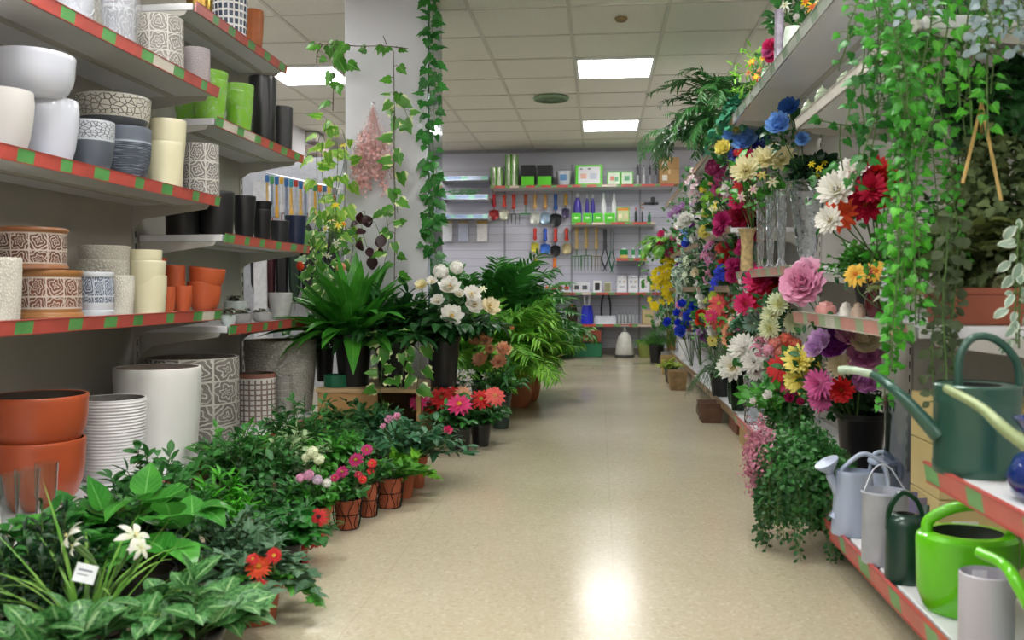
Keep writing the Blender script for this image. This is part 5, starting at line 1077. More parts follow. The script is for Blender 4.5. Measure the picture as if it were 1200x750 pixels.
for i, (z, y) in enumerate(FILL):
    pal = PALS[(i * 3 + int(z * 10)) % len(PALS)]; bl = []
    for k in range(rg.randint(9, 13)):
        q = Vector((.80 + rg.uniform(-.06, .08), y + rg.uniform(-.1, .1), z + rg.uniform(-.13, .13)))
        v = q - Vector((0, 0, CAMH)); d = v.dot(_cf); bl.append((CX + F * v.dot(_cr) / d, CY - F * v.dot(_cu) / d, rg.uniform(.06, .10) / (d / F), rg.choice(('peony', 'rose', 'dahlia', 'mum', 'daisy', 'camellia')), rg.choice(pal), rg.choice(pal)))
    key = (pal, pos_word(z)); seen[key] = seen.get(key, 0) + 1
    near = ('nearest' if y < 5.1 else 'second') if y < 5.7 else ('halfway along' if y < 6.5 else ('past halfway' if y < 7.3 else ('beyond the ferns' if y < 8.1 else 'near the tool wall')))
    bouquet('%s %s and %s bunch %s, %s' % (['low', 'round', 'loose', 'full', 'leafy'][i % 5], CN[pal[0]], CN[pal[1]], pos_word(z), near), bl, .84, rg.choice(['mid', 'dark', 'fresh', 'deep']), 60, 60 / y, 'oval', seed=200 + i, Yc=y)
# feathery dill-like plant with hanging fern in front of the far bottom shelf
p = at(845, 400, X=.74)
t = thing('asparagus_fern', 'grey-green feathery asparagus fern standing on the far bottom shelf', 'potted plant', (p.x, p.y, .136), GB)
fpot(t, .07, .14, 'black'); LS['needles'] = LS['needle']
bush(t, .12, 46, .40, .20, 'needle', .045, 34, G_['dusty'], 91, arch=.9, zdrop=.12, up=.6)
p = at(862, 455, X=.70)
p = at(775, 405, X=.70)
t = thing('asparagus_fern', 'bright green feathery fern low at the far end of the right shelf', 'potted plant', (.62, 9.6, 0), GB); fpot(t, .09, .2, 'black'); bush(t, .18, 40, .28, .24, 'needle', .09, 26, G_['fresh'], 92, arch=.7)
p = at(800, 255, X=.72)
t = thing('fern', 'small green fern by the far end of the top shelf', 'potted plant', (.70, 9.3, 1.14), GB); fpot(t, .06, .1, 'green'); palm(t, .1, 26, .33, G_['palml'], 93, 10, .09, 'lance', (.2, 1.3), 1.3, 1.0)
# ferns over the top shelf end
for (X_, Y_, Z_, L_, n_, sd, lb) in ((.84, 5.5, 1.80, .60, 28, 94, 'large arching fern on the top shelf, nearer the ceiling light'), (.78, 6.4, 1.78, .62, 26, 95, 'large drooping fern farther down the top shelf'), (.80, 5.95, 1.76, .5, 18, 96, 'dark fern between the two arching ferns on the top shelf')):
    t = thing('fern', lb, 'potted fern', (X_, Y_, RT + .04), 'ferns on the top right shelf'); fpot(t, .07, .1, 'green'); palm(t, .08, n_, L_, G_['mid' if sd != 96 else 'dark'], sd, 22, .10, 'lance', (.5, 1.45), 1.7, .7)
t = thing('potted_plant', 'teal-green leafy plant hanging over the top shelf below the orange blossoms', 'potted plant', (.78, 5.0, RT + .04)); fpot(t, .06, .09, 'green'); bush(t, .07, 26, .2, .17, 'round', .05, 9, leaf_mat('#2f7a5c', '#4a9a78', None), 97, zdrop=.3)
bouquet('orange and green blossom bunch on the top shelf between fern and frosted vases', [(881, 72, 12, 'lily', 'OR', 'Y'), (890, 82, 12, 'lily', 'OR', 'PE'), (886, 90, 12, 'lily', 'OR', 'Y'), (894, 68, 10, 'lily', 'Y', 'OR'), (877, 85, 10, 'lily', 'PE', 'OR')], .80, 'lime', 110, 15, 'lance', seed=98, wide=(24, 34))
bouquet('bright pink and rose flowers standing on the top shelf beside the tall crystal column', [(903, 55, 18, 'carnation', 'HP', 'CO'), (903, 68, 13, 'carnation', 'HP', 'P'), (899, 62, 12, 'carnation', 'P', 'LP')], .80, 'mid', 20, 12, seed=99, wide=(10, 14))
bouquet('white and orange lily tops peeking over the top right shelf', [(920, 6, 16, 'lily', 'W', 'GW'), (952, 8, 16, 'lily', '#f0c060', 'OR'), (944, 2, 14, 'lily', 'Y', 'OR'), (960, 0, 14, 'lily', 'IV'), (934, 20, 10, 'rose', 'W')], .82, 'mid', 150, 20, seed=100, wide=(36, 26))
# ------------------------------------------------------------------ vases and pots on the right
def rfit(l, r, X): 
    xc = (l + r) / 2; p = at(xc, 340, X=X); return p.x, p.y, (r - l) / 2 * pxs(p)
def vase(name, label, cat, l, r, top, z, X, prof, mat, inner=True, flute=None, seg=36, group=None, h=None):
    x, y, rad = rfit(l, r, X); h = h or at((l + r) / 2, top, Y=y).z - z; P = [(a * rad, b * h) for a, b in prof]
    if inner: P = P + [(max(0, a * rad - .004), max(.006, b * h)) for a, b in prof[::-1]]
    return tag(obj(name, MB().add(lathe_t(P, seg, flute, vr=(0, h))), mat, loc=(x, y, z)), label, cat, group)
CRYS = glass('#f2f6fa', .04, bumpy=10); CL = glass('#e8f2f0', .02)
VP = [(0, 0), (.7, 0), (.75, .02), (.3, .1), (.45, .2), (.62, .5), (.8, .85), (1, 1)]
VS = [(0, 0), (.8, 0), (.8, .03), (.45, .1), (.4, .16), (.5, .3), (.6, .7), (.7, .94), (1, 1)]
fl_ = lambda a, z: .04 * abs(math.sin(a * 8 + z * 25))
ZV = .869
GV = 'crystal vases on the right shelf'
vase('crystal_vase', 'wide flared crystal vase nearest the giant dahlias', 'vase', 921, 969, 213, ZV, .80, VP, CRYS, flute=fl_, group=GV)
vase('crystal_vase', 'tall slim crystal vase left of the wide flared one', 'vase', 906, 924, 222, ZV, .77, VS, CRYS, flute=fl_, group=GV)
vase('crystal_vase', 'tall slim crystal vase third from the right on the crystal shelf', 'vase', 894, 910, 230, ZV, .77, VS, CRYS, flute=fl_, group=GV)
vase('crystal_vase', 'slim crystal vase beside the straw-wrapped one', 'vase', 883, 898, 232, ZV, .76, VS, CRYS, flute=fl_, group=GV)
vase('glass_vase', 'gold-rimmed glass vase wrapped in dried straw at the shelf end', 'vase', 864, 886, 268, ZV, .745, [(0, 0), (.6, 0), (.7, .1), (.6, .5), (.7, .85), (1, 1)], M('#b8a070', .5, 0, .3, 40, .6))
vase('glass_vase', 'green glass vase under the white chrysanthemum', 'vase', 853, 868, 438, .136, .76, [(0, 0), (.7, 0), (.9, .3), (1, .7), (.85, 1)], glass('#2f7a50', .1), group='green glass vases')
vase('glass_vase', 'darker green tall glass vase under the white daisies', 'vase', 856, 877, 432, .136, .745, [(0, 0), (.7, 0), (.85, .2), (1, .6), (.8, .9), (.9, 1)], glass('#1c6a44', .1), group='green glass vases')
vase('glass_vase', 'clear glass vase with etched bands right of the green ones', 'vase', 872, 893, 440, .136, .735, [(0, 0), (.8, 0), (.85, .1), (.8, .5), (1, 1)], CRYS)
vase('glass_bowl', 'small round clear glass bowl at the front of the bottom shelf', 'vase', 890, 912, 470, .136, .745, [(0, 0), (.8, 0), (1, .4), (.9, .9), (.95, 1)], CL)
vase('flower_pot', 'small pinkish square glass pot on the bottom shelf near the hanging plant', 'vase', 900, 918, 484, .136, .75, [(0, 0), (.9, 0), (1, .1), (1, 1)], M('#c8aab4', .3), seg=4)
vase('flower_pot', 'white cylindrical pot holding the royal blue roses', 'plant pot', 795, 815, 398, .136, .80, [(0, 0), (.8, 0), (1, 1)], M('#d8dadc', .4))
vase('flower_pot', 'yellow-tan vase below the cream roses at the far end', 'plant pot', 781, 793, 385, .136, .78, [(0, 0), (.8, 0), (1, .6), (.8, 1)], M('#b8965a', .5))
vase('plant_pot', 'tall black pot holding the purple ranunculus', 'plant pot', 983, 1039, 484, .15, .86, [(0, 0), (.72, 0), (.94, .9), (.95, .92), (1, .93), (1, 1)], BPL)
vase('crystal_column', 'tall textured crystal column vase on the top right shelf', 'vase', 904, 916, 12, RT, .72, [(0, 0), (1, 0), (.9, .05), (.9, .95), (1, 1)], M('#8d8796', .2, .2, .3, 30, .8))
FROST = M('#cfe0d2', .35, 0, .12, 30, .6)
for i, (l, r, tp, lb) in enumerate(((915, 936, 32, 'tall frosted green-white vase on the top shelf beside the crystal column'), (934, 952, 34, 'frosted green-white vase second from the column on the top shelf'), (897, 906, 78, 'slender white vase left of the crystal column'), (890, 899, 84, 'slender pale green vase leftmost before the orange blossoms'))):
    vase('frosted_vase', lb, 'vase', l, r, tp, RT, .722, [(0, 0), (.75, 0), (.9, .1), (1, .5), (.9, .85), (.8, 1)], FROST, group='frosted vases')
JAR = M('#a8b89c', .25, .1, .25, 30, .6)
for i, (l, r, tp, lb) in enumerate(((937, 952, 116, 'small embossed glass jar at the shelf corner above the blue flowers'), (952, 970, 100, 'embossed glass jar with a domed lid, second from the shelf corner'), (978, 1000, 82, 'larger embossed glass jar partly behind the ivy'))):
    th = thing('glass_jar', lb, 'jar', (0, 0, 0), 'embossed jars'); x, y, rad = rfit(l, r, .745); th.location = (x, y, 1.386); h = at((l + r) / 2, tp, Y=y).z - 1.386; h = max(.05, h)
    obj('body', MB().add(lathe_t([(0, 0), (.7 * rad, 0), (rad, .2 * h), (rad, .55 * h), (.7 * rad, .65 * h)], 24)), JAR, th)
    obj('lid', MB().add(lathe_t([(.75 * rad, .65 * h), (.8 * rad, .68 * h), (.5 * rad, .85 * h), (.15 * rad, .9 * h), (.2 * rad, .96 * h), (0, h)], 24)), JAR, th)
# rounded shelf items (z .70)
ZS = .701
t = vase('vase', 'dark red glossy vase with the yellow-red chrysanthemums', 'vase', 1014, 1040, 326, ZS, .80, [(0, 0), (.65, 0), (.9, .2), (1, .45), (.7, .75), (.75, 1)], M('#4a1418', .12, 0, .1, 5))
t = thing('potted_plant', 'small-leaved green shrub behind the yellow-red chrysanthemums', 'potted plant', (.84, 2.8, ZS)); fpot(t, .06, .1, 'black'); bush(t, .08, 50, .19, .14, 'round', .026, 18, G_['fresh'], 110)
bush_t = t
x, y, rad = rfit(1031, 1062, .80); zc = at(1046, 338, Y=y).z
tag(obj('glass_plate', MB().add(sphere_t(1, 28, 14)), M('#b8c0c4', .12, .1, .12, 30, .5), loc=(x, y, ZS + .082)), 'oval silver-white glass plaque standing behind the ivy curtain', 'plaque').scale = (rad * 1.0, .012, .082)
for i, (l, r, tp, c, lb) in enumerate(((956, 980, 356, '#c98a84', 'small pink ceramic candle holder at the tip of the rounded shelf'), (984, 999, 358, '#d8d2c8', 'tiny white ceramic box on the rounded shelf'), (998, 1014, 360, '#c8b09c', 'tiny beige ceramic figurine box beside the red vase'))):
    x, y, rad = rfit(l, r, .76); th = thing('trinket_box', lb, 'ornament', (x, y, ZS), 'small ceramic ornaments')
    obj('body', MB().add(lathe_t([(0, 0), (rad, 0), (rad * 1.05, .012), (rad * .9, .026), (rad * .5, .03)], 20)), M(c, .3), th); obj('lid', MB().add(lathe_t([(rad * .7, .028), (rad * .6, .038), (.1 * rad, .042), (0, .046)], 18, lambda a, z: .08 * math.sin(a * 6))), M(c, .3, 0, .2), th)
# terracotta trough with hanging greenery
TX0, TX1, TY = .86, 1.08, 2.1
a = at(1117, 378, Y=TY); b = at(1187, 345, Y=TY); t = thing('planter_trough', 'long terracotta trough planter on the rounded shelf at right', 'planter', ((a.x + b.x) / 2 + .02, TY + .08, ZS))
wd = (b.x - a.x) / 2 + .03; hh = .085
V = []; 
for (z, s_) in ((0, .88), (hh * .82, .97), (hh * .82, 1.03), (hh, 1.05), (hh, .95), (hh * .5, .88)):
    for sx, sy in ((-1, -1), (1, -1), (1, 1), (-1, 1)): V.append((sx * wd * s_, sy * .09 * s_, z))
Fq = [(0, 3, 2, 1)] + [(k * 4 + i, k * 4 + (i + 1) % 4, k * 4 + 4 + (i + 1) % 4, k * 4 + 4 + i) for k in range(5) for i in range(4)] + [(20, 21, 22, 23)]
obj('trough', MB().add(T(V, Fq)), M('#94503a', .65, 0, .1, 6), t, smooth=False, bevel=.004)
bush(t, .06, 54, .44, .22, 'ivy', .045, 12, G_['olive'], 111, arch=.8, up=.2)
p = at(1150, 122, Y=2.1) - t.location
q1 = at(1128, 215, Y=2.04) - t.location; q2 = at(1173, 235, Y=2.04) - t.location; q3 = at(1150, 235, Y=2.3) - t.location
mb = MB()
for q in (q1, q2, q3): mb.add(tube_t([q, p + (p - q) * .02], .004, 5))
obj('bamboo_stake', mb, M('#b89a5a', .6), t)
t = thing('trailing_plant', 'dim olive-leaved trailing plant filling the shelf behind the terracotta trough', 'potted plant', (.99, 2.42, ZS)); fpot(t, .09, .12, 'black'); bush(t, .1, 16, .30, .1, 'oval', .045, 8, G_['olive'], 112, arch=.5); mound(t, (-.04, -.25, .26), (.15, .10, .22), 1500, 'ivy', .026, leaf_mat('#5c7048', '#7c8c5c', None, .6), 212); mound(t, (-.02, -.22, .14), (.16, .1, .14), 700, 'ivy', .026, leaf_mat('#7c8c5c', '#a0a878', None, .6, edge='#d8d0a4'), 213, name='pale_foliage')
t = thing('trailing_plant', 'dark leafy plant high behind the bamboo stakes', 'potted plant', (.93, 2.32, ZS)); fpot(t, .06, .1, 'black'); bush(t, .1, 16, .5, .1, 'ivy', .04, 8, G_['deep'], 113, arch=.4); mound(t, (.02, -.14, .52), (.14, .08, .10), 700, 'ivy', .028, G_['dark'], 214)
garland('leaf_garland', 'dark brown-green brittle vine hanging past the rounded shelf edge', [vine_path((at(1106 + k * 5, 250, Y=2.0)), .44 - .05 * k, random.Random(k + 3), .012) for k in range(4)], 'round', .026, .014, G_['shade'], 114)
garland('leaf_garland', 'dark round-leaved vine above the bamboo stakes', [vine_path((at(1098 + k * 26, 78, Y=2.18)), .16 + .03 * (k % 3), random.Random(k + 30), .02) for k in range(5)], 'ivy', .04, .03, G_['deep'], 115)
# the green ivy curtain
vp = lambda px, py, Y, l, s_, sw=.014, dr=(0, 0): vine_path(at(px, py, Y=Y), l, random.Random(s_), sw, drift=dr)
PYZ = 2.08
garland('ivy_garland', 'long bright green ivy curtain hanging in front of the rounded shelf', [vp(1050 + 4.6 * k, 20 + (k * 37) % 60, PYZ + .03 * (k % 3), (.66, .74, .58, .70, .62, .55, .80, .50, .6)[k], 10 + k) for k in range(9)], 'ivy', .018, .0088, G_['curt'], 120, sr=.0014, pet=.9)
garland('ivy_garland', 'longest light green ivy strands reaching below the rounded shelf', [vp(1056, 230, 1.98, .38, 31, .004), vp(1064, 200, 2.0, .38, 32, .004), vp(1072, 250, 1.97, .24, 33, .004)], 'ivy', .025, .02, G_['pothos'], 121, pet=.8)
garland('ivy_garland', 'looser broad-leaved ivy at the left side of the green curtain', [vp(1004 + 9 * k, 20 + 14 * k, 2.12 + .05 * (k % 2), (.12, .24, .20, .26, .28)[k], 41 + k, .02, (-.02, 0)) for k in range(5)], 'ivy', .029, .027, G_['ivyd'], 122, pet=.7)
garland('ivy_garland', 'dense ivy crown spilling over the top right shelf corner', [vp(1012 + 9 * k, -25 + (k * 17) % 40, 2.0 + .06 * (k % 3), .13 + .06 * (k % 4), 51 + k, .02) for k in range(12)], 'ivy', .024, .0115, G_['curt'], 123, pet=.9, spread=1.2)
garland('ivy_garland', 'ivy strand with few light leaves right of the curtain', [vp(1112, 10, 2.0, .40, 71), vp(1137, 0, 2.0, .28, 72), vp(1160, 20, 2.0, .26, 73), vp(1125, 0, 2.05, .24, 74), vp(1172, 10, 2.02, .18, 75)], 'ivy', .029, .03, G_['pothos'], 124, pet=.7)
garland('ivy_garland', 'thin ivy strand reaching left below the frosted jars', [pp([(1015, 150), (985, 146), (958, 141)], 2.5), pp([(985, 146), (984, 175), (988, 200)], 2.5), pp([(1010, 150), (1006, 190), (1010, 215)], 2.45)], 'ivy', .034, .05, G_['ivyd'], 125, pet=.6)
garland('leaf_garland', 'grey-blue leafy garland at the top right corner', [vp(1153 + 7 * k, -30, 1.9 + .04 * (k % 3), .12 + .03 * (k % 3), 81 + k, .02) for k in range(9)], 'round', .022, .011, G_['grey'], 126, pet=1.0, cat='leaf garland')
garland('leaf_garland', 'small grey-blue leaf sprig over the middle of the ivy crown', [vp(1068, -20, 1.95, .07, 91, .02), vp(1082, -20, 1.95, .06, 92, .02), vp(1060, -20, 1.95, .075, 93, .02)], 'round', .022, .014, G_['grey'], 127, pet=1.0, cat='leaf garland')
t = thing('stonecrop', 'pale grey-green fleshy plant at the right picture edge', 'potted plant', (.83, 1.62, ZS - .06))
garl = None
C.objects.unlink(t); bpy.data.objects.remove(t)
garland('leaf_garland', 'pale grey-green fleshy leaf strand hanging at the right picture edge', [vp(1194 + 8 * k, 262 + 6 * k, 1.85, .24, 96 + k, .008) for k in range(2)], 'oval', .035, .014, G_['silver'], 128, pet=.4, cat='leaf garland')
garland('leaf_garland', 'green leafy garland along the whole top shelf edge behind the ivy crown', [vp(1080 + 13 * k, -30, 2.2, .11 + .04 * (k % 3), 131 + k, .02) for k in range(8)], 'ivy', .032, .016, G_['mid'], 129, pet=.9, cat='leaf garland')
# hanging plant over the edge of the bottom shelf
hx, hy = .70, 2.86
t = thing('hanging_plant', 'large trailing small-leaved green plant drooping to the floor beside the blue-grey watering can', 'potted plant', (hx, hy, .137)); fpot(t, .075, .14, 'black')
mound(t, (-.085, -.17, .09), (.135, .16, .15), 5200, 'oval', .021, G_['mid'], 140)
rg = random.Random(8); fm, sm_ = MB(), MB()
for k in range(46):
    a = rg.uniform(PI * .7, PI * 2.0); q = Vector((-.085 + .125 * math.cos(a), -.17 + .15 * math.sin(a), .09 + rg.uniform(-.06, .08))); ln = rg.uniform(.12, .26) + q.z - .1
    leaf_vine(fm, sm_, vine_path(q, min(ln, q.z + .125), rg, .008), .009, .018, 'oval', rg, .0012, .6, spread=1.0)
obj('stem', sm_, STEM, t); obj('trailing_foliage', fm, G_['dark'], t, angle=None)
mound(t, (-.20, -.10, .12), (.055, .11, .13), 2000, 'small', .014, G_['pinkl'], 142, name='pink_foliage', shell=.3)['label'] = 'tiny pink leaves and buds'
# ------------------------------------------------------------------ watering cans
def tubep(pts, r, n=6, sides=14): 
    P = curve_pts(pts, n); rs = r if not isinstance(r, (list, tuple)) else [np.interp(i / (len(P) - 1), np.linspace(0, 1, len(r)), r) for i in range(len(P))]
    return tube_t(P, list(map(float, rs)) if not isinstance(rs, float) else rs, sides)
def ell_lathe(prof, sx, sy, seg=40, vr=None):
    t = lathe_t(prof, seg, vr=vr); V = t[0].copy(); V[:, 0] *= sx; V[:, 1] *= sy; return (V, t[1], t[2], t[3])
GW_ = 'watering cans on the right shelves'
# tall green can on the upper short shelf
GC = M('#2c5347', .3, .25, .05, 6, 0, .3); GCD = M('#16302a', .5)
p = at(1147, 340, Y=1.73); x, y = p.x + .0, 1.73; s_ = pxs(p); z0 = .4355
t = thing('watering_can', 'large dark green metal watering can with long spout on the short shelf', 'watering can', (x, y, z0), GW_)
r = 47 * s_; h = at(1147, 456, Y=1.66).z - z0
obj('body', MB().add(lathe_t([(0, 0), (r * .98, 0), (r, .004), (r, .02), (r * .985, .024), (r * .985, h * .80), (r * 1.0, h * .82), (r * .985, h * .84), (r, h * .97), (r * 1.01, h), (r * .97, h + .003)], 48)), GC, t)
# half cover over the top with an oval opening
mb = MB().add(lathe_t([(r * .98, h), (r * .9, h + .002), (r * .55, h + .001)], 40)); obj('lid', mb, GC, t)
obj('opening', MB().add(lathe_t([(r * .56, h + .001), (r * .54, h - .008), (0, h - .03)], 30)), M('#0a1210', .8), t)
obj('handle', MB().add(tubep([(-r * .45, 0, h * .99), (-r * .42, 0, h + .055), (-r * .1, 0, h + .09), (r * .45, 0, h + .085), (r * .95, 0, h + .04), (r * 1.0, 0, h * .8)], .0075, 6, 10)), GC, t)
sp0 = Vector((-r * .95, -.01, h * .42)); sp1 = at(985, 434, Y=1.86) - Vector((x, y, z0)); spm = at(1053, 461, Y=1.75) - Vector((x, y, z0))
obj('spout', MB().add(tubep([sp0, spm, at(1020, 438, Y=1.82) - Vector((x, y, z0)), sp1], [.015, .0105, .008, .0065], 6, 14)), GC, t)
o = obj('spout_tip', MB().add(tubep([at(1022, 438.6, Y=1.817) - Vector((x, y, z0)), at(1000, 434, Y=1.84) - Vector((x, y, z0)), sp1 + (sp1 - spm) * .01], [.0085, .008, .009], 4, 14)), M('#9db09a', .35), t); o['label'] = 'pale worn green spout tip'
# second can: body outside right of frame, pale spout in view
GC2 = M('#8b9a6c', .35, .1); x2, y2 = .74, 1.22
t = thing('watering_can', 'green watering can cut by the right edge with a pale olive spout', 'watering can', (x2 + .02, y2, z0), GW_)
obj('body', MB().add(lathe_t([(0, 0), (.06, 0), (.062, .01), (.062, .13), (.05, .14), (.03, .142)], 36)), M('#3a5f50', .3, .2), t)
o3 = Vector((x2 + .02, y2, z0))
obj('spout', MB().add(tubep([(-.055, 0, .05), at(1196, 517, Y=1.26) - o3, at(1150, 478, Y=1.33) - o3, at(1109, 455, Y=1.40) - o3], [.011, .009, .0075, .0065], 6, 12)), GC2, t)
obj('handle', MB().add(tubep([(-.02, 0, .14), (0, 0, .19), (.05, 0, .18), (.062, 0, .1)], .006, 6, 10)), GC2, t)
# blue glass bowl
p = at(1190, 500, Y=1.42); x, y = .735, 1.5
tag(obj('glass_vase', MB().add(lathe_t([(0, 0), (.045, 0), (.06, .012), (.068, .04), (.055, .07), (.035, .085), (.045, .115), (.06, .135), (.056, .135), (.04, .115), (.03, .086), (.05, .07), (.062, .04), (.05, .01), (0, .006)], 40)), M('#0f2f7c', .06, .1, .15, 6, 0, 1), loc=(x, y, z0)), 'cobalt blue glossy glass vase at the right edge of the short shelf', 'vase')
# --- bottom shelf cans (z .126)
zb = .1265
# blue-grey can
BG_ = M('#a0adc4', .3, .1, .05, 6); x, y = .735, 2.42
def P_(px, py, yy, o): return at(px, py, Y=yy) - o
s_ = pxs((x, y, zb))
p = at(1003, 600, Y=2.40); x = p.x; o = Vector((x, y, zb)); h = at(1003, 553, Y=2.4).z - zb; r = 25 * s_
t = thing('watering_can', 'blue-grey metal watering can with flat-rosed spout, farthest on the bottom shelf', 'watering can', o, GW_)
obj('body', MB().add(ell_lathe([(0, 0), (r, 0), (r * 1.02, .005), (r * .93, h * .5), (r * .82, h * .94), (r * .84, h * .97), (r * .80, h)], 1, .8)), BG_, t)
obj('spout', MB().add(tubep([(-r * .9, 0, .04), P_(985, 590, y, o), P_(972, 556, y, o)], [.016, .012, .011], 6, 12)), BG_, t)
q = P_(970, 545, y, o); R_ = basis_z((-.35, -.1, .9)); obj('spout_rose', MB().add(lathe_t([(.008, -.03), (.012, -.02), (.034, .006), (.034, .01), (0, .013)], 24), R_ @ np.diag((1.2, .8, 1)), q), BG_, t)
obj('handle', MB().add(tubep([(-r * .6, 0, h * .93), P_(989, 548, y, o), P_(1012, 532, y, o), P_(1035, 545, y, o), P_(1040, 575, y, o), (r * .85, 0, h * .55)], .0065, 6, 10)), BG_, t)
# second blue-grey can behind
y = 2.57; p = at(1032, 590, Y=y); o = Vector((p.x, y, zb)); h = at(1032, 552, Y=y).z - zb; r = 24 * s_
t = thing('watering_can', 'second blue-grey watering can behind, its rose resting flat between the handles', 'watering can', o, GW_)
obj('body', MB().add(ell_lathe([(0, 0), (r, 0), (r * .95, h * .5), (r * .84, h * .97), (r * .8, h)], 1, .8)), BG_, t)
obj('spout', MB().add(tubep([(r * .5, -.01, h * .5), (r * .9, 0, h * 1.05), P_(1046, 544, y, o)], [.015, .012, .01], 6, 12)), BG_, t)
obj('spout_rose', MB().add(lathe_t([(.008, -.02), (.05, .0), (.05, .006), (0, .01)], 24), basis_z((.1, -.1, 1)) @ np.diag((1.2, .7, 1)), P_(1035, 541, y, o)), BG_, t)
obj('handle', MB().add(tubep([(-r * .6, 0, h * .95), (-r * .3, 0, h + .05), (r * .5, 0, h + .04), (r * .8, 0, h * .6)], .006, 6, 10)), BG_, t)
# galvanised can
y = 2.17; p = at(1037, 600, Y=y); o = Vector((p.x, y, zb)); r = 27 * pxs(p); h = at(1037, 577, Y=y).z - zb; GA = M('#a9aeba', .28, .15, .1, 12)
t = thing('metal_bucket', 'galvanised grey metal can with open top between blue-grey and dark green cans', 'metal can', o)
obj('body', MB().add(ell_lathe([(0, 0), (r * .92, 0), (r * .94, .005), (r * .94, h * .96), (r * 1.0, h), (r * .97, h + .003), (r * .9, h * .95), (r * .88, .01), (0, .008)], 1, .9)), GA, t)
obj('rim', MB().add(ell_lathe([(r * .98, h - .004), (r * 1.01, h + .001), (r * .98, h + .005), (r * .95, h + .001), (r * .98, h - .004)], 1, .9)), GA, t)
obj('handle', MB().add(tubep([(-r * .9, 0, h), (-r * .4, .02, h + .05), (r * .2, .02, h + .06), (r * .9, 0, h)], .002, 6, 6)), GA, t)
# small dark green can
y = 2.04; p = at(1061, 620, Y=y); o = Vector((p.x, y, zb)); r = 22 * pxs(p); h = at(1061, 606, Y=y).z - zb; DG = M('#17382f', .3, .2, .06, 6, 0, .3)
t = thing('watering_can', 'small dark green watering can with arched strap handle next to the lime green one', 'watering can', o, GW_)
obj('body', MB().add(lathe_t([(0, 0), (r, 0), (r * 1.01, .004), (r, .01), (r * .96, h * .9), (r * .9, h * .97), (r * .72, h * 1.04), (r * .45, h * 1.06)], 40)), DG, t)
obj('opening', MB().add(lathe_t([(r * .46, h * 1.06), (r * .42, h), (0, h * .96)], 24)), M('#060a09', .8), t)
obj('handle', MB().add(tubep([(-r * .9, 0, h * .8), (-r * .8, 0, h + .02), (-r * .2, 0, h + .055), (r * .5, 0, h + .04), (r * .85, 0, h + .005), (r * .95, 0, h * .8)], .007, 6, 4)), DG, t)
obj('spout', MB().add(tubep([(r * .8, .01, h * .4), (r * 1.3, .04, h * .8), (r * 1.6, .06, h * 1.1)], [.01, .008, .006], 5, 10)), DG, t)
# bright lime green can
y = 1.86; p = at(1133, 640, Y=y); o = Vector((p.x + .0, y, zb)); s_ = pxs(p); r = 56 * s_; h = at(1133, 628, Y=y).z - zb; LG = M('#5fc010', .22, 0, .04, 5, 0, .5)
t = thing('watering_can', 'bright lime green plastic watering can with big hoop handle', 'watering can', o, GW_)
obj('body', MB().add(ell_lathe([(0, 0), (r * .80, 0), (r * .86, .008), (r * .98, h * .3), (r, h * .75), (r * 1.01, h * .94), (r * .99, h)], 1, .82)), LG, t)
obj('lid', MB().add(ell_lathe([(r * .99, h), (r * .9, h + .008), (r * .70, h + .009)], 1, .82)), LG, t)
obj('opening', MB().add(ell_lathe([(r * .70, h + .009), (r * .66, h - .01), (r * .5, h - .03), (0, h - .035)], 1, .82)), M('#10200a', .7), t)
obj('handle', MB().add(tubep([(-r * .80, 0, h), (-r * .76, 0, h + .032), (-r * .28, -.02, h + .064), (r * .35, -.02, h + .064), (r * .85, 0, h + .026), (r * 1.05, 0, h * .75), (r * .98, 0, h * .6)], .0115, 6, 14)), LG, t)
# white ribbed cylinder with tag and another lime spout near the camera
y = 1.60; p = at(1156, 700, Y=y); o = Vector((p.x, y, zb)); r = 30 * pxs(p); h = at(1156, 672, Y=y).z - zb
t = thing('metal_pot', 'pale lilac-grey cylinder pot in front of the lime green can', 'pot', o)
obj('body', MB().add(ell_lathe([(0, 0), (r * .96, 0), (r, .004), (r, h), (r * .95, h + .002), (r * .92, h * .9), (r * .9, .01), (0, .008)], 1, .9)), M('#b9b8c4', .35, .1, .03, 6), t)
obj('price_tag', MB().add(box_t(-.012, r * .70, h * .8, .014, r * .72, h * .97)), M('#e8e8ee', .5), t, smooth=False)
y = 1.38; x = .80; o = Vector((x, y, zb))
t = thing('watering_can', 'second lime green watering can at the bottom right corner, its curved spout in view', 'watering can', o, GW_)
obj('body', MB().add(ell_lathe([(0, 0), (.075, 0), (.08, .01), (.085, .1), (.08, .125), (.04, .13)], 1, .8)), LG, t)
obj('spout', MB().add(tubep([(-.07, 0, .03), P_(1198, 694, 1.40, o), P_(1176, 662, 1.44, o), P_(1146, 646, 1.48, o)], [.013, .0105, .009, .0085], 6, 14)), LG, t)
obj('handle', MB().add(tubep([(-.05, 0, .12), (-.02, 0, .18), (.05, 0, .18), (.08, 0, .09)], .009, 6, 12)), LG, t)
# small brown base pot behind blue-grey can
p = at(975, 592, Y=2.6); tag(obj('plant_pot', pot_me(.03, .07, 'taper', M('#a88a68', .6), SOIL), loc=(p.x, 2.6, zb)), 'small tan pot on the shelf corner behind the blue-grey can', 'plant pot')
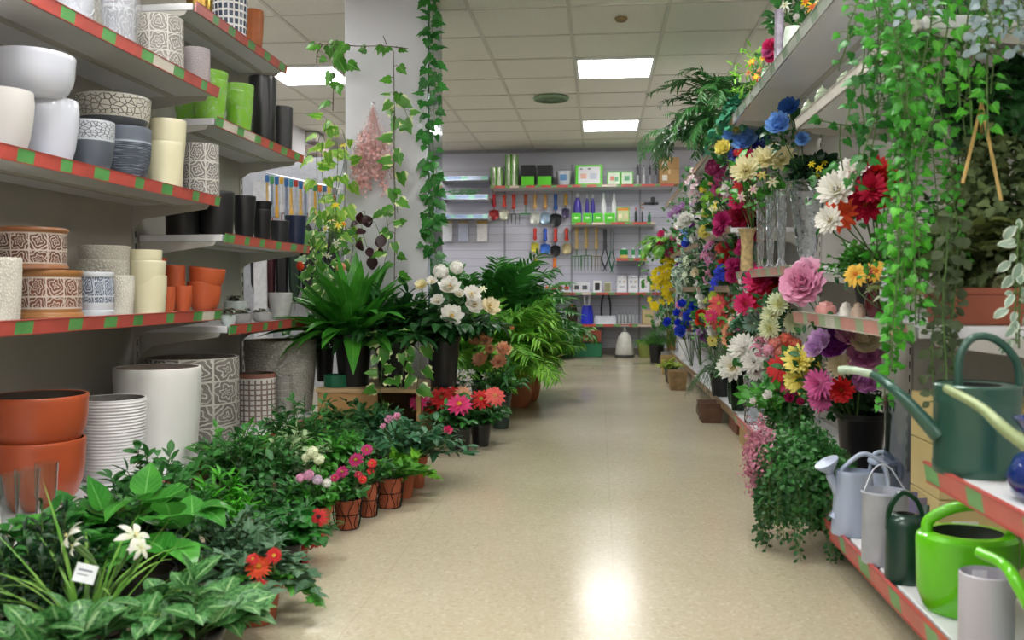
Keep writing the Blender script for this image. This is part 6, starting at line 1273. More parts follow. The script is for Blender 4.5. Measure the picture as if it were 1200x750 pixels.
# ------------------------------------------------------------------ boxes & glass behind the cans
def carton(label, x, y, z, w_, d, h, c='#c2a878', flap=True, group='cardboard cartons', rz=0, tape=True):
    t = thing('cardboard_box', label, 'box', (x, y, z), group, rz)
    obj('carton', MB().add(bx(w_, d, h)), M(c, .7, 0, .06, 6), t, bevel=.003, smooth=False)
    if tape: obj('tape', MB().add(bx(w_ * .12, d + .001, .001, h)).add(box_t(-w_ * .06, -d / 2 - .0012, h * .7, w_ * .06, -d / 2 - .0002, h)), M('#d4c08c', .3), t, smooth=False)
    obj('box_label', MB().add(box_t(-w_ * .36, -d / 2 - .0015, h * .25, -w_ * .1, -d / 2 - .0002, h * .62)), M('#e4e2dc', .5), t, smooth=False)
    return t
a = at(1054, 600, Y=2.35)
for k, (zz, hh_, lb) in enumerate(((.127, .13, 'lowest cream carton in the stack behind the watering cans'), (.259, .13, 'middle cream carton in the stack behind the watering cans'), (.391, .12, 'top cream carton in the stack behind the watering cans'))):
    carton(lb, .96, 2.36, zz, .24, .2, hh_, '#cdb981', group='cream cartons behind the cans')
carton('cream carton low behind the lime green can', 1.0, 2.0, .127, .22, .24, .16, '#bda86f', group='cream cartons behind the cans')
x, y = .90, 2.72; tag(obj('glass_cylinder', MB().add(lathe_t([(0, 0), (.05, 0), (.05, .36), (.047, .36), (.047, .01), (0, .01)], 30)), glass('#e0e6f0', .05), loc=(.85, 2.55, zb)), 'tall clear glass cylinder between black pot and cream cartons', 'vase')
tag(obj('glass_cylinder', MB().add(lathe_t([(0, 0), (.04, 0), (.04, .12), (.036, .12), (.036, .01), (0, .01)], 30)), M('#7a7494', .15, .1, .1), loc=(.82, 2.37, zb + .0)), 'low grey-lilac glass cylinder left of the cream cartons', 'vase')
# boxes and baskets under the bottom shelf
KB = 'crates and boxes under the right bottom shelf'
carton('wide beige carton under the bottom shelf below the glass vases', .83, 4.42, 0, .22, .34, .098, '#b89c68', group=KB)
carton('brown carton under the bottom shelf, second from the beige one', .84, 4.95, 0, .2, .28, .095, '#7a4e38', group=KB)
def basket(label, x, y, w_, h, c, seed=1):
    t = thing('basket', label, 'basket', (x, y, 0), KB); 
    V = []
    for (z, s_) in ((0, .78), (h, 1.0), (h, .94), (.012, .72)):
        for sx, sy in ((-1, -1), (1, -1), (1, 1), (-1, 1)): V.append((sx * w_ / 2 * s_, sy * w_ * .7 * s_, z))
    obj('body', MB().add(T(V, [(0, 3, 2, 1)] + [(k * 4 + i, k * 4 + (i + 1) % 4, k * 4 + 4 + (i + 1) % 4, k * 4 + 4 + i) for k in range(3) for i in range(4)] + [(12, 13, 14, 15)])), M(c, .7, 0, .2, 20, .6), t, smooth=False, bevel=.003)
    obj('handle', MB().add(tubep([(-w_ * .5, 0, h), (-w_ * .52, -.02, h * 1.0 + .0), (-w_ * .6, -.05, h * .6), (-w_ * .5, -.07, h * .35)], .005, 5, 8)), M('#5a4a3a', .6), t)
basket('dark brown wooden basket with a loop handle poking out from under the shelf', .66, 5.3, .14, .12, '#5c4030')
basket('tan splayed wooden basket at the aisle edge, farther along the right shelf', .615, 7.0, .15, .15, '#8d7450')
basket('small yellow-tan basket farthest under the right shelf', .64, 8.3, .13, .17, '#a88e5a')
vase('metal_pot', 'small grey metal pot on the floor by the far right shelf', 'plant pot', 775, 786, 432, 0, .66, [(0, 0), (.75, 0), (1, 1)], M('#8f9294', .4, .3), h=.17)
t = thing('potted_plant', 'yellow-green leafy plant in a glass pot by the tan splayed basket', 'potted plant', (.61, 7.55, 0), KB); fpot(t, .06, .12, 'green'); bush(t, .1, 14, .12, .09, 'oval', .05, 7, G_['yelg'], 150)

# ------------------------------------------------------------------ hanging tools and goods, left behind the pot shelves
YP = 6.6
a = at(297, 200, Y=YP); b = at(400, 300, Y=YP + .3)
t = thing('tool_display', 'white metal display frame with hooks behind the black pots', 'display rack', (-3.0, YP + .32, 0))
x0 = at(283, 300, Y=YP + .3).x + 3.0; x1 = at(402, 300, Y=YP + .3).x + 3.0 - .0
obj('panel', MB().add(box_t(max(.0, x0), 0, 0, x1, .02, 1.85)), M('#b5b8c0', .5), t, smooth=False)
xs = at(305, 240, Y=YP).x + 3.0
obj('post', MB().add(box_t(xs - .05, -.34, 0, xs + .05, -.32, 1.62)).add(box_t(xs - .05, -.32, 0, xs - .03, 0, 1.62)), M('#d6d8de', .4), t, smooth=False)
r0 = at(312, 203, Y=YP) - t.location; r1 = at(400, 222, Y=YP) - t.location
obj('rail', MB().add(tube_t([r0, r1], .008, 6)).add(tube_t([r0 + Vector((0, 0, -.04)), r1 + Vector((0, 0, -.04))], .005, 6)), M('#b0b4bc', .3, .6), t)
hc = ['#2a6cb0', '#3c9a58', '#2a6cb0', '#e0b030', '#2a6cb0', '#3aa0b8', '#c84030', '#2a6cb0', '#e0b030', '#4a58b0', '#3c9a58', '#e07028', '#2a6cb0', '#e0c040', '#8a8a90', '#d8d8dc']
bc = ['#d0b070', '#8a96a8', '#e0a838', '#d8d8dc', '#7a86a0', '#e8b850', '#b8c0cc', '#d8b060', '#8090a8', '#d8d8dc', '#e0b040', '#9aa4b4', '#d0d4dc', '#c8cad0', '#a0703c', '#9098b0']
for i in range(16):
    px = 313 + i * 5.6; f = i / 15; py = 205 + 15 * f; q = at(px, py, Y=YP - .02 - .03 * (i % 2)); s_ = pxs(q); L = (50 - 6 * f) * s_ * (1 if i % 3 else .85)
    t = thing('paint_brush', 'long-handled %s packed brush hanging in the rack, %s' % ({'#2a6cb0': 'blue-topped', '#3c9a58': 'green-topped', '#e0b030': 'yellow-topped', '#3aa0b8': 'teal-topped', '#c84030': 'red-topped', '#4a58b0': 'indigo-topped', '#e07028': 'orange-topped', '#e0c040': 'light yellow-topped', '#8a8a90': 'grey-topped', '#d8d8dc': 'white-topped'}[hc[i]], ['leftmost of the row', 'second in the row', 'third in the row', 'fourth in the row', 'fifth in the row', 'sixth in the row', 'seventh in the row', 'eighth in the row', 'ninth in the row', 'tenth in the row', 'eleventh in the row', 'twelfth in the row', 'thirteenth in the row', 'fourteenth in the row', 'second last in the row', 'rightmost in the row'][i]), 'brush', q, 'hanging tools behind the pot shelves')
    obj('header', MB().add(lathe_t([(0, 0), (2.6 * s_, -.004), (2.4 * s_, -L * .18), (1.4 * s_, -L * .2)], 8)), M(hc[i], .4), t)
    obj('handle', MB().add(lathe_t([(1.4 * s_, -L * .18), (1.7 * s_, -L * .5), (1.3 * s_, -L * .72), (2.3 * s_, -L * .76), (2.5 * s_, -L * .98), (0, -L)], 8)), M(bc[i], .4), t)
# dark folded umbrellas hanging below
for i in range(7):
    px = 300 + i * 15; q = at(px, 258 + (i % 2) * 5, Y=YP + .1); s_ = pxs(q); L = .62 + .05 * (i % 3)
    t = thing('folded_umbrella', '%s folded umbrella hanging behind the pot shelves, %s' % (['black', 'dark maroon', 'black', 'dark green', 'black', 'navy', 'black'][i], ['leftmost', 'second from the left', 'third from the left', 'middle one', 'fifth from the left', 'second from the right', 'rightmost'][i]), 'umbrella', q, 'folded umbrellas')
    obj('canopy', MB().add(lathe_t([(.004, -.02), (.03, -.06), (.045, -L * .4), (.04, -L * .8), (.012, -L * .97), (0, -L)], 20, lambda a, z: .18 * math.sin(a * 5 + z * 4))), M(['#15151a', '#4a1420', '#101014', '#163022', '#17171c', '#141c34', '#101014'][i], .6), t)
    obj('handle', MB().add(tubep([(0, 0, -.03), (0, 0, .03), (.012, 0, .055), (.028, 0, .045), (.03, 0, .02)], .005, 4, 8)), M('#8a3a2a' if i % 3 else '#222222', .4), t)
    obj('shaft_tip', MB().add(tube_t([(0, 0, -L), (0, 0, -L - .05)], .004, 6)), M('#888888', .3, .8), t)
# pale boxes high on the left wall
for i, (px, py, w_, h, c) in enumerate(((360, 158, .3, .1, '#c8c2c0'), (366, 172, .28, .09, '#b8a8a4'), (374, 186, .3, .09, '#d4d0ce'))):
    q = at(px, py + 6, Y=9.4); carton(['pale pinkish box stack on the left wall, top one', 'dull pink box on the left wall, middle one', 'pale grey box on the left wall, lower one'][i], q.x, 9.4, q.z - .04, w_, .3, h, c, group='boxes on the left wall', tape=False)
q = at(368, 196, Y=9.4)
struct(obj('trim_4', MB().add(box_t(XL, 9.1, q.z - .07, q.x + .3, 9.7, q.z - .045)), METAL, smooth=False))

# ------------------------------------------------------------------ back wall goods
def tool(name, label, px, t0, t1, hcol, bcol, kind, wpx=7, cat='garden tool', Y=10.68, split=.5):
    q = at(px, t0, Y=Y); s_ = pxs(q); L = (t1 - t0) * s_; w_ = wpx * s_ / 2 * 1.15; hL = L * split
    t = thing(name, label, cat, q, 'garden tools on the back wall')
    obj('hook', MB().add(tube_t([(0, .06, .0), (0, -.02, 0), (0, -.025, .012)], .004, 5)), M('#c0c0c4', .3, .8), t)
    obj('handle', MB().add(lathe_t([(0, 0), (.018, -.006), (.024, -hL * .15), (.018, -hL * .5), (.026, -hL * .9), (.012, -hL)], 10)), M(hcol, .4), t)
    bm_ = M(bcol, .3, .5); mb = MB(); B = L - hL
    if kind in ('spade', 'trowel'):
        mb.add(tube_t([(0, 0, -hL + .01), (0, 0, -hL - B * .25)], .006, 6)); n = 8; V = []; U = []
        pr = [(.3, 0), (.95, .1), (1, .3), (1, .62), (.8, .85), (.35, .97), (.05, 1)]
        for a_, b_ in pr:
            for sx in (-1, -.5, 0, .5, 1): V.append((sx * a_ * w_, -.012 + .012 * (1 - sx * sx) * a_ + .004, -hL - B * (.2 + .8 * b_)))
        mb.add(T(V, [(i * 5 + j, i * 5 + j + 1, i * 5 + j + 6, i * 5 + j + 5) for i in range(len(pr) - 1) for j in range(4)]))
    elif kind == 'fork':
        mb.add(tube_t([(0, 0, -hL + .01), (0, 0, -hL - B * .3)], .006, 6)); mb.add(tube_t([(-w_, 0, -hL - B * .32), (w_, 0, -hL - B * .32)], .005, 5))
        for k in range(4): xx = -w_ + 2 * w_ * k / 3; mb.add(tube_t([(xx, 0, -hL - B * .3), (xx, -.015, -hL - B * .7), (xx, 0, -L)], [.005, .005, .002], 5))
    elif kind == 'rake':
        mb.add(tube_t([(0, 0, -hL + .01), (0, 0, -L + .03)], .006, 6)); mb.add(bx(w_ * 2, .012, .015, -L + .02))
        for k in range(6): xx = -w_ * .95 + 1.9 * w_ * k / 5; mb.add(tube_t([(xx, 0, -L + .025), (xx, -.02, -L)], [.004, .002], 4))
    elif kind == 'shears':
        for g in (-1, 1): mb.add(tube_t([(g * w_ * .2, 0, -hL + .02), (g * w_ * .9, 0, -hL - B * .4), (g * w_ * .2, 0, -hL - B * .75), (-g * w_ * .5, 0, -L)], [.007, .009, .01, .003], 6))
    elif kind == 'fan':
        for k in range(7): g = (k - 3) / 3; mb.add(tube_t([(0, 0, -hL + .02), (g * w_ * .5, 0, -hL - B * .5), (g * w_, -.01, -L)], .0035, 4))
        mb.add(tube_t([(-w_ * .6, 0, -hL - B * .6), (w_ * .6, 0, -hL - B * .6)], .004, 4))
    obj('blade', mb, bm_, t)
TL_ = [
 ('red-handled hand spade, leftmost of the top tool row', 579, 227, 258, '#c8283a', '#8a2020', 'spade', 10, 'hand_spade'),
 ('orange-red-handled hand spade with pale blade, second in the top tool row', 591, 228, 258, '#d8482a', '#c8c8b8', 'spade', 10, 'hand_spade'),
 ('red-handled dark green cultivator, third in the top tool row', 602, 227, 263, '#c84030', '#2a4a30', 'fork', 12, 'hand_fork'),
 ('brown-handled small green rake, fourth in the top tool row', 616, 227, 253, '#a8502a', '#2a7a40', 'rake', 11, 'hand_rake'),
 ('light wooden-handled trowel with silver blade in the top tool row', 627, 227, 263, '#d0a868', '#b8bcb4', 'spade', 10, 'trowel'),
 ('blue and tan handled trowel with silver-blue blade', 639, 227, 263, '#c89858', '#8aa0b4', 'spade', 10, 'trowel'),
 ('blue-handled trowel with large black blade', 651, 227, 266, '#2a5ca8', '#202428', 'spade', 12, 'trowel'),
 ('yellow-handled narrow tool with dark tip at the end of the top row', 663, 226, 256, '#c8a040', '#3a3450', 'trowel', 8, 'trowel'),
 ('red and yellow small hand tool, first of the second row', 627, 267, 296, '#c83028', '#b8b040', 'trowel', 8, 'hand_rake'),
 ('blue small hand tool in the second row', 639, 267, 298, '#2a50b8', '#3a68c0', 'trowel', 10, 'hand_rake'),
 ('black and red small hand tool in the second row', 651, 267, 301, '#c83020', '#1a1a1e', 'trowel', 10, 'hand_rake'),
 ('orange-red hand tool with pale blade in the second row', 664, 267, 298, '#d83c28', '#b8ac80', 'trowel', 9, 'hand_rake'),
 ('black-bladed pruning shears in the third row', 628, 302, 318, '#d8c030', '#22242a', 'shears', 9, 'pruning_shears'),
 ('orange and steel shears hanging lowest in the tool rows', 650, 302, 326, '#e07828', '#8a8e98', 'shears', 7, 'pruning_shears'),
 ('pale wooden-handled green fork, first of the four long tools', 676, 266, 318, '#dcc088', '#3a7a40', 'fork', 10, 'garden_fork'),
 ('pale wooden-handled green fork, second of the long tools', 687, 266, 317, '#dcc088', '#2f6a38', 'fork', 11, 'garden_fork'),
 ('pale wooden-handled tan fork, third of the long tools', 699, 266, 318, '#dcc088', '#8a7a4a', 'fork', 9, 'garden_fork'),
 ('grey steel-handled lopping shears, fourth of the long tools', 709, 268, 318, '#50565c', '#3a3e44', 'shears', 8, 'loppers'),
 ('slim green and steel loppers at the end of the long tools', 717, 268, 320, '#8a9096', '#2f6a48', 'shears', 6, 'loppers'),
]
for lb, px, a0, a1, hc_, bc_, kd, wp, nm in TL_: tool(nm, lb, px, a0, a1, hc_, bc_, kd, wp)
def onwall(px0, px1, py0, py1, z=None, Y=10.5):
    a = at(px0, py1, Y=Y); b = at(px1, py0, Y=Y); zb_ = a.z if z is None else z
    return (a.x + b.x) / 2, b.x - a.x, zb_, b.z - zb_
LIMEP = M('#5cd028', .35, 0, .05, 6); DKG = M('#1c6a3c', .35, 0, .08, 6)
zt = BZ['top'] + .001
# lanterns / rolls
for px0, px1, py, lb in ((575, 590, 197, 'short green and clear film roll at the left end of the top wall shelf'), (592, 608, 182, 'tall roll of green and clear edging film on the top wall shelf')):
    x, w_, z, h = onwall(px0, px1, py, 217, zt); t = thing('film_roll', lb, 'roll', (x, 10.5, z), 'film rolls')
    obj('roll', MB().add(lathe_t([(0, 0), (w_ / 2, 0), (w_ / 2, h), (w_ * .42, h), (w_ * .42, .01), (0, .01)], 24)), M('#b8c4a8', .2, .2, .2, 8), t)
    for k in range(3): a_ = -PI / 2 + (k - 1) * .9; obj('green_band', MB().add(box_t(w_ / 2 * math.cos(a_) - .012, w_ / 2 * math.sin(a_) - .004, .0, w_ / 2 * math.cos(a_) + .012, w_ / 2 * math.sin(a_) + .004, h)), M('#5a9a2c', .35), t, smooth=False)
for px0, px1, lb in ((611, 628, 'black bin with a bright green front, left one of the pair'), (630, 648, 'black bin with a bright green front, right one of the pair')):
    x, w_, z, h = onwall(px0, px1, 195, 217, zt); t = thing('storage_bin', lb, 'bin', (x, 10.5, z), 'black and green bins')
    V = [(sx * w_ / 2 * s2, sy * .12 * s2, zz) for zz, s2 in ((0, .86), (h, 1), (h, .94), (.01, .8)) for sx, sy in ((-1, -1), (1, -1), (1, 1), (-1, 1))]
    obj('bin', MB().add(T(V, [(0, 3, 2, 1)] + [(k * 4 + i, k * 4 + (i + 1) % 4, k * 4 + 4 + (i + 1) % 4, k * 4 + 4 + i) for k in range(3) for i in range(4)] + [(12, 13, 14, 15)])), M('#141618', .4), t, smooth=False, bevel=.004)
    obj('front_card', MB().add(box_t(-w_ * .44, -.128, .005, w_ * .44, -.122, h * .45)), LIMEP, t, smooth=False)
x, w_, z, h = onwall(651, 670, 201, 217, zt); t = thing('bucket', 'small white bucket with a printed badge on the top wall shelf', 'bucket', (x, 10.5, z)); obj('bucket', pot_me(w_ / 2, h, 'taper', M('#c8ccd4', .4), M('#999999')), parent=t); obj('badge', MB().add(box_t(-w_ * .2, -w_ * .49, h * .35, w_ * .2, -w_ * .47, h * .75)), M('#5a88b8', .5), t, smooth=False)
def pack(name, label, cat, px0, px1, py0, py1, z, c, fc, Y=10.5, d=.16, group=None, inset=.08, marks=(), frame=None):
    x, w_, z, h = onwall(px0, px1, py0, py1, z, Y); t = thing(name, label, cat, (x, Y, z), group); obj('box', MB().add(bx(w_ * .97, d, h)), M(c, .4, 0, .04, 6), t, smooth=False, bevel=.004)
    if fc: obj('front_panel', MB().add(box_t(-w_ * (.485 - inset), -d / 2 - .002, h * inset, w_ * (.485 - inset), -d / 2 + .001, h * (1 - inset))), M(fc, .45, 0, .04, 6), t, smooth=False)
    if marks:
        for (mx, mz, mw, mh, mc) in marks: obj('printed_mark', MB().add(box_t((mx - mw / 2) * w_, -d / 2 - .004, (mz - mh / 2) * h, (mx + mw / 2) * w_, -d / 2 - .0015, (mz + mh / 2) * h)), M(mc, .5), t, smooth=False)
    return t
pack('boxed_kit', 'bright green box with a large white window on the top wall shelf', 'box', 674, 707, 194, 216, zt, '#5cd028', '#e4e6ea', inset=.1, marks=((-.28, .8, .08, .06, '#404850'), (0, .8, .1, .06, '#404850'), (-.2, .45, .2, .25, '#e0b0a0'), (.15, .45, .25, .3, '#c0c8d8')))
pack('boxed_kit', 'green and white printed carton pair on the top wall shelf, left', 'box', 711, 727, 202, 216, zt, '#6cd048', '#d8e8d4', marks=((-.1, .5, .3, .3, '#e08878'), (.2, .45, .25, .3, '#6ab080')))
pack('boxed_kit', 'green and white printed carton pair on the top wall shelf, right', 'box', 727, 742, 202, 216, zt, '#6cd048', '#d8e8d4', marks=((0, .5, .4, .35, '#6ab080'),))
def bottle(name, label, cat, px0, px1, py0, z, c, cap, band=None, Y=10.5, group=None, prof=None):
    x, w_, z, h = onwall(px0, px1, py0, 999, z, Y); t = thing(name, label, cat, (x, Y, z), group); r = w_ / 2 * .95
    obj('body', MB().add(lathe_t([(a * r, b * h) for a, b in (prof or [(0, 0), (.9, 0), (1, .04), (1, .6), (.85, .72), (.35, .8), (.35, .86)])], 18)), M(c, .3), t)
    obj('cap', MB().add(lathe_t([(.5 * r, .84 * h), (.55 * r, .86 * h), (.5 * r, .98 * h), (0, h)], 14)), M(cap, .35), t)
    if band: obj('bottle_label', MB().add(lathe_t([(r * 1.02, h * .06), (r * 1.02, h * band[1])], 18)), M(band[0], .4), t)
    return t
CANP = [(0, 0), (.95, 0), (1, .03), (1, .84), (.9, .88), (.5, .9)]
for i, (a0, a1) in enumerate(((742, 749), (749, 756), (756, 763), (763, 770))): bottle('spray_can', ['black and white spray can, leftmost of four', 'pale spray can, second of four', 'black and white spray can, third of four', 'dark spray can, rightmost of four'][i] + ' on the top wall shelf', 'spray can', a0, a1, 193, zt, ['#2a2c34', '#b8bcc4', '#2a2c34', '#24262c'][i], '#1c1c22', (['#c8ccd4', '#e0e2e8', '#b0b4c0', '#8a90a0'][i], .5), group='spray cans', prof=CANP)
x, w_, z, h = onwall(772, 795, 186, 217, zt); carton('tan cardboard carton, lower one at the right end of the top wall shelf', x, 10.5, z, w_, .25, h * .55, '#b08c5c', group='cartons on the tool wall'); carton('tan cardboard carton on top of another at the right end of the wall shelf', x, 10.5, z + h * .56, w_, .25, h * .44, '#b08c5c', group='cartons on the tool wall')
zm = BZ['mid'] + .001
for i, (a0, a1, tp, c, cp, bd) in enumerate(((671, 681, 226, '#3a2a9a', '#e8e8ee', None), (684, 690, 227, '#3a2a9a', '#e8e8ee', None), (690, 697, 227, '#3a2a9a', '#e8e8ee', None), (702, 710, 226, '#e8e8ec', '#f0f0f2', ('#4a3a2c', .3)), (714, 722, 226, '#e8e8ec', '#f0f0f2', ('#b08a5c', .3)))):
    bottle('spray_bottle', ['violet-blue bottle with white trigger top, leftmost', 'violet-blue bottle with white top, second', 'violet-blue bottle with white top, third', 'white tapering bottle with dark base band', 'white tapering bottle with tan base band'][i] + ' behind the green boxes', 'bottle', a0, a1, tp, zm, c, cp, bd, group='spray bottles', Y=10.6, prof=[(0, 0), (1.15, 0), (1.25, .1), (1.25, .5), (1.1, .64), (.6, .8), (.5, .86)])
for i, (a0, a1) in enumerate(((670, 681), (683, 694), (695, 707), (708, 721))): pack('seed_box', 'bright green display box with open front, %s on the middle wall shelf' % ['first', 'second', 'third', 'fourth'][i], 'box', a0, a1, 250, 260, zm, '#5cd028', '#46b81e', Y=10.42, d=.1, group='bright green boxes', marks=((0, .5, .4, .2, '#d8f0c8'),))
pack('seed_box', 'green and orange printed box right of the bright green ones', 'box', 722, 738, 243, 260, zm, '#6aa848', '#b8c890', Y=10.42, d=.1, marks=((0, .85, .8, .15, '#d88030'), (-.2, .4, .25, .3, '#e8e0c0'), (.2, .4, .25, .3, '#d8c8a0')))
for i, (a0, a1, tp, c, cp) in enumerate(((740, 747, 243, '#24302c', '#c85040'), (748, 754, 244, '#1c2420', '#c8a090'), (755, 763, 248, '#1f6a44', '#1a5a38'))): bottle('plant_food_bottle', ['dark bottle with a red cap', 'dark bottle with a pinkish cap', 'short green bottle'][i] + ' at the right of the middle wall shelf', 'bottle', a0, a1, tp, zm, c, cp, Y=10.45, group='plant food bottles')
q = at(763, 240, Y=10.45); t = thing('hose_reel', 'black and grey hose bracket above the green bottle', 'hose bracket', q); obj('arm', MB().add(bx(.17, .05, .03)).add(bx(.05, .05, .09, 0, .02)), M('#1c1e22', .4), t, smooth=False, bevel=.004); obj('clip', MB().add(tubep([(-.08, 0, .01), (-.12, 0, .0), (-.12, 0, -.03), (-.08, 0, -.04)], .008, 4, 8)), M('#8a6a5a', .4), t)
zs = BZ['sm'] + .001
for i, (a0, a1) in enumerate(((723, 736), (737, 744), (745, 752), (753, 759))): bottle('plant_food_tin', ['wide green tin with an orange label', 'green tin, second', 'green tin, third', 'small pale green tin, last'][i] + ' on the short wall shelf', 'tin', a0, a1, 291, zs, ['#1e8a48', '#1e8a48', '#178044', '#9ac4a8'][i], '#e0e4e0', (['#d8b868', '#d8e8dc', '#d8e8dc', '#e8ece8'][i], .35), Y=10.42, group='green tins', prof=CANP)
zl = BZ['low'] + .001
for r_ in range(2):
    for c_ in range(3):
        a0 = 722.5 + c_ * 13; h_ = 16.5
        x, w_, z, h = onwall(a0, a0 + 12.5, 340 - 16.5, 340, None, 10.5); 
        hh = .165; t = pack('white_carton', 'white printed carton, %s of the %s row beside the yellow spray' % (['left', 'middle', 'right'][c_], ['lower', 'upper'][r_]), 'box', a0, a0 + 12.5, 340 - 16.5, 340, zl + r_ * (h + .002), '#d2d4dc', '#dcdee4', group='white cartons', marks=((-.2, .65, .2, .15, '#9a9eb0'), (.2, .65, .2, .15, '#b8b0a0'), (0, .35, .5, .1, '#b0b4c0')))
pack('white_carton', 'long low white box with a black cut-out at the left of the cartons', 'box', 671, 691, 331, 342, zl, '#d4d6dc', None, marks=((-.25, .5, .25, .4, '#383c44'), (.22, .5, .28, .4, '#484c54')))
pack('radio_box', 'white and black boxed device in the middle of the low wall shelf', 'box', 695, 705, 329, 342, zl, '#e0e2e4', '#202226', inset=.2)
pack('small_carton', 'small cream box right of the white and black one', 'box', 708, 716, 331, 342, zl, '#c8c4b0', '#8a8a6a')
for i in range(7):
    px = 616 + i * 7.5; x, w_, z, h = onwall(px, px + 6.5, 334, 342, zl); t = thing('hose_fitting', '%s plastic hose fitting, %s along the low wall shelf' % (['red', 'red', 'orange', 'orange', 'red', 'dark red', 'red'][i], ['first', 'second', 'third', 'fourth', 'fifth', 'sixth', 'seventh'][i]), 'hose fitting', (x, 10.45, z), 'hose fittings')
    obj('base', MB().add(lathe_t([(0, 0), (.035, 0), (.03, .03), (.015, .04)], 12)), M('#2a2c30', .4), t); obj('cap', MB().add(lathe_t([(.016, .035), (.03, .045), (.026, .075), (0, .08)], 12)), M(['#c83024', '#c83024', '#d87038', '#d87038', '#c83024', '#8a2018', '#c83024'][i], .4), t)
x, w_, z, h = onwall(653, 670, 337, 342, zl); t = tag(obj('seed_tray', MB().add(box_t(-w_ / 2, -.08, 0, w_ / 2, .08, .03)), M('#d0d2d8', .4), loc=(x, 10.45, z), smooth=False, bevel=.006), 'flat white tray on the low wall shelf', 'tray')
zo = BZ['bot'] + .001
x, w_, z, h = onwall(681, 695, 358, 378, zo); t = thing('tote_bag', 'royal blue carrier bag with white handles standing on the lowest wall shelf', 'bag', (x, 10.5, z))
obj('bag', MB().add(lathe_t([(0, 0), (w_ * .5, 0), (w_ * .52, .02), (w_ * .48, h * .7), (w_ * .4, h * .95), (w_ * .34, h)], 16, lambda a, z: .05 * math.sin(a * 4)), np.diag((1, .6, 1))), M('#1c2cc0', .35), t)
for k, sx in enumerate((-1, 1)): obj('handle', MB().add(tubep([(sx * w_ * .1, 0, h * .9), (sx * w_ * .22, 0, h * 1.3), (sx * w_ * .2, 0, h * 1.75)], .014, 4, 8)), M('#d8dae8', .4), t)
x, w_, z, h = onwall(664, 677, 356, 378, zo); t = thing('oil_lamp', 'dark brown lantern with small red spot on the lowest wall shelf', 'lantern', (x, 10.5, z)); obj('body', MB().add(lathe_t([(0, 0), (w_ * .42, 0), (w_ * .5, h * .3), (w_ * .48, h * .7), (w_ * .3, h * .95), (0, h)], 16)), M('#38221e', .4), t); obj('knob', MB().add(sphere_t(.015, 8, 6), None, (0, -w_ * .35, h * .9)), M('#c03020', .4), t)
x, w_, z, h = onwall(697, 722, 370, 378, zo); tag(obj('folded_cover', MB().add(lathe_t([(0, 0), (w_ * .5, 0), (w_ * .52, h * .5), (w_ * .46, h), (0, h)], 28, lambda a, z: .05 * math.sin(a * 5)), np.diag((1, .35, 1))), M('#ccd0d8', .5, 0, .1, 12, .5), loc=(x, 10.48, z)), 'folded white garden cover on the lowest wall shelf', 'cover')
q = at(710, 372, Y=10.66); t = thing('hose_coil', 'thin black hose loop standing behind the folded white cover', 'hose', q); obj('hose', MB().add(tubep([(-.05, 0, -.04), (-.055, 0, .1), (-.04, 0, .24), (0, 0, .29), (.04, 0, .24), (.055, 0, .1), (.05, 0, -.04)], .011, 6, 8)), M('#2a2c30', .5), t)
for i in range(6):
    px = 722 + i * 4.2; x, w_, z, h = onwall(px, px + 4, 367, 378, zo); bottle('small_jar', 'small white jar with dark green lid, %s of six on the lowest wall shelf' % ['first', 'second', 'third', 'fourth', 'fifth', 'last'][i], 'jar', px, px + 4, 366, zo, '#c4ccc8', '#1e4a38', Y=10.45, group='small jars', prof=[(0, 0), (1, 0), (1, .5), (.9, .55), (.9, .84)])
pack('printed_box', 'faded tan printed box at the right of the lowest wall shelf', 'box', 752, 766, 363, 378, zo, '#b8a478', '#c4b088', marks=((0, .6, .5, .2, '#8a9a58'),))
for i, (a0, a1, c, lb) in enumerate(((651, 669, '#7a7434', 'olive crate in the row on the green benches'), (670, 686, '#8a3a28', 'brick red crate in the middle on the green benches'), (687, 705, '#8a3a28', 'brick red crate at the right on the green benches'))):
    pack('storage_crate', lb, 'crate', a0, a1, 387, 400, at(660, 400.5, Y=10.35).z, c, None, Y=10.42, d=.2, group='crates below the wall shelf', marks=((0, .6, .25, .15, '#3a2a1a'),))
for i, (a0, a1) in enumerate(((645, 671), (671, 706))): pack('storage_box', 'dark green metal box on the floor, %s one' % ['left', 'right'][i], 'box', a0, a1, 402, 414, 0, '#14603c', '#19704a', Y=10.42, d=.24, group='green boxes on the floor', inset=.05)
x, w_, z, h = onwall(721, 743, 386, 416, 0, 10.3); t = thing('pressure_sprayer', 'white pear-shaped pump sprayer on the floor by the back wall', 'sprayer', (x, 10.3, 0)); h = .36
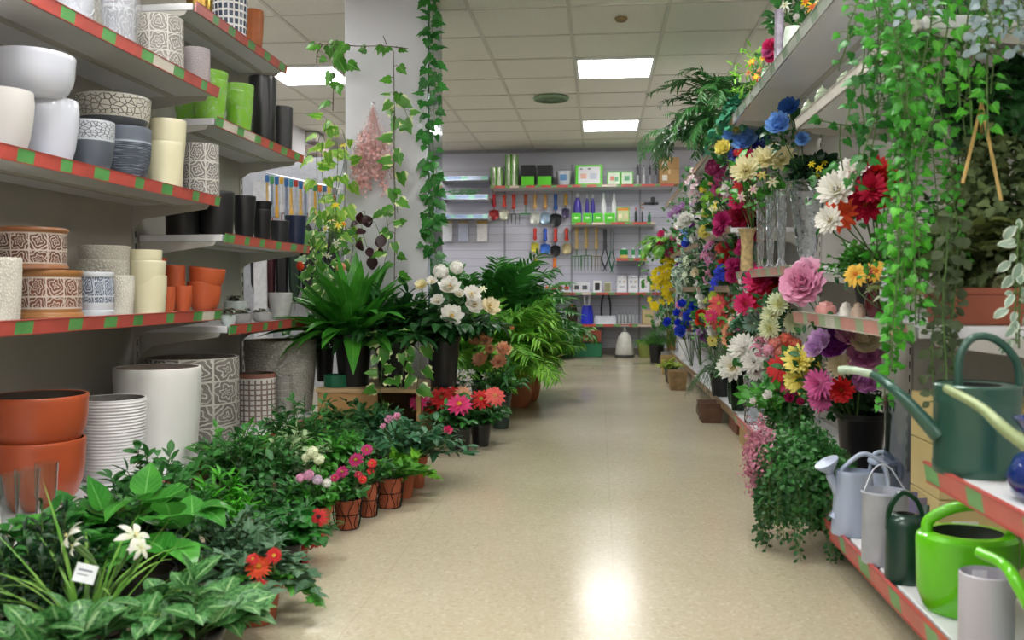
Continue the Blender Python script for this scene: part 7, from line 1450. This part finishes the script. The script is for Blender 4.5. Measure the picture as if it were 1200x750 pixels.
obj('tank', MB().add(lathe_t([(0, 0), (w_ * .46, 0), (w_ * .5, .03), (w_ * .46, h * .35), (w_ * .34, h * .66), (w_ * .2, h * .78), (w_ * .12, h * .82)], 28)), M('#c4c4bc', .35), t); obj('base_ring', MB().add(lathe_t([(w_ * .47, 0), (w_ * .53, .0), (w_ * .53, .03), (w_ * .49, .035)], 28)), M('#3a3c38', .5), t); obj('pump_handle', MB().add(tube_t([(0, 0, h * .8), (0, 0, h)], .014, 8)).add(tube_t([(-.05, 0, h), (.05, 0, h)], .012, 8)), M('#8a8c88', .4), t)
x, w_, z, h = onwall(746, 769, 396, 416, 0, 10.3); t = thing('bucket', 'olive green bucket on the floor beside the white sprayer', 'bucket', (x, 10.3, 0)); obj('bucket', pot_me(w_ / 2, .19, 'taper', M('#7e8a44', .4), M('#5a6434')), parent=t); obj('rim', MB().add(lathe_t([(w_ * .5, .18), (w_ * .54, .185), (w_ * .54, .2), (w_ * .48, .2)], 28)), M('#98a458', .4), t)
# bags on hooks left of tool wall and goods on clear shelves
for i, px in enumerate((524, 543, 565)):
    q = at(px, 259, Y=10.68); s_ = pxs(q); t = thing('hanging_packet', 'white printed packet hanging left of the tools, %s' % ['left one', 'middle one', 'right one with yellow header'][i], 'packet', q, 'hanging packets')
    obj('packet', MB().add(box_t(-6 * s_, -.01, -24 * s_, 6 * s_, .01, -3 * s_)), M(['#c8ccd4', '#b8c0d8', '#dcdcdc'][i], .3), t, smooth=False, bevel=.004); obj('header', MB().add(box_t(-6 * s_, -.012, -3 * s_, 6 * s_, .012, 0)), M(['#b8a888', '#a09070', '#b89848'][i], .4), t, smooth=False)
z_ = at(540, 228.5, Y=YS).z + .002
t = thing('garden_net', 'crumpled green garden netting on the middle blue-edged shelf', 'netting', at(540, 228, Y=10.5)); t.location.z = z_
rg = random.Random(4); mb = MB()
for i in range(60): a = Vector((rg.uniform(-.12, .2), rg.uniform(-.05, .05), rg.uniform(.01, .08))); mb.add(tube_t([a, a + Vector((rg.uniform(-.1, .1), rg.uniform(-.04, .04), rg.uniform(-.03, .02)))], .006, 4))
obj('netting', mb, M('#2f8a44', .5), t); obj('wrapping', MB().add(sphere_t(1, 16, 10), np.diag((.2, .07, .05)), (.03, 0, .052)), film('#dfeee4', .15), t)
